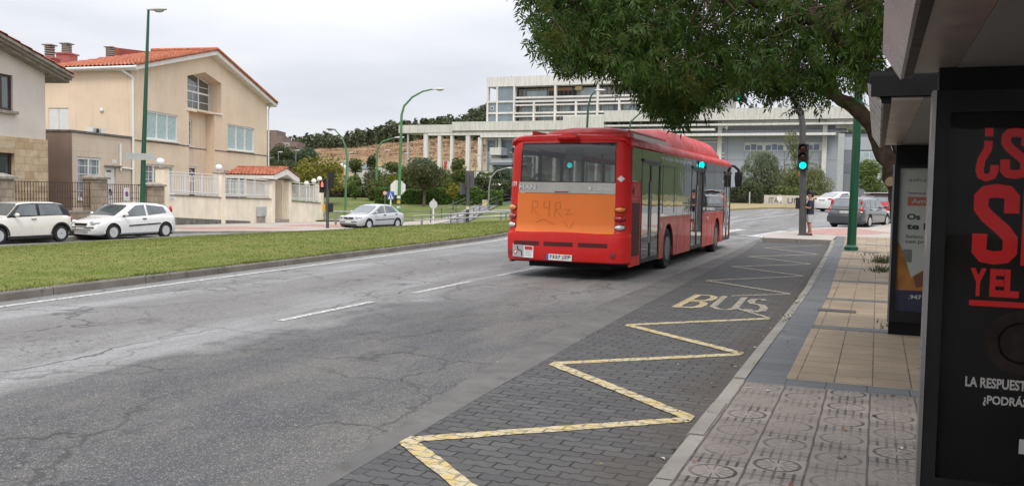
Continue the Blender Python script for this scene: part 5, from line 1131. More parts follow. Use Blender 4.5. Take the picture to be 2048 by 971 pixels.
for x in (-1.13, 1.05):
    b = MB(); c = bq(x, .53, 0); b.lathe([(.055, 0), (.055, -.015), (.04, -.02), (.005, -.02)], c, M_BDRED, 14, 'y'); b.build('fog_lamp', bp)
for sx, xx in ((1, 1.135), (-1, -1.165)):
    for z, m_ in ((1.42, M_AMB), (1.245, M_REDL), (1.065, M_CLR)):
        b = MB(); M_ = Matrix.Rotation(.5*sx, 3, 'Z'); b.ball((xr_(xx, z), yr(xx, z)-.0, z), (.12, .05, .066), M_BLACK, 14, M_); h = b.build('lamp_bezel', bus)
        b = MB(); b.ball((xr_(xx, z), yr(xx, z)-.012, z), (.108, .052, .057), m_, 14, M_); b.ball((xr_(xx, z)+.02*sx, yr(xx, z)-.045, z), (.035, .03, .03), m_, 8, M_); b.build('lens', h)
for x in (-1.16, 1.17):
    b = MB(); b.ball((xr_(x, 2.77), yr(x, 2.77)-.005, 2.77), (.035, .03, .02), M_REDL, 8); b.build('marker_lamp', bus)
b = MB(); b.loft([[(-.2, .3, 2.8), (.26, .3, 2.8), (.26, .02, 2.8), (-.2, .02, 2.8)], [(-.17, .3, 2.86), (.23, .3, 2.86), (.22, -.03, 2.84), (-.16, -.03, 2.84)], [(-.1, .4, 2.94), (.16, .4, 2.94), (.13, .03, 2.94), (-.07, .03, 2.94)]], M_BRED); b.build('camera_hood', bus, smooth=0)
b = MB(); b.text('179', (-1.17, yr(-1.17, 1.9)-.025, 1.855), (1, -.45, 0), (0, .02, 1), M_SIGNW, w=.11, h=.1, bold=.02); b.build('fleet_number', bus, smooth=0)
b = MB(); b.prism([(1.13, yr(1.13, 2.03)-.006, 1.965), (1.2, yr(1.2, 2.03)-.006, 2.03), (1.13, yr(1.13, 2.03)-.006, 2.095), (1.06, yr(1.06, 2.03)-.006, 2.03)], (0, -.003, 0), M_SIGNW); b.build('gas_diamond', bus, smooth=0)
# glass ribbon, pillars, doors on the kerb side
def sg(b, y0, y1, z0, z1, m_, x=HWD, th=.012): b.box(x-th, x, y0, y1, z0, z1, m_)
b = MB(); sg(b, .3, 1.06, 2.0, ZT_, M_TINT); b.build('side_window', bus, smooth=0)
for y0, y1, z1 in ((2.84, 6.44, ZS+.012), (8.24, 11.8, ZS+.04)):
    b = MB(); sg(b, y0, (y0+y1)/2-.01, z1, ZT_, M_TINT); b.build('side_window', bus, smooth=0); b = MB(); sg(b, (y0+y1)/2+.01, y1, z1, ZT_, M_TINT); b.build('side_window', bus, smooth=0)
b = MB(); sg(b, 1.08, 2.8, 2.44, ZT_, M_TINT); b.build('header_glass', bus, smooth=0)
for y0_, y1_ in ((6.48, 8.2), (11.84, 13.3)): b = MB(); sg(b, y0_, y1_, 2.46, ZT_, M_TINT); b.build('header_glass', bus, smooth=0)
for y0, y1, zt in ((1.1, 2.78, 2.42), (6.5, 8.18, 2.44), (11.86, 13.28, 2.44)):
    d_ = MB(); ym = (y0+y1)/2
    for a, c in ((y0, ym-.008), (ym+.008, y1)):
        d_.box(1.262, 1.302, a, a+.05, .3, zt, M_BLACK).box(1.262, 1.302, c-.05, c, .3, zt, M_BLACK).box(1.262, 1.302, a+.05, c-.05, .3, .4, M_BLACK).box(1.262, 1.302, a+.05, c-.05, zt-.06, zt, M_BLACK)
    do_ = d_.build('door', bus, smooth=0)
    b = MB()
    for a, c in ((y0, ym-.008), (ym+.008, y1)): b.box(1.275, 1.288, a+.05, c-.05, .4, zt-.06, M_TINT)
    b.build('pane', do_, smooth=0)
    b = MB(); b.box(1.28, 1.335, y0+.02, y1-.02, zt+.0, zt+.05, M_BLACK); b.tube([(1.3, ym-.1, .7), (1.31, ym-.1, 2.0)], .014, M_GREY, 5); b.build('door_rail', do_, smooth=0)
b = MB()
for y in (1.07, 2.81, 6.47, 8.21, 11.83, 13.29, 4.64): b.box(HWD-.08, HWD-.015, y-.03, y+.03, 1.2, ZT_, M_BLACK)
for y in (1.9, 3.4, 5.1, 7, 8.5, 10, 11.5): b.box(-HWD+.015, -HWD+.08, y-.04, y+.04, 1.2, ZT_, M_BLACK)
b.box(-HWD+.01, -HWD+.06, .3, 13, 2.55, ZT_, M_BLACK); b.build('window_pillars', bus, smooth=0)
b = MB(); b.box(HWD-.01, HWD+.004, 3.05, 4.35, 2.35, 2.4, M_BLACK).box(HWD-.01, HWD+.004, 3.05, 3.1, 1.3, 2.4, M_BLACK).box(HWD-.01, HWD+.004, 4.3, 4.35, 1.3, 2.4, M_BLACK); b.build('window_frame', bus, smooth=0)
b = MB(); b.text('Soy ecológico. Viajo con gas natural', (HWD+.006, 2.75, 2.49), (0, 1, 0), (0, 0, 1), mat('white_lettering', (.7, .7, .7), .5), w=3.6, h=.13); b.build('lettering', bus, smooth=0)
b = MB(); sg(b, .3, 6.6, 1.235, ZT_, M_TINTL, -HWD+.012); b.build('side_window', bus, smooth=0); b = MB(); sg(b, 6.64, 13.1, 1.235, ZT_, M_TINTL, -HWD+.012); b.build('side_window', bus, smooth=0)
# kerb-side rear corner details
b = MB(); b.box(HWD, HWD+.006, .3, .96, .48, 1.57, M_BDRED)
for k in range(26): b.box(HWD+.006, HWD+.016, .34, .92, .5+k*.041, .515+k*.041, M_UNDER)
b.build('radiator_grille', bus, smooth=0)
b = MB()
for y0, y1, z0, z1 in ((.3, .98, 1.68, 1.685), (.3, .98, 1.955, 1.96), (.3, .305, 1.68, 1.96), (.975, .98, 1.68, 1.96), (.285, .985, 1.6, 1.604)): b.box(HWD, HWD+.003, y0, y1, z0, z1, M_UNDER)
b.box(HWD, HWD+.006, .42, .47, 1.72, 1.88, M_UNDER).box(HWD, HWD+.006, .345, .375, 1.76, 1.82, M_UNDER); b.build('service_hatch', bus, smooth=0)
b = MB(); 
for y, z in ((3.0, .95), (5.3, 1.0), (5.3, .42), (6.2, .6), (8.6, .5), (11.2, .95), (11.5, .6)): b.box(HWD, HWD+.004, y, y+.06, z, z+.06, M_BDRED if z > .5 else M_AMB)
b.build('side_marker', bus, smooth=0) if False else None
for y, z in ((2.98, 1.02), (9.05, 1.05)):
    b = MB(); b.lathe([(.075, 0), (.07, .012), (.01, .014)], (HWD, y, z), M_BSIL, 12, 'x'); b.build('filler_cap', bus)
for y0_, y1_, zt_ in ((2.84, 6.44, ZS), (8.24, 11.8, ZS)):
    b = MB(); b.box(HWD, HWD+.002, y0_, y1_, zt_-.045, zt_-.04, M_UNDER); b.build('panel_seam', bus, smooth=0)
for y_ in (4.75, 5.6, 8.95, 9.75): b = MB(); b.box(HWD, HWD+.002, y_, y_+.005, .3, ZS-.046, M_UNDER); b.build('panel_seam', bus, smooth=0)
# front, mirror, floor, interior
b = MB(); b.loft([[(-1.3, BL-.32, .28), (-1.1, BL-.02, .28), (1.1, BL-.02, .28), (1.3, BL-.32, .28)], [(-1.3, BL-.32, 1.1), (-1.1, BL, 1.1), (1.1, BL, 1.1), (1.3, BL-.32, 1.1)]], M_BRED, closed=False, caps=False); b.loft([[(-1.28, BL-.34, 2.5), (-1.05, BL-.12, 2.5), (1.05, BL-.12, 2.5), (1.28, BL-.34, 2.5)], [(-1.25, BL-.36, 2.84), (-1.0, BL-.18, 2.84), (1.0, BL-.18, 2.84), (1.25, BL-.36, 2.84)]], M_BRED, closed=False, caps=False); b.build('front_panel', bus, smooth=0)
b = MB(); b.loft([[(-1.3, BL-.32, 1.1), (-1.1, BL, 1.1), (1.1, BL, 1.1), (1.3, BL-.32, 1.1)], [(-1.28, BL-.34, 2.5), (-1.05, BL-.12, 2.5), (1.05, BL-.12, 2.5), (1.28, BL-.34, 2.5)]], M_TINTL, closed=False, caps=False); b.build('windscreen', bus, smooth=0)
b = MB(); b.tube([(1.2, BL-.12, 2.72), (1.34, BL+.15, 2.72), (1.46, BL+.32, 2.6), (1.48, BL+.34, 2.45)], .045, M_BLACK, 8); mi = b.build('mirror_arm', bus); b = MB(); b.loft([[(1.36, BL+.27, 2.52), (1.6, BL+.27, 2.52), (1.6, BL+.4, 2.52), (1.36, BL+.4, 2.52)], [(1.35, BL+.25, 2.3), (1.61, BL+.25, 2.3), (1.59, BL+.42, 2.3), (1.37, BL+.42, 2.3)], [(1.38, BL+.27, 2.02), (1.58, BL+.27, 2.02), (1.56, BL+.38, 2.02), (1.4, BL+.38, 2.02)]], M_BLACK); b.build('mirror_housing', mi)
b = MB(); b.box(-1.22, 1.22, .32, BL-.4, .3, .36, M_UNDER).box(-1.2, 1.2, .3, BL-1, .361, .38, M_INT).box(-.95, .95, .32, .95, .38, 1.28, M_INT).box(-1.2, 1.2, .33, 1.0, 1.28, 1.36, M_INT); b.box(-.9, .9, .4, 12.5, .2, .3, M_UNDER); b.build('floor', bus, smooth=0)
b = MB(); b.box(-1.2, 1.2, .3, BL-.5, 2.68, 2.72, mat('pale_ceiling', (.7, .7, .68), .6)); b.build('ceiling', bus, smooth=0)
for x in (-.85, -.35, .35, .85):
    for y in (1.4, 2.3, 5.1, 6.0, 9.0, 9.9):
        if x > 0 and y in (1.4, 2.3, 6.0): continue
        b = MB(); z0 = .9 if y < 3 else .75; b.box(x-.21, x+.21, y, y+.42, z0-.35, z0, M_SEAT).box(x-.21, x+.21, y-.08, y, z0-.1, z0+.62, M_SEAT); b.build('seat', bus, smooth=0)
b = MB()
for x, y in ((-.3, 3.6), (.4, 4.8), (.4, 8.3), (-.4, 8.3), (.3, 11.5)): b.cyl((x, y, .38), (x, y, 2.68), .017, M_AMB, 6)
b.build('grab_poles', bus)
b = MB(); b.box(-.18, .18, .5, .56, 2.42, 2.64, mat('display_back', (.16, .17, .18), .5)); b.build('line_display', bus, smooth=0)
def wheel(par, x, y, z, r, w, m_rim, spokes, side, name='wheel', style=0):
    """tyre + rim; side=+1 outer face towards +x"""
    b = MB(); s_ = side; b.lathe([(r*.62, -w/2*s_), (r*.9, -w/2*s_), (r, -w*.36*s_), (r, w*.36*s_), (r*.93, w*.48*s_), (r*.7, w/2*s_), (r*.62, w*.46*s_), (r*.6, -w*.3*s_)], (x, y, z), M_RUB, 28, 'x'); wh = b.build(name, par)
    b = MB(); b.lathe([(r*.62, w*.44*s_), (r*.6, w*.3*s_), (r*.56, w*.1*s_), (.01, w*.08*s_)], (x, y, z), M_UNDER if style == 0 else m_rim, 28, 'x')
    b.lathe([(r*.655, w*.5*s_), (r*.6, w*.5*s_), (r*.57, w*.3*s_), (r*.62, w*.3*s_)], (x, y, z), m_rim, 28, 'x')
    if style == 0:
        for k in range(spokes):
            a = 2*PI*k/spokes; ca, sa = math.cos(a), math.sin(a); hw1, hw2 = r*.115*5/spokes+.008, r*.15*5/spokes+.01
            pts = [(x+w*.46*s_, y+ca*q*r-sa*h, z+sa*q*r+ca*h) for q, h in ((.1, -hw1), (.6, -hw2), (.6, hw2), (.1, hw1))]; b.prism(pts, (-w*.16*s_, 0, 0), m_rim)
        b.lathe([(r*.2, w*.3*s_), (r*.2, w*.47*s_), (r*.12, w*.5*s_), (.005, w*.5*s_)], (x, y, z), m_rim, 14, 'x')
    else:
        b.lathe([(r*.3, w*.1*s_), (r*.3, w*.34*s_), (r*.22, w*.4*s_), (.005, w*.4*s_)], (x, y, z), m_rim, 16, 'x')
        for k in range(10): a = 2*PI*k/10; b.cyl((x+w*.1*s_, y+r*.42*math.cos(a), z+r*.42*math.sin(a)), (x+w*.16*s_, y+r*.42*math.cos(a), z+r*.42*math.sin(a)), r*.045, M_STEEL, 6)
    b.build('rim', wh, smooth=30); return wh
for y in (A1, A2):
    for sx in (1, -1): wheel(bus, sx*1.13, y, .48, .48, .29, M_STEEL, 0, sx, style=1)
b = MB()
for y in (A1, A2):
    for sx in (1, -1):
        b.lathe([(.565, -.33*sx), (.565, .02*sx), (.6, .02*sx), (.6, -.33*sx)], (sx*1.28, y, .5), M_UNDER, 24, 'x') if False else b.loft([[(sx*q, y-.56*math.cos(k*PI/12), .5+.56*math.sin(k*PI/12)) for k in range(13)] for q in (1.27, .75)], M_UNDER, closed=False, caps=False); b.quad((sx*.75, y-.58, .2), (sx*.75, y+.58, .2), (sx*.75, y+.58, 1.1), (sx*.75, y-.58, 1.1), M_UNDER)
b.build('wheel_housing', bus, smooth=0)
# ================================================================== CARS
def car(name, lab, S, loc, rz):
    """S: spec dict. local +y is the front of the car"""
    L, W, H = S['L'], S['W'], S['H']; r = S['r']; yf, yb = L/2-S['fo'], L/2-S['fo']-S['wb']; hw_ = W/2; pm = S['paint']
    root = thing(name, lab, 'car', loc, rz)
    zb = S.get('zb', .2); belt = S['belt']; hood = S['hood']; roof = S['roof']      # lists (y, z)
    ys = sorted(set([-L/2, -L/2+.04, -L/2+.12, -L/2+.3, L/2-.3, L/2-.14, L/2-.06, L/2]+[lerp(-L/2+.3, L/2-.3, i/22) for i in range(23)]))
    def endk(y):   # plan-view rounding at the ends
        d = min(L/2-y, y+L/2); rr_ = S.get('round', .42); k = max(0., 1-d/rr_); return 1-(1-math.sqrt(max(0, 1-k*k)))*.3
    rings = []
    for y in ys:
        k = endk(y); w = hw_*k; zt = interp(y, hood); zs = min(interp(y, belt), zt-.03); d = min(L/2-y, y+L/2); e = max(0, 1-d/.16); zb2 = zb+.05*e; zt2 = zt-.1*e*e; zs2 = zs-.09*e*e
        half = [(w*.86, zb2), (w*.965, zb2+.07), (w*.99, zb2+.2), (w, lerp(zb2, zs2, .55)), (w*.985, lerp(zb2, zs2, .85)), (w*.955, zs2), (w*.88, lerp(zs2, zt2, .6)), (w*.6, zt2-.004), (w*.25, zt2+.004)]
        rings.append([(x, y, z) for x, z in half]+[(-x, y, z) for x, z in reversed(half)])
    b = MB(); b.m(pm); b.m(M_UNDER); b.loft(rings, pm); body = b.build('body', root, smooth=0)
    body.parent = None; ra = r+S.get('gap', .055); cuts = []
    for y in (yf, yb):
        for sx in (1, -1):
            c = MB(); c.m(pm); c.m(M_UNDER); c.cyl((sx*(hw_+.2), y, r), (sx*(hw_-.32), y, r), ra, M_UNDER, 28); cuts.append(c)
    carve(body, cuts); body.parent = root
    me = body.data; me.polygons.foreach_set('use_smooth', [True]*len(me.polygons)); me.set_sharp_from_angle(angle=R(42))
    # greenhouse
    tum = S.get('tum', .28)
    def xs(y, z): zb_ = interp(y, belt)-.02; return hw_*.93*endk(y)-tum*max(0, z-zb_)
    gy = sorted(set([p[0] for p in roof]+[lerp(roof[0][0], roof[-1][0], i/30) for i in range(31)])); rings = []
    for y in gy:
        zr_ = interp(y, roof); zb_ = min(interp(y, belt)-.03, zr_-.012); h = zr_-zb_; z1 = zb_+h*.55; z2 = zr_-min(.09, h*.3); z3 = zr_-min(.03, h*.1)
        half = [(xs(y, zb_), zb_), (xs(y, z1), z1), (xs(y, z2), z2), (xs(y, z3)-.05, z3), (xs(y, zr_)*.72, zr_+.004), (xs(y, zr_)*.3, zr_+.018)]
        rings.append([(x, y, z) for x, z in half]+[(-x, y, z) for x, z in reversed(half)])
    b = MB(); b.loft(rings, pm)
    if 'pill' in S:
        k2 = b.m(S['pill']); n2 = 12
        for fi in range(len(b.f)-2):
            if fi % n2 in (0, 1, n2-2, n2-3, n2-4) and fi % n2 != 2: b.mi[fi] = k2
    b.build('roof', root, smooth=38)
    GM = S.get('glass', M_CARGD)
    def sidewin(pts, nm='side_window', off=.007):
        for sx in (1, -1):
            b = MB(); n = 8; top = [p for p in pts['top']]; bot = pts['bot']; y0, y1 = pts['y']
            vs = []
            for j in range(5):
                for i in range(n+1):
                    k = i/n; ybm = lerp(bot[0][0], bot[1][0], k); yt = lerp(top[0][0], top[-1][0], k); kk = j/4
                    zt = interp(yt, sorted(top)) if len(top) > 2 else lerp(top[0][1], top[1][1], k); zbm = lerp(bot[0][1], bot[1][1], k); y = lerp(ybm, yt, kk); z = lerp(zbm, zt, kk); vs.append((sx*(xs(y, z)+off), y, z))
            fs = [(j*(n+1)+i, j*(n+1)+i+1, (j+1)*(n+1)+i+1, (j+1)*(n+1)+i) for j in range(4) for i in range(n)]; b.add(vs, fs, GM); b.build(nm, root, smooth=0)
    for wdw in S['side']: sidewin(wdw)
    for nm, (ya, za, yc, zc, m1, m2) in S['screens'].items():
        b = MB(); vs = []; sgn = 1 if nm == 'windscreen' else -1
        for j in range(6):
            k = j/5; y = lerp(ya, yc, k); z = interp(y, roof)+.012+ (.004 if j else 0)
            hwid = xs(y, max(z-.02, za))-lerp(m1, m2, k)
            for i in range(9): x = -hwid+2*hwid*i/8; vs.append((x, y+sgn*.006, z+.012*(1-(x/hw_)**2)))
        b.add(vs, [(j*9+i, j*9+i+1, (j+1)*9+i+1, (j+1)*9+i) for j in range(5) for i in range(8)], GM); b.build(nm, root, smooth=60)
    for y in (yf, yb):
        for sx in (1, -1): wheel(root, sx*(hw_-.1), y, r, r, .2, S.get('rim', M_RIM), S.get('spk', 6), sx)
    def pt(nm, fn, par=root, smooth=35): b = MB(); fn(b); return b.build(nm, par, smooth=smooth)
    b = MB(); b.box(-hw_+.15, hw_-.15, -L/2+.2, L/2-.2, zb-.06, zb+.03, M_UNDER); b.build('underside', root, smooth=0)
    ym, zm = S['mirror']
    for sx in (1, -1):
        b = MB(); b.ball((sx*(hw_+.1), ym, zm), (.1, .065, .07), S.get('mirm', pm), 12); b.box(sx*(hw_-.06), sx*(hw_+.05), ym-.03, ym+.03, zm-.075, zm-.03, M_BLACK) if sx > 0 else b.box(-(hw_+.05), -(hw_-.06), ym-.03, ym+.03, zm-.075, zm-.03, M_BLACK); b.build('mirror', root)
        for yh, zh in S['handles']: pt('door_handle', lambda b: b.box(min(sx*(hw_-.02), sx*(hw_+.022)), max(sx*(hw_-.02), sx*(hw_+.022)), yh-.09, yh+.09, zh, zh+.03, S.get('hm', M_BLACK)), smooth=0)
        for (y0, z0, y1, z1, h) in S.get('mould', []): pt('side_moulding', lambda b: b.prism([(sx*(hw_-.015), y0, z0), (sx*(hw_-.015), y1, z1), (sx*(hw_-.015), y1, z1+h), (sx*(hw_-.015), y0, z0+h)], (sx*.03, 0, 0), M_BLACK), smooth=0)
        for (x, y, z, rx, ry, rz_, yaw, m_, nm) in S['lamps']: pt(nm, lambda b: b.ball((sx*x, y, z), (rx, ry, rz_), m_, 14, Matrix.Rotation(sx*yaw, 3, 'Z')))
    for fn, nm in S.get('extra', []): pt(nm, fn, smooth=0)
    for y, z, tx, sgn in S['plates']:
        def pl(b):
            b.box(-.26, .26, min(y, y+sgn*.015), max(y, y+sgn*.015), z-.055, z+.055, M_PLATE)
            b.text(tx, (.22*sgn*-1 if sgn > 0 else -.2, y+sgn*.017, z-.038), (-1 if sgn > 0 else 1, 0, 0), (0, 0, 1), M_BLACK, w=.42, h=.076)
            xx = .26 if sgn > 0 else -.26; b.box(min(xx, xx-.04*(1 if sgn > 0 else -1)), max(xx, xx-.04*(1 if sgn > 0 else -1)), y+sgn*.0155 if sgn < 0 else y+.0155, y+sgn*.0165 if sgn < 0 else y+.0165, z-.055, z+.055, M_SIGNB) if sgn > 0 else b.box(-.26, -.22, y-.0165, y-.0155, z-.055, z+.055, M_SIGNB)
        pt('number_plate', pl, smooth=0)
    return root
M_CARGD = mat('car_window', (.1, .12, .13), .04, .0, var=.5, sc=1.2, spec=1., coat=1.)
M_PW = paintm('white_car_paint', (.74, .74, .73), .25, 1, .02, .12); M_PC = paintm('cream_car_paint', (.77, .75, .68), .25, 1, .02, .12); M_PS = paintm('silver_car_paint', (.46, .48, .5), .25, 1, .03, .15); M_PG = paintm('grey_car_paint', (.075, .08, .09), .25, 1, .05, .2); M_PR = paintm('red_car_paint', (.42, .015, .02), .25, 1, .05, .15)
M_GRL = mat('black_grille', (.015, .015, .015), .5)
def arch_trim(y, hw_, r, m_): 
    def fn(b):
        for sx in (1, -1):
            b.loft([[(sx*(hw_-.02), y+q*math.cos(k*PI/14), r+q*math.sin(k*PI/14)) for k in range(15)] for q in (r+.05, r+.12)]+[[(sx*(hw_+.012), y+q*math.cos(k*PI/14), r+q*math.sin(k*PI/14)) for k in range(15)] for q in (r+.12, r+.05)], m_, closed=False, caps=False)
    return fn
hatch = dict(L=4.15, W=1.7, H=1.43, wb=2.615, fo=.84, r=.31, paint=M_PW, spk=6,
  belt=[(-2.07, .86), (-1.3, .92), (.6, .84), (1.3, .78), (2.07, .6)], hood=[(-2.07, .9), (-1.9, .98), (-1.4, 1.0), (.7, .97), (1.0, .92), (1.6, .8), (1.95, .68), (2.07, .58)],
  roof=[(-2.02, .9), (-1.86, 1.12), (-1.6, 1.33), (-1.2, 1.4), (-.4, 1.44), (.1, 1.41), (.35, 1.34), (1.12, .9)],
  side=[dict(y=(-.2, .95), bot=((-.42, .93), (.78, .88)), top=((-.4, 1.37), (.02, 1.34))), dict(y=(-1.5, -.5), bot=((-1.5, 1.03), (-.52, .94)), top=((-1.38, 1.27), (-.5, 1.37)))],
  screens=dict(windscreen=(1.06, .93, .36, 1.34, .09, .06), rear_window=(-1.92, 1.04, -1.62, 1.3, .12, .1)), mirror=(.72, .99), handles=[(-.28, .8)], mould=[(-1.1, .58, .5, .52, .05)],
  lamps=[(.6, 1.86, .68, .2, .2, .1, -.5, M_CLR, 'headlight'), (.55, 2.0, .36, .12, .06, .05, -.25, M_CLR, 'fog_lamp'), (.68, -1.78, 1.12, .055, .1, .2, 0, M_REDL, 'tail_light')],
  extra=[(lambda b: b.box(-.3, .3, 1.99, 2.075, .585, .66, M_GRL), 'grille'), (lambda b: b.box(-.42, .42, 2.0, 2.075, .28, .38, M_GRL), 'lower_grille'), (lambda b: b.box(-.7, .7, 1.9, 2.085, .5, .525, M_BLACK), 'bumper_strip'), (lambda b: b.tube([(.0, .3, 1.42), (.0, .1, 1.62)], .006, M_BLACK, 4), 'aerial')],
  plates=[(2.07, .49, '4316 BYT', 1)])
# far-side parked cars face the camera side (heading -Y)
zc_ = lambda x, y: G(x, y)+.0
car('parked_car', 'white three door hatchback parked facing left by the iron fence', hatch, (-28.12, 27.75, zc_(-28.1, 27.7)), PI-R(3))
mini = dict(pill=M_BLACK, L=3.7, W=1.68, H=1.41, wb=2.467, fo=.62, r=.3, paint=M_PC, spk=11, tum=.2, round=.5,
  belt=[(-1.85, .88), (-1.2, .95), (.5, .9), (1.2, .85), (1.85, .7)], hood=[(-1.85, .93), (-1.6, 1.0), (.5, .96), (.9, .93), (1.5, .86), (1.85, .72)],
  roof=[(-1.78, .95), (-1.66, 1.2), (-1.45, 1.37), (-1.1, 1.42), (-.2, 1.43), (.25, 1.4), (.4, 1.36), (.86, .93)],
  side=[dict(y=(-.3, .7), bot=((-.3, .97), (.66, .97)), top=((-.28, 1.36), (.32, 1.33))), dict(y=(-1.3, -.4), bot=((-1.36, .99), (-.42, .97)), top=((-1.2, 1.35), (-.4, 1.36)))],
  screens=dict(windscreen=(.82, .96, .4, 1.35, .07, .06), rear_window=(-1.73, 1.08, -1.5, 1.33, .1, .1)), mirror=(.62, 1.0), mirm=M_PC, handles=[(-.12, .84)], hm=M_BSIL,
  lamps=[(.58, 1.62, .72, .14, .1, .14, -.3, M_CLR, 'headlight'), (.66, -1.78, .8, .09, .06, .14, .3, M_REDL, 'tail_light')],
  extra=[(arch_trim(-1.235+.0, .84, .3, M_BLACK), 'arch_trim'), (arch_trim(1.23, .84, .3, M_BLACK), 'arch_trim'), (lambda b: b.box(-.835, .835, -.9, .9, .17, .27, M_BLACK), 'sill_trim'), (lambda b: b.box(-.76, .76, -1.86, -1.5, .2, .38, M_BLACK), 'rear_valance')],
  plates=[(-1.86, .66, '7254 GHK', -1)])
for k in ('a',):
    car('parked_car', 'cream white small hatchback with black wheel arches cut by the left picture edge', mini, (-28.1, 22.75, zc_(-28, 22.7)), PI-R(1))
sedan = dict(L=4.25, W=1.71, H=1.42, wb=2.6, fo=.83, r=.3, paint=M_PS, spk=5,
  belt=[(-2.12, .84), (-1.3, .9), (.6, .84), (1.3, .78), (2.12, .6)], hood=[(-2.12, .86), (-2.0, .94), (-1.45, .99), (.7, .96), (1.0, .92), (1.7, .8), (2.0, .7), (2.12, .6)],
  roof=[(-1.72, .95), (-1.1, 1.34), (-.8, 1.4), (-.3, 1.43), (.15, 1.4), (.35, 1.34), (1.2, .9)],
  side=[dict(y=(0, .9), bot=((-.2, .93), (.85, .89)), top=((-.18, 1.37), (.08, 1.34))), dict(y=(-1.2, -.3), bot=((-1.35, .97), (-.3, .93)), top=((-.95, 1.31), (-.28, 1.37)))],
  screens=dict(windscreen=(1.12, .94, .37, 1.33, .09, .07), rear_window=(-1.64, 1.0, -1.12, 1.32, .12, .12)), mirror=(.78, .98), handles=[(-.12, .82), (-1.2, .85)], mould=[(-1.0, .56, .75, .52, .04)],
  lamps=[(.6, 1.93, .7, .2, .16, .085, -.4, M_CLR, 'headlight'), (.62, -2.06, .78, .14, .08, .1, .2, M_REDL, 'tail_light')],
  extra=[(lambda b: b.box(-.32, .32, 2.04, 2.13, .62, .7, M_GRL), 'grille'), (lambda b: b.box(-.6, .6, 2.06, 2.135, .24, .32, M_GRL), 'lower_grille'), (lambda b: b.lathe([(.01, 0), (.04, 0), (.04, .01)], (0, 2.135, .66), M_RIM, 12, 'y'), 'round_badge')],
  plates=[(2.12, .45, 'BU 7534 V', 1)])
car('driving_car', 'silver saloon car coming out of the side street behind the lawn', sedan, (-27.55, 46.1, G(-27.5, 46)+.05), PI-R(9))
cruze = dict(sedan, L=4.6, W=1.79, H=1.48, wb=2.68, fo=.9, r=.32, paint=M_PW, belt=[(-2.3, .92), (-1.3, .98), (.6, .9), (2.3, .66)], hood=[(-2.3, .98), (-2.2, 1.05), (-1.5, 1.08), (.8, 1.0), (1.2, .96), (2.3, .68)],
  roof=[(-1.95, 1.03), (-1.2, 1.38), (-.7, 1.46), (-.2, 1.48), (.4, 1.42), (1.35, .95)],
  side=[dict(y=(0, .9), bot=((-.2, 1.0), (.95, .95)), top=((-.2, 1.41), (.2, 1.39))), dict(y=(-1.2, -.3), bot=((-1.4, 1.04), (-.3, 1.0)), top=((-1.05, 1.34), (-.3, 1.41)))],
  screens=dict(windscreen=(1.25, 1.0, .42, 1.4, .09, .07), rear_window=(-1.86, 1.09, -1.22, 1.36, .12, .12)), mirror=(.8, 1.05), handles=[(-.12, .9), (-1.2, .92)], mould=[],
  lamps=[(.62, 2.1, .75, .2, .16, .09, -.4, M_CLR, 'headlight'), (.66, -2.2, .93, .2, .1, .085, .35, M_REDL, 'tail_light')], extra=[(lambda b: b.box(-.6, .6, -2.26, -2.1, .2, .32, M_BLACK), 'rear_valance'), (lambda b: b.box(-.2, .2, -2.03, -1.96, 1.08, 1.1, M_REDL), 'brake_light')], plates=[(-2.3, .86, '5812 HLM', -1)])
car('driving_car', 'white saloon car turning right at the far junction', cruze, (-2.4, 72.6, zroad(72.6)), R(-38))
wag = dict(L=4.5, W=1.77, H=1.45, wb=2.64, fo=.9, r=.32, paint=M_PG, spk=5, tum=.2, round=.35,
  belt=[(-2.25, .9), (-1.3, .93), (.6, .87), (1.3, .82), (2.25, .62)], hood=[(-2.25, .84), (-2.15, .95), (-1.5, 1.0), (.8, .97), (1.15, .93), (2.25, .64)],
  roof=[(-2.2, .9), (-2.06, 1.1), (-1.86, 1.38), (-1.5, 1.43), (-.4, 1.46), (.2, 1.42), (.4, 1.36), (1.3, .92)],
  side=[dict(y=(0, .9), bot=((-.2, .96), (.9, .92)), top=((-.2, 1.37), (.15, 1.36))), dict(y=(-1, -.3), bot=((-1.05, .97), (-.28, .96)), top=((-1.0, 1.36), (-.28, 1.37))), dict(y=(-1.7, -1.1), bot=((-1.85, .99), (-1.12, .97)), top=((-1.7, 1.32), (-1.1, 1.36)))],
  screens=dict(windscreen=(1.22, .96, .44, 1.35, .09, .07), rear_window=(-2.13, 1.0, -1.9, 1.33, .2, .16)), mirror=(.85, 1.02), handles=[(-.1, .84), (-1.1, .86)],
  lamps=[(.62, 2.02, .72, .2, .16, .09, -.4, M_CLR, 'headlight'), (.72, -2.13, .84, .1, .07, .17, .35, M_REDL, 'tail_light'), (.69, -1.98, 1.17, .05, .09, .22, .2, M_REDL, 'tail_light'), (.73, -2.15, .76, .08, .06, .05, .3, M_CLR, 'reversing_light')],
  extra=[(lambda b: b.box(-.8, .8, -2.3, -2.12, .3, .56, mat('grey_bumper', (.05, .053, .06), .5)), 'bumper'), (lambda b: b.tube([(-.56, -1.7, 1.45), (-.56, -1.5, 1.5), (-.56, .1, 1.5), (-.56, .25, 1.45)], .018, M_RIM, 6), 'roof_bar'), (lambda b: b.tube([(.56, -1.7, 1.45), (.56, -1.5, 1.5), (.56, .1, 1.5), (.56, .25, 1.45)], .018, M_RIM, 6), 'roof_bar'), (lambda b: b.box(-.5, .5, -2.245, -2.23, .9, .93, M_BSIL), 'trim_strip')], plates=[(-2.25, .76, '3145 FLS', -1)])
car('parked_car', 'dark grey estate car with tall tail lights parked beyond the green pole', wag, (-.75, 47.1, zroad(47)), R(-17))
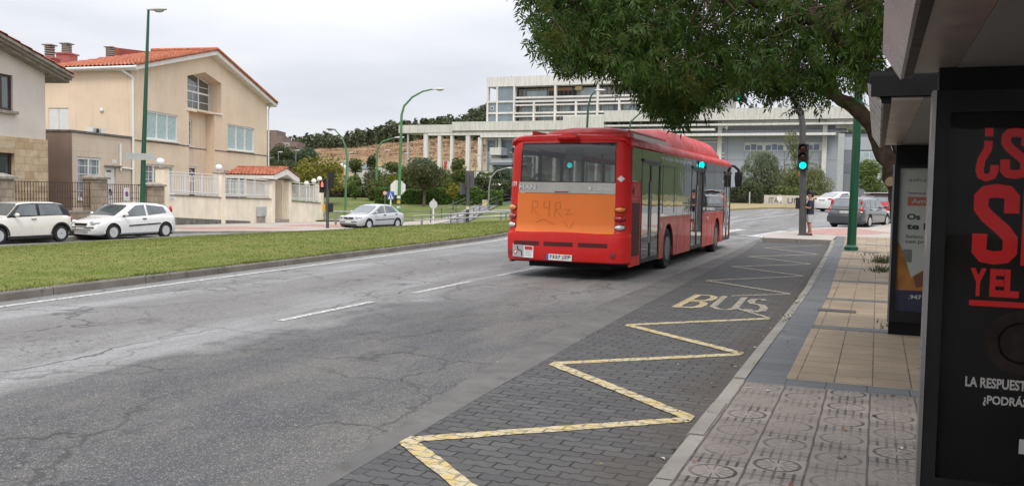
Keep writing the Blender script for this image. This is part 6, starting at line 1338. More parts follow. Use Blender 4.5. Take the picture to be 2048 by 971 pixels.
suv = dict(wag, L=4.3, W=1.86, H=1.6, paint=M_PR, r=.35, tum=.22, belt=[(-2.15, 1.0), (.6, .98), (2.15, .78)], hood=[(-2.15, 1.0), (-2.0, 1.08), (.8, 1.08), (1.2, 1.03), (2.15, .8)],
  roof=[(-2.1, 1.02), (-1.95, 1.25), (-1.75, 1.52), (-1.3, 1.58), (-.3, 1.62), (.3, 1.57), (.45, 1.5), (1.2, 1.04)],
  side=[dict(y=(0, .9), bot=((-.2, 1.07), (.85, 1.04)), top=((-.2, 1.52), (.15, 1.5))), dict(y=(-1.4, -.3), bot=((-1.5, 1.1), (-.28, 1.07)), top=((-1.35, 1.48), (-.28, 1.52)))],
  screens=dict(windscreen=(1.12, 1.08, .48, 1.48, .09, .07), rear_window=(-2.03, 1.12, -1.78, 1.48, .14, .1)), mirror=(.8, 1.12), handles=[(-.1, .95)], lamps=[(.62, 1.95, .85, .2, .16, .09, -.4, M_CLR, 'headlight'), (.74, -2.04, .95, .15, .1, .13, .35, M_REDL, 'tail_light')],
  extra=[(lambda b: b.box(-.82, .82, -2.16, -1.9, .25, .42, M_BLACK), 'rear_valance'), (lambda b: b.box(-.7, .7, -1.95, -.2, 1.6, 1.632, M_PW), 'white_roof'), (lambda b: b.box(-.3, .3, -2.17, -2.1, .62, .64, M_RIM), 'trim_strip')], plates=[(-2.16, .8, '2290 JBT', -1)])
car('parked_car', 'bright red high hatchback with a white roof parked behind the grey estate car', suv, (.45, 54.9, zroad(54)), R(-14))
# white van on the far road, and two far cars that show only their roofs
van = dict(L=4.2, W=1.75, H=1.8, wb=2.65, fo=.75, r=.3, paint=M_PW, spk=6, tum=.1,
  belt=[(-2.1, 1.0), (.8, .98), (2.1, .75)], hood=[(-2.1, 1.0), (1.0, 1.05), (1.3, 1.0), (2.1, .76)], roof=[(-2.08, 1.0), (-2.0, 1.6), (-1.85, 1.77), (0, 1.82), (.45, 1.76), (1.32, 1.02)],
  side=[dict(y=(0, .9), bot=((.1, 1.05), (1.0, 1.03)), top=((.1, 1.62), (.45, 1.6))), dict(y=(-1, 0), bot=((-.9, 1.05), (0, 1.05)), top=((-.9, 1.62), (0, 1.62))), dict(y=(-1.8, -1), bot=((-1.75, 1.08), (-1.05, 1.05)), top=((-1.75, 1.6), (-1.05, 1.62)))],
  screens=dict(windscreen=(1.2, 1.12, .5, 1.72, .08, .07), rear_window=(-2.06, 1.15, -2.0, 1.6, .1, .1)), mirror=(.95, 1.12), handles=[(.2, .92)], lamps=[(.6, 1.95, .8, .16, .12, .12, -.3, M_CLR, 'headlight'), (.8, -2.03, 1.1, .05, .05, .2, 0, M_REDL, 'tail_light')], plates=[])
car('white_van', 'small white van partly behind the left edge of the bus', van, (-35.3, 86.2, G(-35, 86)+.1), R(-62))
car('parked_car', 'small pale car showing only its roof above the dry grass by the green lamp post', dict(hatch, paint=M_PS, plates=[]), (-57.5, 88.6, G(-57, 88)-.72), R(80))
car('parked_car', 'white car nose just right of the bus front by the dark railing', dict(hatch, plates=[]), (-15.6, 81.5, G(-15.6, 81.5)-.12), R(-80))
# ================================================================== ROAD MARKINGS
def mark(name, pts, mat_, dz=.009, zf=None):
    b = MB(); b.poly([(x, y, (zf or (lambda x, y: zroad(y)))(x, y)+dz) for x, y in pts], mat_); return structure(b.build(name, smooth=0))
grid(fr(-12, 60, 1), lambda y: [xk(y)+.42, xk(y)+.56], lambda x, y: zroad(y)+.006, M_WHT, 'edge_line')
for y0, y1 in ((9.74, 12.11), (13.43, 15.7), (17.07, 19.38), (20.8, 23.1), (24.5, 26.8), (28.2, 30.5), (31.9, 34.2)):
    grid(fr(y0, y1, 1), lambda y: [-7.27, -7.15], lambda x, y: zroad(y)+.006, M_WHT, 'lane_marking')
ZL = [(-3.0, 5.48), (-3.02, 8.6), (-3.03, 11.6), (-3.18, 18.43), (-3.26, 22.4), (-3.36, 26.37), (-3.4, 30.5)]
ZR = [(-1.25, 3.9), (-1.27, 6.96), (-1.31, 10.09), (-1.36, 13.22), (-1.38, 16.72), (-1.44, 20.67), (-1.53, 24.47), (-1.61, 28.61), (-1.7, 32.6)]
ZOFF = .007
def zig(pa, pb, m_, w=.13, k0=0., k1=1.):
    global ZOFF; ZOFF = .0105 if ZOFF == .007 else .007
    ax, ay = lerp(pa[0], pb[0], k0), lerp(pa[1], pb[1], k0); bx, by = lerp(pa[0], pb[0], k1), lerp(pa[1], pb[1], k1)
    n_ = 34; b = MB(); vs = []; jr = random.Random(int(abs(ax*97+ay*31)*10))
    for i in range(n_+1):
        k = i/n_; x, y = lerp(ax, bx, k), lerp(ay, by, k)
        for s_ in (-1, 1): vs.append((x, y+s_*(w*.62+jr.uniform(-.012, .008)), zroad(y)+ZOFF))
    b.add(vs, [(2*i, 2*i+2, 2*i+3, 2*i+1) for i in range(n_)], m_); structure(b.build('zigzag_marking', smooth=0))
for a, c in ((ZR[0], ZL[0]), (ZL[0], ZR[1]), (ZR[1], ZL[1]), (ZL[1], ZR[2]), (ZR[2], ZL[2]), (ZL[2], ZR[3])): zig(a, c, M_YEL, .15)
zig(ZR[3], (-2.5, 15.0), M_YEL2, .12, 0, .5); zig(ZR[4], (-2.6, 15.6), M_YEL2, .12, 0, .75)
for a, c in ((ZR[4], ZL[3]), (ZL[3], ZR[5]), (ZR[5], ZL[4]), (ZL[4], ZR[6]), (ZR[6], ZL[5]), (ZL[5], ZR[7]), (ZR[7], ZL[6]), (ZL[6], ZR[8])): zig(a, c, M_YEL2, .17)
b = MB()   # BUS in broad strokes, as stencilled on the blocks
LZ = .0072
def stroke(pts, w, m_):
    global LZ; LZ += .0006
    vs = []; n_ = len(pts)
    for i, p in enumerate(pts):
        d = Vector(pts[min(i+1, n_-1)])-Vector(pts[max(i-1, 0)]); d.normalize(); nx, ny = -d.y, d.x
        for s_ in (-1, 1): vs.append((p[0]+nx*w*s_, p[1]+ny*w*s_*1.0, .0))
    b.add([(x, y, zroad(y)+LZ) for x, y, _ in vs], [(2*i, 2*i+2, 2*i+3, 2*i+1) for i in range(n_-1)], m_)
LY0, LY1 = 13.8, 15.75; YM = (LY0+LY1)/2
stroke([(-2.84, LY0), (-2.83, LY1)], .06, M_YEL); 
for y0, y1 in ((LY0, YM), (YM, LY1)): stroke([(-2.8, y0+.08), (-2.62, y0+.08), (-2.53, y0+.2), (-2.5, (y0+y1)/2), (-2.53, y1-.2), (-2.62, y1-.06), (-2.8, y1-.06)], .06, M_YEL)
SH = .12
stroke([(-2.26-SH, LY1), (-2.27-.05, LY0+.35), (-2.2, LY0+.1), (-2.12, LY0+.05), (-2.03, LY0+.1), (-1.98, LY0+.35), (-1.95-SH*.8, LY1)], .052, M_YEL2)
stroke([(-1.78, LY0+.3), (-1.73, LY0+.1), (-1.64, LY0+.06), (-1.56, LY0+.25), (-1.57, LY0+.6), (-1.65, YM-.02), (-1.8, YM+.1), (-1.88, YM+.45), (-1.85, LY1-.2), (-1.76, LY1-.14), (-1.66, LY1-.32)], .06, M_YEL2)
structure(b.build('bus_lettering', smooth=0))
for pts in ([(-3.95, 35.6), (-3.55, 41.1), (-3.95, 41.1), (-4.75, 36.2)], [(-5.75, 38.5), (-5.35, 41.2), (-5.8, 41.6), (-6.3, 38.9)], [(-4.95, 40.4), (-4.55, 41.2), (-4.5, 41.5), (-4.95, 40.8)], [(-5.05, 36.4), (-4.55, 36.7), (-4.55, 36.95), (-5.05, 36.65)], [(-7.5, 35.6), (-4.0, 34.6), (-4.0, 34.8), (-7.5, 35.9)], [(-8.2, 38.5), (-7.3, 39), (-7.5, 41.5), (-8.4, 41)], [(-10.4, 38.5), (-9.5, 39), (-9.6, 41.5), (-10.5, 41)]): mark('crossing_marking', pts, M_WHT)
grid(fr(46, 64, 2), lambda y: [-7.9+.15*(y-46), -7.75+.15*(y-46)], lambda x, y: zroad(y)+.007, M_WHT, 'lane_marking')
b = MB(); vs = []
for i in range(13):
    y = 62+i*.6+.0; x = -11.5+i*1.6; yy = 60.5+.06*(x+11)**2*.25
    for s_ in (0, .13): vs.append((x, yy+s_, zroad(yy+s_)+.007))
b.add(vs, [(2*i, 2*i+2, 2*i+3, 2*i+1) for i in range(12)], M_WHT); structure(b.build('lane_marking', smooth=0))
grid(fr(-10, 30, 1), lambda y: [xm2(y)-.62, xm2(y)-.42], lambda x, y: G(x, y)+.012, M_WHT, 'edge_line')
# drain and small ground details
b = MB(); M_DRAIN = mat('iron_cover', (.09, .085, .08), .6, .3, var=.3, bump=.4); z = PH+.006; b.box(-.72, -.22, 13.35, 13.62, z-.01, z+.004, M_DRAIN); structure(b.build('drain_cover', smooth=0))
b = MB(); b.box(-.3, .1, 28.0, 28.3, PH+zroad(28)+.0, PH+zroad(28)+.012, M_DRAIN); structure(b.build('drain_cover', smooth=0))
rr_ = random.Random(21); b = MB(); LMs = [mat('fallen_leaf_%s' % n_, c_, .8) for n_, c_ in (('yellow', (.42, .28, .05)), ('brown', (.2, .1, .04)), ('dark', (.05, .04, .03)), ('pale', (.45, .42, .36)))]
for i in range(260):
    k = rr_.random()
    if k < .45: x = rr_.uniform(-1.05, 1.6); y = 3.5+22*rr_.random()**1.6; z = zpv(x, y)+.008
    elif k < .75: x = -1.17-abs(rr_.gauss(0, .1)); y = rr_.uniform(3, 26); z = zroad(y)+.012
    else: x = rr_.uniform(-4, -1.3); y = 3.5+16*rr_.random()**1.4; z = zroad(y)+.012
    a = rr_.uniform(0, 6.28); L = rr_.uniform(.014, .034)*(1 if k < .75 else .6); W = L*rr_.uniform(.35, .6); m_ = LMs[rr_.choice((0, 1, 1, 2, 2, 3))]
    ca, sa = math.cos(a), math.sin(a); b.add([(x-ca*L, y-sa*L, z), (x-sa*W, y+ca*W, z+rr_.uniform(0, .012)), (x+ca*L, y+sa*L, z), (x+sa*W, y-ca*W, z+.004)], [(0, 1, 2, 3)], m_)
stuff(b.build('fallen_leaves', smooth=0), 'small fallen leaves and litter on the pavement, kerb and bus bay', 'leaves')
b = MB(); vs, fs = [], []
for (cx, cy, n_, hh) in ((.22, 24.2, 160, .25), (.12, 21.2, 90, .2), (.3, 12.1, 30, .1), (-.2, 27.2, 20, .1), (-1.05, 12.6, 22, .03), (-1.07, 14.4, 20, .03)):
    for i in range(n_):
        x, y = cx+rr_.gauss(0, .16 if hh > .08 else .025), cy+rr_.gauss(0, .2 if hh > .08 else .35); z = zpv(x, y); a = rr_.uniform(0, 6.28); h_ = hh*rr_.uniform(.4, 1.1); q = len(vs); dx, dy = math.cos(a)*.012, math.sin(a)*.012
        vs += [(x-dx, y-dy, z), (x+dx, y+dy, z), (x+rr_.gauss(0, .6)*h_, y+rr_.gauss(0, .6)*h_, z+h_)]; fs.append((q, q+1, q+2))
b.add(vs, fs, LM['olive']); stuff(b.build('weeds', smooth=0), 'small weeds growing in the pavement joints', 'weeds')
# short grass on the near part of the median lawn
M_BLADE = leafmat('grass_blades', (.15, .185, .036), (.185, .21, .055), .3, warm=(.22, .2, .08), rough=.9)
b = MB(); vs, fs = [], []
for i in range(70000):
    y = 3+45*rr_.random()**1.25; k = rr_.random(); x = lerp(xk(y)-.14, xm2(y)+.05, k**1.25); z = zmed(x, y); a = rr_.uniform(0, 6.28); w_ = .006+.0005*y; h_ = rr_.uniform(.012, .035); q = len(vs); dx, dy = math.cos(a)*w_, math.sin(a)*w_
    vs += [(x-dx, y-dy, z-.01), (x+dx, y+dy, z-.01), (x+rr_.gauss(0, .035), y+rr_.gauss(0, .035), z+h_)]; fs.append((q, q+1, q+2))
for i in range(9000):
    y = 3+34*rr_.random()**1.2; x = xk(y)-.13+rr_.gauss(0, .03); z = zroad(y)+.135; a = rr_.uniform(0, 6.28); w_ = .006+.0004*y; h_ = rr_.uniform(.02, .06)*(1.6 if math.sin(y*1.7)+math.sin(y*4.1) > .8 else .8); q = len(vs); dx, dy = math.cos(a)*w_, math.sin(a)*w_
    vs += [(x-dx, y-dy, z-.02), (x+dx, y+dy, z-.02), (x+abs(rr_.gauss(0, .04)), y+rr_.gauss(0, .03), z+h_*rr_.uniform(.3, 1))]; fs.append((q, q+1, q+2))
b.add(vs, fs, M_BLADE); stuff(b.build('grass', smooth=0), 'short mown grass on the median lawn', 'grass')
# ================================================================== STREET FURNITURE
M_GPOLE = mat('green_pole', (.008, .075, .038), .4, var=.1, streak=.2); M_GPOLE2 = mat('light_green_pole', (.075, .19, .08), .45, var=.1); M_LAMPH = mat('lamp_head', (.5, .51, .5), .35, var=.05); M_LGL = mat('lamp_glass', (.45, .45, .42), .15, spec=.8); M_DGREY = mat('dark_grey_metal', (.085, .084, .085), .5, .2, var=.15, streak=.2); M_GALV = mat('galvanised_tube', (.27, .275, .27), .45, .5, var=.12)
def pole(name, lab, cat, base, pts, rads, m_, head=None, n=14, group=None, hl=1.0, hm=None):
    """lamp post: pts relative to base; head: direction of the luminaire (dx,dy)"""
    e_ = thing(name, lab, cat, base, 0, group); b = MB(); b.tube(pts, rads, m_, n); b.build('pole', e_)
    b = MB(); b.lathe([(rads[0]*1.5, -.05), (rads[0]*1.5, .1), (rads[0]*1.05, .16)], (0, 0, 0), m_, n); b.build('base_collar', e_)
    if head is not None:
        p = Vector(pts[-1]); d = Vector((head[0], head[1], .04)).normalized(); s_ = d.cross(Vector((0, 0, 1))).normalized(); b = MB()
        rings = []
        for k, w_, h_ in ((-.1, .05, .05), (.05, .1, .08), (.3, .17, .12), (.6, .19, .12), (.85, .13, .08), (.92, .04, .03)):
            c = p+d*k*hl; rings.append([c+s_*w_*math.cos(q*PI/6)*hl+Vector((0, 0, 1))*h_*hl*max(-.35, math.sin(q*PI/6)) for q in range(12)])
        b.loft(rings, hm or M_LAMPH); h = b.build('lamp_head', e_)
        b = MB(); b.ball(p+d*.52*hl+Vector((0, 0, -.05*hl)), (.26*hl, .15*hl, .1*hl), M_LGL, 12, Matrix.Rotation(math.atan2(d.y, d.x), 3, 'Z')); b.build('lamp_glass', h)
    return e_
pole('street_lamp', 'tall dark green lamp post in front of the beige house', 'street lamp', (-28.74, 29.34, G(-28.74, 29.34)+.1), [(0, 0, 0), (-.02, .12, 3), (-.04, .3, 6), (-.06, .5, 9.45)], [.115, .1, .08, .05], M_GPOLE, (1, .4), hl=.85)
ob = MB().box(-.62, .62, -.02, .02, -.14, .14, mat('sign_back', (.4, .41, .41), .5)).build('street_name_sign', smooth=0); tag(ob, 'plain grey back of a street name plate on the dark green lamp post', 'sign'); ob.location = (-28.82, 29.33, 2.93); ob.rotation_euler = (0, 0, R(24))
def arm(pts): return [tuple(Vector(p)-Vector(pts[0])) for p in pts]
g_ = 'curved arm lamp posts'
p = [(-35.86, 64.05, .0), (-35.89, 64.34, 4.91), (-35.92, 64.5, 7.74), (-35.76, 64.61, 8.47), (-35.16, 64.9, 9.21), (-34.42, 65.23, 9.67), (-33.79, 65.49, 9.84), (-33.6, 65.57, 9.86)]
pole('street_lamp', 'tall light green lamp post with a long curved arm beside the octagonal sign', 'street lamp', p[0], arm(p), [.14, .12, .1, .09, .08, .07, .06, .05], M_GPOLE2, (.9, .4), group=g_)
p = [(-41.06, 64.29, -.3), (-41.08, 64.57, 4.1), (-41.19, 64.58, 5.05), (-41.53, 64.5, 5.96), (-42.1, 64.3, 6.6)]
pole('street_lamp', 'light green lamp post with a dark head leaning left on the far lawn', 'street lamp', p[0], arm(p), [.1, .085, .075, .065, .05], M_GPOLE2, (-.9, -.3), group=g_, hl=.8, hm=M_DGREY)
p = [(-47.47, 80.1, .4), (-47.57, 80.38, 5.2), (-47.5, 80.45, 5.96), (-47.1, 80.65, 6.58), (-46.16, 81.05, 6.91), (-45.9, 81.2, 7.0)]
pole('street_lamp', 'grey green curved lamp post before the brown hillside left of the colonnade', 'street lamp', p[0], arm(p), [.12, .1, .09, .08, .06, .05], M_GPOLE2, (.9, .4), group=g_)
p = [(-22.49, 71.95, .2), (-22.64, 72.2, 6.94), (-22.63, 72.32, 8.82), (-22.44, 72.46, 9.78), (-22.1, 72.6, 10.25)]
pole('street_lamp', 'dark green curved lamp post rising above the bus roof before the hospital tower', 'street lamp', p[0], arm(p), [.13, .1, .09, .075, .05], M_GPOLE, (.9, .4), group=g_, hl=.9)
p = [(-23.14, 87.9, .6), (-23.31, 88.19, 7.8), (-23.12, 88.33, 8.91), (-22.41, 88.67, 9.67), (-21.8, 88.9, 9.9)]
pole('street_lamp', 'slim curved lamp post behind the bus partly hidden by hanging leaves', 'street lamp', p[0], arm(p), [.12, .09, .08, .07, .05], M_GPOLE, (.9, .4), group=g_, hl=.9)
p = [(-32.81, 75.25, .3), (-32.83, 75.34, 2.04), (-32.7, 75.45, 2.96), (-32.25, 75.67, 3.56), (-31.4, 76.05, 3.85)]
pole('street_lamp', 'short grey curved lamp post left of the bus by the ramp path', 'street lamp', p[0], arm(p), [.08, .07, .065, .06, .05], M_GALV, (.9, .4), group=g_, hl=.6)
for i, (x, y, z0, z1, lab) in enumerate(((-80.4, 108.2, 4.8, 6.8, 'small straight lamp post right above the dark tree by the apartment block'), (-84.1, 117.6, 5.2, 7.5, 'small straight lamp post just left of the round blue green tree'), (-75.4, 99.4, 3.8, 5.6, 'small lamp post right beside the corner of the beige house'), (-68.3, 107.7, 3.9, 6.7, 'small lamp post behind the dark headed green lamp post'), (-63.6, 115.0, 4.2, 6.9, 'small straight lamp post left of the first white column'), (-63.6, 109.7, 3.3, 7.1, 'small lamp post in front of the conifer on the hillside'), (-43.6, 96., 2, 5.9, 'straight grey lamp post between the white columns'), (-66.1, 103.1, 3.6, 5.3, 'low lamp post behind the yellow green tree'))):
    gz0 = min(G(x, y), z0); pole('park_lamp', lab, 'lamp', (x, y, gz0), [(0, 0, 0), (0, 0, z1-gz0)], [.07, .05], M_GALV, (.8, .5), group='small lamps on the slope', hl=.7, n=8)
# the big green pole on the near pavement (its lamp is up in the tree)
p0 = (-.68, 29.0, zpv(-.68, 29)); pole('street_lamp', 'thick dark green lamp post standing on the near tiled pavement', 'street lamp', p0, [(0, 0, 0), (.02, 0, 1.6), (.03, 0, 3.2), (.05, 0, 9.2), (-.3, 0, 9.9), (-1.2, 0, 10.2)], [.135, .125, .12, .09, .07, .05], M_GPOLE, (-1, .1), n=20)
# traffic lights
M_GRN = glow('green_signal', (.0, .85, .8), 1.4); M_RON = glow('red_man_signal', (1, .12, .1), 1.3); M_OFFR = mat('unlit_red_lens', (.09, .012, .012), .2, spec=.8); M_OFFA = mat('unlit_amber_lens', (.055, .02, .012), .2, spec=.8); M_HEADB = mat('signal_black', (.014, .014, .015), .55); M_YBOX = mat('yellow_box', (.6, .38, .03), .5)
def head3(par, c, yaw, lit, s=1., back=False):
    """three-lens signal head facing -y before yaw"""
    M_ = Matrix.Translation(c) @ Matrix.Rotation(yaw, 4, 'Z'); b = MB(); b.box(-.19*s, .19*s, -.1*s, .1*s, -.5*s, .5*s, M_HEADB, M_); h = b.build('signal_head', par, smooth=0)
    for k, (dz, on, off) in enumerate(((.32, M_RON, M_OFFR), (0, M_YBOX, M_OFFA), (-.32, M_GRN, M_OFFR))):
        b = MB(); rings = []
        for r_, y in ((.13, -.1), (.122, -.125), (.085, -.14), (.01, -.145)): rings.append([M_ @ Vector((r_*s*math.cos(2*PI*q/18), y*s, dz*s+r_*s*math.sin(2*PI*q/18))) for q in range(18)])
        b.loft(rings, on if k == lit else off); l_ = b.build('lens', h)
        b = MB(); b.loft([[M_ @ Vector((.165*s*math.cos(PI*(q-1)/16), y*s, dz*s+.165*s*math.sin(PI*(q-1)/16))) for q in range(19)] for y in (-.1, -.3)], M_HEADB, closed=False, caps=False); b.build('visor', l_)
    return h
bz = zpv(-2.59, 35.8); tl = thing('traffic_light', 'near traffic light with a lit green lens and a curved overhead arm beside the person', 'traffic light', (-2.59, 35.8, bz), 0, 'traffic lights')
b = MB(); b.tube([(0, 0, 0), (-.05, -.05, 2.4), (-.1, -.1, 3.4), (-.14, -.1, 4.3), (-.3, -.12, 4.85), (-.6, -.18, 5.3), (-1.1, -.3, 5.65), (-2.4, -.5, 5.95)], [.135, .13, .12, .115, .11, .1, .09, .07], M_DGREY, 16); b.build('pole', tl)
b = MB(); b.lathe([(.2, 0), (.2, .02), (.15, .04)], (0, 0, 0), M_DGREY, 16); b.build('base_plate', tl)
head3(tl, (-.05, -.24, 3.22-bz), R(-2), 2, .98); b = MB(); b.box(-.28, -.12, -.12, .1, 1.0, 1.42, M_HEADB); b.build('control_box', tl, smooth=0)
head3(tl, (-2.4, -.7, 5.75-bz), 0, 2, .9)
tb = thing('traffic_light', 'far traffic light hidden behind the bus, seen green through its windows', 'traffic light', (-14.0, 41.95, zroad(42)+.1), 0, 'traffic lights'); b = MB(); b.cyl((0, .12, 0), (0, .12, 3.4), .07, M_DGREY, 12); b.build('pole', tb); head3(tb, (0, 0, 3.28-zroad(42)), R(15), 2, 1.)
# left pedestrian light (dark post at the end of the cream wall)
o = (-28.14, 42.3, G(-28.14, 42.3)); tp = thing('traffic_light', 'dark post with a lit red pedestrian figure at the end of the cream wall', 'traffic light', o, 0, 'traffic lights')
b = MB(); b.cyl((0, 0, 0), (0, 0, 2.9), .085, M_DGREY, 12); b.build('pole', tp)
M_ = Matrix.Translation((-.26, -.1, 2.45)) @ Matrix.Rotation(R(20), 4, 'Z'); b = MB(); b.box(-.16, .16, -.12, .12, -.38, .3, M_HEADB, M_); h = b.build('signal_head', tp, smooth=0)
b = MB(); b.ball(M_ @ Vector((0, -.13, .2)), (.045, .02, .05), M_RON, 10); b.box(-.06, .06, -.14, -.122, -.0, .16, M_RON, M_); b.box(-.055, -.01, -.14, -.122, -.06, -.0, M_RON, M_); b.box(.01, .055, -.14, -.122, -.06, -.0, M_RON, M_); b.build('red_man', h, smooth=0)
b = MB(); b.loft([[M_ @ Vector((x, y, .28-abs(x)*.1)) for x in (-.16, -.08, .08, .16)] for y in (-.12, -.3)], M_HEADB, closed=False, caps=False); b.loft([[M_ @ Vector((x, y, -.08)) for x in (-.16, -.08, .08, .16)] for y in (-.12, -.28)], M_HEADB, closed=False, caps=False); b.build('visor', h, smooth=0)
M2 = Matrix.Translation((.12, .1, 2.8)) @ Matrix.Rotation(R(60), 4, 'Z'); b = MB(); b.box(-.15, .15, -.12, .12, -.5, .42, M_HEADB, M2); b.build('signal_back', tp, smooth=0)
b = MB(); b.box(-.27, -.1, -.1, .06, 1.05, 1.45, M_YBOX); b.build('push_button_box', tp, smooth=0); b = MB(); b.box(.09, .3, -.08, .1, 1.02, 1.5, M_HEADB); b.build('control_box', tp, smooth=0)
# traffic signal seen from behind in the middle
o = (-24.09, 51.95, G(-24.09, 51.95)+.05); tm = thing('traffic_light', 'dark traffic signal post seen from behind left of the bus', 'traffic light', o, 0, 'traffic lights')
b = MB(); b.cyl((0, 0, 0), (0, 0, 3.4), .1, M_DGREY, 12); b.build('pole', tm)
M3 = Matrix.Translation((.06, .15, 3.12)) @ Matrix.Rotation(R(200), 4, 'Z'); b = MB(); b.box(-.27, .27, -.1, .1, -.52, .52, M_DGREY, M3); b.build('signal_back', tm, smooth=0)
M4 = Matrix.Translation((-.36, .1, 2.5)) @ Matrix.Rotation(R(230), 4, 'Z'); b = MB(); b.box(-.2, .2, -.12, .12, -.35, .35, M_DGREY, M4); b.build('signal_back', tm, smooth=0)
b = MB(); b.box(-.05, .14, -.13, -.1, 1.2, 1.42, mat('cream_label', (.6, .5, .3), .6)); b.build('label_plate', tm, smooth=0)
# signs
def signpost(lab, base, h, fn, name='sign', pr=.04, pm=None):
    e_ = thing(name, lab, 'sign', base); b = MB(); b.cyl((0, .03, -.2), (0, .03, h), pr, pm or M_SIGNW, 8); b.build('post', e_); b = MB(); fn(b); b.build('plate', e_, smooth=0); return e_
def octa(b): b.prism([(.66*math.cos(R(22.5+45*k)), 0, 1.88-zo+.66*math.sin(R(22.5+45*k))) for k in range(8)], (0, .03, 0), M_SIGNW)
zo = G(-36.56, 65.18); e_ = signpost('white octagonal back of a stop sign behind the light green lamp post', (-36.56, 65.18, zo), 2.3, octa, 'stop_sign', .04, M_GPOLE2); e_.rotation_euler = (0, 0, R(25))
b = MB(); 
for k, (z, m_) in enumerate(((1.02, M_SIGNW), (.62, M_YBOX), (.2, M_SIGNW))): b.lathe([(.148, z), (.148, z+.2)], (-35.87, 64.07, .0), m_, 14)
tag(b.build('pole_stickers'), 'white and yellow stickers wrapped round the light green lamp post', 'stickers')
zb_ = G(-32.08, 56.15)
def blue(b):
    b.box(-.24, .24, -.02, .02, 1.0-zb_, 1.58-zb_, M_SIGNB); b.prism([(-.18, -.024, 1.06-zb_), (.18, -.024, 1.06-zb_), (0, -.024, 1.5-zb_)], (0, -.003, 0), M_SIGNW)
    b.ball((.0, -.03, 1.37-zb_), (.028, .01, .03), M_BLACK, 8); b.prism([(-.04, -.029, 1.2-zb_), (.05, -.029, 1.2-zb_), (.03, -.029, 1.34-zb_), (-.03, -.029, 1.34-zb_)], (0, -.003, 0), M_BLACK); b.prism([(-.07, -.029, 1.08-zb_), (-.04, -.029, 1.08-zb_), (.02, -.029, 1.21-zb_), (-.03, -.029, 1.21-zb_)], (0, -.003, 0), M_BLACK); b.prism([(.05, -.029, 1.08-zb_), (.08, -.029, 1.08-zb_), (.04, -.029, 1.21-zb_), (0, -.029, 1.21-zb_)], (0, -.003, 0), M_BLACK)
e_ = signpost('blue pedestrian crossing sign on a white post behind the silver car', (-32.08, 56.15, zb_), 1.6-zb_, blue, 'crossing_sign', .05); e_.rotation_euler = (0, 0, R(25))
zb2 = G(-27.6, 54.05)
def arrow(b): b.lathe([(.01, 0), (.27, 0), (.27, .02), (.01, .02)], (0, -.02, .78-zb2), M_LAMPH, 22, 'y'); b.prism([(-.1, -.02, 1.02-zb2), (.1, -.02, 1.02-zb2), (0, -.02, 1.2-zb2)], (0, .02, 0), M_LAMPH)
e_ = signpost('pale back of a small round sign on a white post by the ramp path', (-27.6, 54.05, zb2), 1.1-zb2, arrow, 'round_sign', .05); e_.rotation_euler = (0, 0, R(25))
zb3 = G(-39.56, 68.25)
def redr(b): b.lathe([(.01, 0), (.2, 0), (.2, .02), (.01, .02)], (0, -.02, 1.4-zb3), M_SIGNR, 18, 'y'); b.lathe([(.01, 0), (.14, 0), (.14, -.005), (.01, -.005)], (0, -.022, 1.4-zb3), M_SIGNW, 18, 'y'); b.box(-.03, .03, -.035, -.03, 1.32-zb3, 1.48-zb3, M_BLACK)
e_ = signpost('tiny round red bordered sign left of the blue crossing sign', (-39.56, 68.25, zb3), 1.6-zb3, redr, 'speed_sign', .03, M_GALV); e_.rotation_euler = (0, 0, R(25))
def yld(b): b.prism([(-.3, 0, 2.75), (.3, 0, 2.75), (0, 0, 2.2)], (0, .03, 0), M_SIGNR); b.prism([(-.17, -.004, 2.68), (.17, -.004, 2.68), (0, -.004, 2.36)], (0, .003, 0), M_SIGNW)
signpost('red bordered give way sign just left of the near traffic light pole', (-4.72, 62.99, G(-4.7, 63)), 2.8, yld, 'give_way_sign', .04, M_GALV)
# railings
def tube_rail(lab, o, pts, posts, zs, r_, m_, hoop=True):
    """pts: (x,y,ztop) path; zs: drops of the rails below the top"""
    e_ = thing('railing', lab, 'railing', o); P_ = [Vector(p)-Vector(o) for p in pts]
    b = MB()
    if hoop and len(zs) > 1:
        d = (P_[0]-P_[1]).normalized(); a = P_[0]; c = P_[0]-Vector((0, 0, zs[1])); b.tube(list(reversed(P_))+[a+d*.0]+[a.lerp(c, k)+d*.16*math.sin(PI*k) for k in (.1, .3, .5, .7, .9)]+[c]+[p-Vector((0, 0, zs[1])) for p in P_[1:]], r_, m_, 8)
        for z in zs[2:]: b.tube([p-Vector((0, 0, z)) for p in P_], r_, m_, 8)
    else:
        for z in zs: b.tube([p-Vector((0, 0, z)) for p in P_], r_, m_, 8)
    b.build('rails', e_)
    for x, y, z in posts:
        b = MB(); g0 = G(x, y)-.1; b.cyl((x-o[0], y-o[1], g0-o[2]), (x-o[0], y-o[1], z-o[2]), r_*1.5, m_, 8); b.build('post', e_)
    return e_
tube_rail('galvanised hoop railing behind the dark post with the red figure', (-31, 47.8, -.5), [(-31.75, 47.6, .3), (-30.6, 48.05, .3), (-27.9, 50.2, .1)], [(-31.2, 47.8, .28), (-29, 49.3, .2)], [0, .52], .045, M_GALV)
tube_rail('galvanised tube railing running behind the silver car towards the bus', (-24.5, 51.6, -.4), [(-27.1, 50.5, .08), (-24.5, 51.6, .27), (-21.0, 53.0, .5), (-18, 54.2, .6)], [(-26.7, 50.7, .08), (-24.2, 51.75, .28), (-21.75, 52.7, .45), (-19.5, 53.6, .55)], [0, .27], .045, M_GALV)
tube_rail('second galvanised hoop railing beside the dark traffic signal post', (-22.5, 53.5, -.4), [(-25.6, 52.6, .2), (-22.6, 53.9, .5), (-19, 55.4, .7)], [(-25.2, 52.8, .2), (-22.6, 53.9, .5), (-19.5, 55.2, .68)], [0, .33], .045, M_GALV)
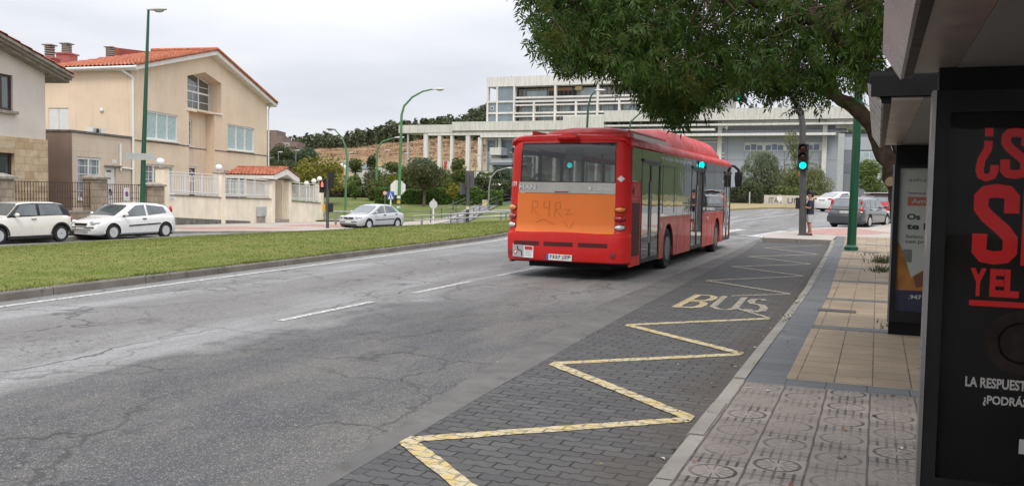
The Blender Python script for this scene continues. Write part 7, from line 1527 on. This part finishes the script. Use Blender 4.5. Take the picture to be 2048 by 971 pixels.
pl_ = [(-29.5, 53.2), (-30.5, 59.3), (-31.8, 63.7), (-33.8, 70.5), (-35.1, 75.7), (-36.0, 80), (-36.9, 86)]; tube_rail('slim dark railing along the left edge of the ramp path', (-33, 68, .2), [(x, y, G(x, y)+.95) for x, y in pl_], [(x, y, G(x, y)+.95) for x, y in pl_], [0, .35, .65], .025, M_DGREY, False)
pl_ = [(-26.9, 55.3), (-28.2, 60.5), (-29.6, 65), (-31.1, 69.5), (-32.2, 74), (-33.2, 78), (-34.1, 85)]; tube_rail('slim dark railing along the right edge of the ramp path', (-30.5, 68, .2), [(x, y, G(x, y)+.95) for x, y in pl_], [(x, y, G(x, y)+.95) for x, y in pl_], [0, .35, .65], .025, M_DGREY, False)
o = (-33.93, 76.98, G(-33.9, 77)); e_ = thing('litter_bin', 'small pale yellow litter bin on the ramp path', 'bin', o); b = MB(); b.box(-.2, .2, -.15, .15, .05, .6, mat('pale_yellow', (.65, .6, .3), .5)); b.build('body', e_, smooth=0); b = MB(); b.box(-.22, .22, -.17, .17, .602, .66, M_SIGNW); b.build('lid', e_, smooth=0)
# ================================================================== PERSON
o = (-2.34, 35.9, zpv(-2.34, 35.9)); per = thing('person', 'person in navy shirt, light grey shorts and dark cap holding a yellow envelope', 'person', o, R(100))
M_SKIN = mat('skin', (.42, .2, .125), .55, var=.06, sc=8); M_NAVY = mat('navy_cloth', (.02, .022, .05), .85, var=.2, sc=8); M_SHORT = mat('grey_cloth', (.42, .43, .45), .85, var=.1, sc=8); M_HAIR = mat('dark_hair', (.015, .01, .008), .6); M_SHOE = mat('dark_shoe', (.03, .02, .015), .6)
# skeleton, local +y = the way the person faces
V = []; E_ = []; RAD = []
def jn(p, r_, par=None):
    V.append(p); RAD.append(r_); i = len(V)-1
    if par is not None: E_.append((par, i))
    return i
pel = jn((0, 0, .86), .125); wst = jn((0, .01, 1.0), .115, pel); chs = jn((0, 0, 1.2), .125, wst); nk0 = jn((0, -.01, 1.33), .075, chs); nk = jn((0, .015, 1.39), .048, nk0); hd0 = jn((0, .035, 1.46), .068, nk); hd1 = jn((0, .03, 1.53), .085, hd0); hd2 = jn((0, .02, 1.59), .07, hd1)
for sx in (1, -1):
    hp = jn((.085*sx, 0, .8), .1, pel); kn = jn((.09*sx, .03+.02*sx, .45), .058, hp); cf_ = jn((.09*sx, .0, .33), .055, kn); an_ = jn((.09*sx, -.01+.03*sx, .09), .034, cf_); tj = jn((.1*sx, .13+.03*sx, .035), .032, an_)
    sh = jn((.17*sx, -.005, 1.285), .062, nk0); el = jn((.215*sx, .03, 1.02), .042, sh); wr = jn((.13*sx, .23, 1.08), .028, el); pm_ = jn((.1*sx, .29, 1.1), .03, wr)
    for k in range(4):
        f1 = jn((.085*sx+.01*sx*(k-1.5), .33, 1.13-.018*k), .0095, pm_); jn((.05*sx, .35, 1.135-.018*k), .008, f1)
    t1 = jn((.08*sx, .29, 1.14), .0105, pm_); jn((.07*sx, .31, 1.165), .009, t1)
me = bpy.data.meshes.new('body'); me.from_pydata(V, E_, []); bo = bpy.data.objects.new('body', me); COL.objects.link(bo)
sk = bo.modifiers.new('skin', 'SKIN'); 
for i, v in enumerate(me.skin_vertices[0].data): v.radius = (RAD[i], RAD[i]*(.8 if i in (0, 1, 2, 3) else 1)); v.use_root = (i == 0)
ss = bo.modifiers.new('sub', 'SUBSURF'); ss.levels = 2; ss.render_levels = 2
dg = bpy.context.evaluated_depsgraph_get(); m2 = bpy.data.meshes.new_from_object(bo.evaluated_get(dg)); bo.modifiers.clear(); bo.data = m2; bpy.data.meshes.remove(me)
m2.materials.clear(); m2.materials.append(M_SKIN); m2.polygons.foreach_set('use_smooth', [True]*len(m2.polygons)); bo.parent = per; bo.name = 'body'
b = MB(); b.ball((.033, .105, 1.545), (.014, .01, .008), M_SIGNW, 8); b.ball((-.033, .105, 1.545), (.014, .01, .008), M_SIGNW, 8); b.ball((.033, .114, 1.545), (.006, .005, .006), M_BLACK, 6); b.ball((-.033, .114, 1.545), (.006, .005, .006), M_BLACK, 6); b.ball((0, .125, 1.515), (.013, .022, .022), M_SKIN, 8); b.ball((0, .1, 1.478), (.026, .014, .007), mat('lips', (.3, .09, .08), .5), 8); b.ball((.09, .015, 1.53), (.012, .02, .032), M_SKIN, 8); b.ball((-.09, .015, 1.53), (.012, .02, .032), M_SKIN, 8); b.build('face', per)
b = MB(); b.ball((0, -.005, 1.59), (.1, .115, .075), M_HAIR, 14); b.ball((0, -.055, 1.53), (.09, .065, .1), M_HAIR, 12); b.build('hair', per)
b = MB(); b.lathe([(.107, 0), (.107, .04), (.085, .075), (.03, .09), (.004, .092)], (0, .01, 1.595), M_NAVY, 16); b.loft([[(x, .1, 1.6) for x in (-.08, -.03, .03, .08)], [(x*.8, .2-abs(x)*.4, 1.585) for x in (-.08, -.03, .03, .08)]], M_NAVY, closed=False, caps=False); b.build('cap', per)
def ell(cx, cy, z, rx, ry, n=18): return [(cx+rx*math.cos(2*PI*k/n), cy+ry*math.sin(2*PI*k/n), z) for k in range(n)]
b = MB(); b.loft([ell(0, 0, .8, .165, .14), ell(0, 0, .9, .165, .14), ell(0, .01, 1.02, .155, .135), ell(0, .005, 1.18, .175, .145), ell(0, -.005, 1.28, .18, .12), ell(0, -.005, 1.335, .12, .09), ell(0, .0, 1.365, .07, .066)], M_NAVY)
for sx in (1, -1): b.tube([(.15*sx, -.005, 1.29), (.19*sx, .005, 1.2), (.21*sx, .02, 1.1)], [.08, .074, .07], M_NAVY, 12)
b.build('shirt', per, smooth=60)
b = MB(); b.loft([ell(0, 0, .7, .16, .135), ell(0, 0, .8, .16, .135), ell(0, 0, .88, .158, .132)], M_SHORT)
for sx in (1, -1): b.loft([ell(.09*sx, .02+.01*sx, .5, .092, .1), ell(.088*sx, .01, .62, .1, .11), ell(.085*sx, 0, .76, .085, .12)], M_SHORT)
b.build('shorts', per, smooth=60)
for sx in (1, -1): b = MB(); b.loft([ell(.095*sx, .055+.03*sx, .0, .045, .125), ell(.095*sx, .055+.03*sx, .03, .047, .128), ell(.095*sx, .04+.03*sx, .065, .042, .09)], M_SHOE); b.build('shoe', per)
b = MB(); b.box(-.1, .1, -.012, .012, -.14, .14, M_YBOX); ob = tag(b.build('envelope', smooth=0), 'yellow envelope held up by the person in navy shirt', 'envelope'); ob.location = Vector(o)+Matrix.Rotation(R(100), 3, 'Z') @ Vector((0, .345, 1.17)); ob.rotation_euler = (R(-12), 0, R(100))
# ================================================================== ASH TREE OVER THE BUS BAY
M_ASHB = mat('ash_bark', (.1, .072, .05), .95, var=.5, sc=7, bump=1., bsc=14, fine=.3); M_CUT = mat('cut_wood', (.4, .29, .16), .9, var=.15)
LA = leafmat('ash_leaves', (.026, .066, .011), (.085, .15, .026), .5, warm=(.1, .09, .018), rough=.5)
ao = (.31, 19.5, zpv(.31, 19.5)); ash = thing('tree', 'large ash tree with a leaning trunk whose crown hangs over the bus bay', 'tree', ao)
def rel(p): return (p[0]-ao[0], p[1]-ao[1], p[2]-ao[2])
rr_ = random.Random(77); b = MB(); TIPS = []
def limb(pts, r0, r1, n=10):
    pts = [Vector(p) for p in pts]; out = []
    for i in range(len(pts)-1):
        for k in range(4):
            q = pts[i].lerp(pts[i+1], k/4); out.append(q+Vector((rr_.gauss(0, .018), rr_.gauss(0, .018), rr_.gauss(0, .012))))
    out.append(pts[-1]); m_ = len(out); b.tube([rel(q) for q in out], [lerp(r0, r1, (i/(m_-1))**.8)*(1+rr_.uniform(-.06, .06)) for i in range(m_)], M_ASHB, n); return out
limb([(.58, 19.5, .0), (.54, 19.5, .5), (.45, 19.5, 1.4), (.36, 19.5, 1.9), (.2, 19.48, 2.45), (-.06, 19.46, 3.0), (-.42, 19.4, 3.5)], .27, .15, 14)
limb([(.52, 19.5, .8), (.54, 19.55, 1.8), (.46, 19.58, 2.7), (.2, 19.55, 3.45), (-.16, 19.5, 4.0), (-.47, 19.42, 4.4), (-.9, 19.27, 4.83), (-1.29, 19.14, 5.27), (-1.77, 18.97, 5.56), (-2.51, 18.67, 5.65), (-3.4, 18.2, 5.75)], .24, .13, 14)
b.tube([rel((.58, 19.5, .0)), rel((.57, 19.5, .25))], [.36, .26], M_ASHB, 14)
BR = [([(-.42, 19.4, 3.45), (-.86, 19.22, 3.78), (-1.5, 18.9, 4.0), (-2.3, 18.4, 4.1), (-3.2, 17.8, 4.0)], .16, .04), ([(-.47, 19.42, 4.4), (-.45, 19.47, 5.1), (-.2, 19.6, 5.9), (.6, 19.6, 6.8)], .16, .06), ([(-1.29, 19.14, 5.27), (-1.6, 19.8, 6.2), (-2.2, 20.6, 7.2)], .14, .05), ([(-2.51, 18.67, 5.65), (-3.2, 17.6, 6.3), (-4.2, 16.8, 6.8), (-5.3, 16.2, 6.6)], .12, .04), ([(-3.4, 18.2, 5.75), (-4.4, 17.6, 5.7), (-5.2, 17.0, 5.5), (-5.6, 16.6, 5.4)], .12, .03), ([(-2.0, 18.8, 5.6), (-2.3, 17.6, 5.4), (-2.6, 16.2, 5.3), (-2.8, 15.0, 5.0)], .1, .03), ([(-.16, 19.5, 4.0), (.5, 19.0, 4.4), (1.5, 18.4, 4.9), (2.6, 17.8, 5.2)], .13, .04), ([(-.9, 19.27, 4.83), (-.8, 18.3, 5.1), (-.6, 17.2, 5.2), (-.3, 16.0, 5.2)], .1, .03), ([(-1.3, 19.1, 5.3), (-2, 20.2, 5.4), (-3, 21.4, 5.2)], .1, .03), ([(-3.0, 18.4, 5.7), (-3.6, 19.4, 6.0), (-4.4, 20.4, 5.9)], .09, .03), ([(.6, 19.6, 6.8), (1.6, 20, 7.6), (2.8, 20.5, 7.8)], .08, .03), ([(-2.2, 20.6, 7.2), (-2.6, 21.2, 8.0)], .07, .03), ([(-1.5, 18.9, 4.0), (-1.7, 18.0, 4.0), (-1.9, 17.0, 3.9)], .06, .02), ([(-4.2, 16.8, 6.8), (-4.8, 17.6, 7.4), (-5.4, 18.6, 7.6)], .06, .02)]
for pts, r0, r1 in BR: TIPS += limb(pts, r0, r1, 8)[4:]
trk = b.build('trunk', ash, smooth=60)
b = MB(); b.tube([rel((.3, 19.35, 2.0)), rel((.22, 19.17, 2.07))], [.12, .1], M_ASHB, 12); b.lathe([(.098, 0), (.06, .004), (.005, .006)], (0, 0, 0), M_CUT, 12, 'y') if False else None
c0 = Vector(rel((.22, 19.17, 2.07))); d0 = Vector((-.08, -.18, .07)).normalized(); s0 = d0.cross(Vector((0, 0, 1))).normalized(); u0 = s0.cross(d0); b.poly([c0+d0*.004+(s0*math.cos(2*PI*k/14)+u0*math.sin(2*PI*k/14))*.1 for k in range(14)], M_CUT); b.build('cut_stub', ash)
ZBOT = [(-6.6, 6.2), (-6.2, 5.0), (-5.95, 4.55), (-5.6, 4.4), (-5.2, 4.25), (-4.7, 4.05), (-4.25, 3.75), (-4.0, 3.45), (-3.7, 3.4), (-3.2, 3.7), (-2.8, 3.7), (-2.3, 3.8), (-1.8, 3.65), (-1.2, 3.8), (-.7, 3.75), (-.3, 3.95), (.1, 4.5), (1., 4.4), (3, 4.6), (4.5, 6)]
twb = MB(); lvs, lfs = [], []
def compound(c, d, L, rr_):
    """one hanging compound ash leaf: stalk with paired lance leaflets"""
    d = d.normalized(); s_ = d.cross(Vector((rr_.uniform(-1, 1), rr_.uniform(-1, 1), rr_.uniform(-.4, .4)))).normalized(); n_ = d.cross(s_)
    def leaflet(p, a, ln, w):
        a = a.normalized(); t_ = a.cross(n_+Vector((rr_.gauss(0, .4), rr_.gauss(0, .4), rr_.gauss(0, .4)))).normalized(); q = len(lvs); sag = Vector((0, 0, -ln*.18))
        lvs.extend([p, p+a*ln*.4+t_*w+sag*.2, p+a*ln+sag, p+a*ln*.4-t_*w+sag*.2]); lfs.append((q, q+1, q+2, q+3))
    for k in range(3):
        p = c+d*L*(.25+.25*k)
        for sg_ in (1, -1): leaflet(p, d*.55+s_*sg_, rr_.uniform(.09, .15), rr_.uniform(.014, .022))
    leaflet(c+d*L*.9, d, rr_.uniform(.1, .16), rr_.uniform(.015, .023))
cnt = 0
while cnt < 22000:
    x = rr_.uniform(-6.9, 4.5); y = 18.3+rr_.gauss(0, 2.2); 
    if abs(y-18.3) > 4.6 or ((x+1.6)/5.6)**2+((y-18.3)/4.7)**2 > 1.06: continue
    zb_ = interp(x+(y-17.5)*.22 if False else x+(17.2-y)*.0, ZBOT)+.07*(y-17.3)**2*(1 if y > 17.3 else .35)+.25*math.sin(x*2.3+y*1.1)+.2*math.sin(x*5.1-y*2.3)
    if y < 18.9 and -3.3 < x < .6 and rr_.random() < .72: continue
    ztop = 8.6-.055*((x+1.6)**2+(y-18.3)**2)
    if ztop < zb_+.3: continue
    k = rr_.random(); z = zb_+(ztop-zb_)*k**1.7
    # clumpy: keep leaves near noise crests, thin out the rest
    cl = math.sin(x*2.1+.7*math.sin(y*1.3))*math.sin(y*1.9+z*.8)*math.sin(z*2.3+x*.6)
    if cl < -.5 and rr_.random() < .6: continue
    if k < .25 and rr_.random() < .12: continue
    c = Vector((x, y, z)); d = Vector((rr_.gauss(0, .7), rr_.gauss(0, .7), rr_.uniform(-1.5, .1)))
    compound(c-Vector(ao), d, rr_.uniform(.16, .26), rr_); cnt += 1
# hanging sprays along the lower edge, each on its twig
for i in range(240):
    x = rr_.uniform(-6.2, -.1); y = 17.4+rr_.gauss(0, 1.1)+(1.6 if x > -2.6 else 0); z0 = interp(x, ZBOT)+.45+.07*max(0, y-17.3)**2; p = Vector((x, y, z0)); dr = Vector((rr_.gauss(0, .5), rr_.gauss(0, .5), -.6)).normalized(); L = rr_.uniform(.35, .75)
    pts = [p, p+dr*L*.5+Vector((0, 0, .06)), p+dr*L]; twb.tube([q-Vector(ao) for q in pts], [.009, .006, .003], M_ASHB, 4)
    for k in range(7): compound(p+dr*L*(k+1)/7-Vector(ao), dr+Vector((rr_.gauss(0, .8), rr_.gauss(0, .8), -.6)), rr_.uniform(.14, .22), rr_)
for i in range(260):
    p = Vector(TIPS[rr_.randrange(len(TIPS))]); p.x = max(p.x, -5.2); e1_ = p+Vector((rr_.gauss(0, .6), rr_.gauss(0, .6), rr_.uniform(-.5, .5))); e2_ = e1_+Vector((rr_.gauss(0, .4), rr_.gauss(0, .4), rr_.uniform(-.6, .2)))
    if min(e1_.z, e2_.z) < interp(e2_.x, ZBOT)+.35: continue
    twb.tube([q-Vector(ao) for q in (p, p.lerp(e1_, .5)+Vector((0, 0, .1)), e1_, e2_)], [.022, .016, .01, .004], M_ASHB, 5)
stuff(twb.build('twigs', ash, smooth=60)); b = MB(); b.add(lvs, lfs, LA); b.build('crown', ash, smooth=0)
# a few leaves of the low side twig by the green pole
# ================================================================== BUS SHELTERS
M_SHB = mat('shelter_black', (.011, .011, .012), .45, .1, var=.25, sc=3, spec=.12); M_SHG = mat('shelter_grey', (.02, .02, .0205), .45, .1, var=.3, sc=3, spec=.15); M_SOF = mat('brushed_soffit', (.42, .37, .33), .35, .4, var=.12, sc=1.5); M_SOF2 = mat('dark_soffit', (.24, .235, .23), .6, .0, var=.05, sc=.6); M_FAS = mat('pale_fascia', (.5, .48, .48), .3, .15, var=.1, sc=2); M_EDGE = mat('steel_edge', (.3, .3, .3), .3, .8)
def shelter(lab, o, y0, y1, x0, yp, soff):
    """o: base; roof from y0 to y1; panel plane at yp"""
    e_ = thing('bus_shelter', lab, 'bus shelter', o, 0, 'bus shelters on the pavement'); B_ = lambda: WB(o)
    zt, zo_, zi = 2.56, 2.49, 2.4; x1 = 1.75
    b = B_(); b.loft([[(x0, y, zo_), (x0+.01, y, zt), (x1, y, zt+.03), (x1, y, zi+.0), (x0+.14, y, zi), (x0+.14, y, zi+.06)] for y in (y0, y1)], M_SHG); b.build('roof', e_, smooth=0)
    b = B_(); b.prism([(x0-.004, y0+.03, zo_), (x0+.085, y0+.03, zi-.05), (x0+.1, y0+.03, zi-.045), (x0+.01, y0+.03, zo_+.005)], (0, y1-y0-.06, 0), M_FAS); b.build('fascia', e_, smooth=0)
    b = B_(); b.box(x0+.085, x0+.14, y0+.03, y1-.03, zi-.045, zi-.004, M_SHB); b.build('gutter_strip', e_, smooth=0)
    b = B_(); b.box(x0+.145, x0+.33, y0+.04, y1-.04, zi-.02, zi-.003, M_SOF); b.build('soffit_panel', e_, smooth=0); b = B_(); b.box(x0+.332, x1-.02, y0+.04, y1-.04, zi-.022, zi-.003, soff); b.build('ceiling', e_, smooth=0)
    b = B_(); b.box(x0+.02, x1, y0-.012, y0+.03, zi+.0, zt-.03, M_SHB); b.build('end_plate', e_, smooth=0)
    for y in (y0+.25, yp-.3):
        b = B_(); b.box(x1-.12, x1-.04, y-.05, y+.05, PH, zi-.03, M_SHB); b.build('post', e_, smooth=0)
    b = B_(); b.box(x1-.09, x1-.075, y0+.31, yp-.36, PH+.25, 2.2, M_CARG); b.build('back_glass', e_, smooth=0)
    b = B_(); b.box(x1-.6, x1-.2, y0+.5, y0+2.6, .55, .6, M_SHG); b.box(x1-.45, x1-.38, y0+.7, y0+.78, PH, .55, M_SHB).box(x1-.45, x1-.38, y0+2.3, y0+2.38, PH, .55, M_SHB); b.build('bench', e_, smooth=0)
    return e_, B_
so1 = (.9, 3., PH); sh1, B1 = shelter('near dark bus shelter with a black and red poster panel at the right edge', so1, .6, 5.05, .0, 4.9, M_SOF2)
X0, X1, YP = .235, 1.62, 4.82
def panel(par, B_, x0, x1, yp, zb_, zt_, gx0, gz0, gz1, side, foot=True, head=2.38):
    b = B_(); b.box(x0, gx0, yp, yp+.16, zb_, zt_, M_SHG).box(x1-.08, x1, yp, yp+.16, zb_, zt_, M_SHG).box(gx0, x1-.08, yp, yp+.16, zb_, gz0, M_SHG).box(gx0, x1-.08, yp, yp+.16, gz1, zt_, M_SHG).box(gx0, x1-.08, yp+.05, yp+.15, gz0, gz1, M_SHB); p_ = b.build('advert_panel', par, smooth=0)
    b = B_(); b.box(x0-.006, x0-.001, yp-.004, yp+.164, zb_, zt_, M_EDGE).box(x0-.004, x0+.012, yp-.006, yp-.001, zb_, zt_, M_EDGE); b.build('edge_trim', p_, smooth=0)
    b = B_(); b.box(x0+.02, x1-.02, yp+.01, yp+.15, zt_+.002, head, M_SHB); b.build('header', p_, smooth=0)
    b = B_(); b.box(x0+.01, x1-.1, yp+.02, yp+.14, PH, zb_-.002, M_SHB); b.build('foot', p_, smooth=0); return p_
pn = panel(sh1, B1, X0, X1, YP, .33, 2.27, .312, .385, 2.165, None)
M_PRED = mat('poster_red', (.7, .022, .024), .5, spec=.15, var=.06); M_PBLK = mat('poster_black', (.011, .01, .01), .5, var=.2, sc=2, spec=.1); M_PWH = mat('poster_white', (.55, .53, .5), .5)
def txt(b, s_, x, z, h, m_, w=None, bold=0., y=YP+.036): b.text(s_, (x, y, z), (1, 0, 0), (0, 0, 1), m_, w=w, h=h, bold=bold)
b = B1(); b.box(.312, X1-.08, YP+.04, YP+.049, .385, 2.165, M_PBLK)

def ribbon(b, pts, w, y, m_):
    """heavy poster stroke in the poster plane: overlapping short pieces, each a hair in front of the last"""
    P3 = [Vector((p[0], p[1])) for p in pts]; L_, R_ = [], []
    for i, p in enumerate(P3):
        d = (P3[min(i+1, len(P3)-1)]-P3[max(i-1, 0)]).normalized(); n_ = Vector((-d.y, d.x)); L_.append(p+n_*w/2); R_.append(p-n_*w/2)
    for i in range(len(P3)-1): b.poly([(L_[i].x, y-.0001*i, L_[i].y), (R_[i].x, y-.0001*i, R_[i].y), (R_[i+1].x, y-.0001*i, R_[i+1].y), (L_[i+1].x, y-.0001*i, L_[i+1].y)], m_)
def heavyS(b, x, z, w, h, y):
    t_ = w*.33; a_, c_ = t_/2, w-t_/2; k_ = w*.14
    ribbon(b, [(x+c_, z+.64*h), (x+c_, z+h-t_*.5-k_), (x+c_-k_*.6, z+h-t_*.62), (x+w/2, z+h-t_/2), (x+a_+k_*.6, z+h-t_*.62), (x+a_, z+h-t_*.5-k_), (x+a_, z+.7*h), (x+a_+k_, z+.6*h), (x+c_-k_, z+.42*h), (x+c_, z+.32*h), (x+c_, z+t_*.5+k_), (x+c_-k_*.6, z+t_*.62), (x+w/2, z+t_/2), (x+a_+k_*.6, z+t_*.62), (x+a_, z+t_*.5+k_), (x+a_, z+.38*h)], t_, y, M_PRED)
heavyS(b, .535, 1.85, .125, .24, YP+.036); heavyS(b, .43, 1.44, .195, .385, YP+.036)
b.box(.465, .5, YP+.034, YP+.036, 2.05, 2.09, M_PRED); ribbon(b, [(.482, 2.03), (.48, 1.99), (.455, 1.94), (.448, 1.89), (.455, 1.865), (.48, 1.853), (.505, 1.865), (.511, 1.89), (.511, 1.915)], .036, YP+.036, M_PRED)
b.box(.64, .7, YP+.034, YP+.036, 1.44, 1.82, M_PRED)
txt(b, 'Y', .43, 1.285, .135, M_PRED, .07, .05); txt(b, 'EL', .515, 1.285, .135, M_PRED, .125, .05); b.box(.43, 1.1, YP+.034, YP+.036, 1.238, 1.265, M_PRED)
txt(b, 'LA RESPUEST', .43, .842, .05, M_PWH, .26, .03); txt(b, '¿PODRÁS', .51, .755, .062, M_PWH, .19, .03); b.box(.672, .72, YP+.034, YP+.036, .54, .61, M_PWH)
M_PBR = mat('poster_brown', (.022, .015, .012), .5, var=.5, sc=9, spec=.1)
b.lathe([(.1, 0), (.14, -.001), (.155, 0)], (.66, YP+.036, 1.07), M_PBR, 26, 'y'); b.lathe([(.05, 0), (.09, -.001)], (.66, YP+.035, 1.07), M_PBR, 20, 'y')
b.build('poster', pn, smooth=0)
b = B1(); b.box(.312, X1-.08, YP+.012, YP+.016, .385, 2.165, glassmat('poster_glass', (.97, .97, .97), .1)); b.build('poster_glass', pn, smooth=0)
so2 = (.9, 8.5, PH); sh2, B2 = shelter('second bus shelter behind with a pale poster panel beside the tree trunk', so2, 6.3, 11.75, -.085, 11.55, M_SOF2)
Y2 = 11.49; pn2 = panel(sh2, B2, .165, 1.6, Y2, .29, 2.14, .235, .42, 2.1, None, head=2.37)
M_PPALE = mat('poster_pale', (.42, .44, .4), .4, var=.06, sc=1.5); M_PSAL = mat('poster_orange_box', (.45, .11, .06), .5); M_PNAVY = mat('poster_navy', (.02, .022, .06), .4); M_PKN = mat('poster_orange_knit', (.36, .15, .03), .6, var=.35, sc=5); M_PGR = mat('poster_grey', (.16, .16, .16), .5); M_PTX = mat('poster_text', (.02, .02, .025), .5)
b = B2(); yy = Y2+.04; b.box(.235, 1.52, yy, yy+.009, .42, 2.1, M_PPALE); t2 = lambda s_, x, z, h, m_, w=None, bold=0.: txt(b, s_, x, z, h, m_, w, bold, Y2+.036)
t2('aelca', .335, 1.945, .045, M_PGR, .19); t2('Tenemos tu', .33, 1.8, .022, M_PTX, .19, .01); b.box(.33, .6, yy-.003, yy-.001, 1.665, 1.765, M_PSAL); t2('Am', .37, 1.69, .055, M_PPALE, .15, .03)
t2('Os', .33, 1.5, .07, M_PTX, .14, .03); t2('te h', .33, 1.385, .075, M_PTX, .25, .03); t2('Selecc', .325, 1.285, .04, M_PTX, .19); t2('con pr', .325, 1.21, .045, M_PTX, .2)
b.poly([(.236, yy-.003, 1.25), (.28, yy-.003, 1.18), (.36, yy-.003, .95), (.4, yy-.003, .82), (.5, yy-.003, .9), (.6, yy-.003, .95), (.6, yy-.003, .672), (.236, yy-.003, .672)], M_PKN); b.poly([(.42, yy-.004, .84), (.6, yy-.004, .94), (.6, yy-.004, .75), (.46, yy-.004, .7)], mat('poster_brown_skin', (.16, .055, .03), .5)); b.box(.3, .4, yy-.002, yy-.0005, 1.0, 1.15, M_PGR)
b.box(.235, 1.52, yy-.005, yy-.001, .42, .67, M_PNAVY); b.text('.947', (.38, yy-.007, .57), (1, 0, 0), (0, 0, 1), M_PWH, w=.14, h=.05, bold=.02); b.build('poster', pn2, smooth=0)
b = B2(); b.box(.235, 1.52, Y2+.012, Y2+.016, .42, 2.1, MATS['poster_glass']); b.build('poster_glass', pn2, smooth=0)

# ================================================================== SOUTH SIDE OF THE PAVEMENT (out of view, added to feed the bus window reflections)
so3 = (17, 24, 0.2); sb_ = thing('unseen_building', 'pale building with tall white columns behind the pavement, added out of view to be mirrored in the bus', 'building', so3)
b = WB(so3); b.box(18, 30, 2, 52, 0, 9.5, M_HB); b.build('wall', sb_, smooth=0)
b = WB(so3); b.box(16.4, 30, 1.6, 52.4, 8.2, 10.2, M_HC); b.build('beam', sb_, smooth=0)
for i in range(9): b = WB(so3); b.box(16.6, 17.4, 3+i*6, 3.8+i*6, 0, 8.19, M_HW); b.build('column', sb_, smooth=0)
for i in range(8): b = WB(so3); b.box(17.9, 17.99, 4.6+i*6, 8.2+i*6, 4.6, 6.8, M_HBG); b.build('window', sb_, smooth=0)
for k, (x, y, h_, lab) in enumerate(((8.5, 13.5, 5.2, 'unseen round green tree behind the first shelter, added for the bus reflections'), (9.0, 24., 5.6, 'unseen round green tree behind the second shelter, added for the bus reflections'), (9.2, 35., 5.0, 'unseen round green tree near the pavement corner, added for the bus reflections'))):
    rr_ = random.Random(300+k); e_ = thing('tree', lab, 'tree', (x, y, zpv(x, y) if x < X_R else G(x, y)), 0); b = MB(); b.tube([(0, 0, 0), (.05, 0, 1.6), (0, .1, h_*.75)], [.16, .12, .05], M_BARK, 8); b.build('trunk', e_)
    b = MB(); crown(b, (0, 0, h_*.66), 2.1, 2.1, 1.9, 16, 2600, .3, LM['mid'], rr_); b.build('crown', e_, smooth=0)
hedge('unseen_hedge', 'unseen low hedge along the back of the pavement, added for the bus reflections', 7.9, -2, 7.9, 34, 1.1, .7, LM['dark'], 4000, .25, 31, .1)
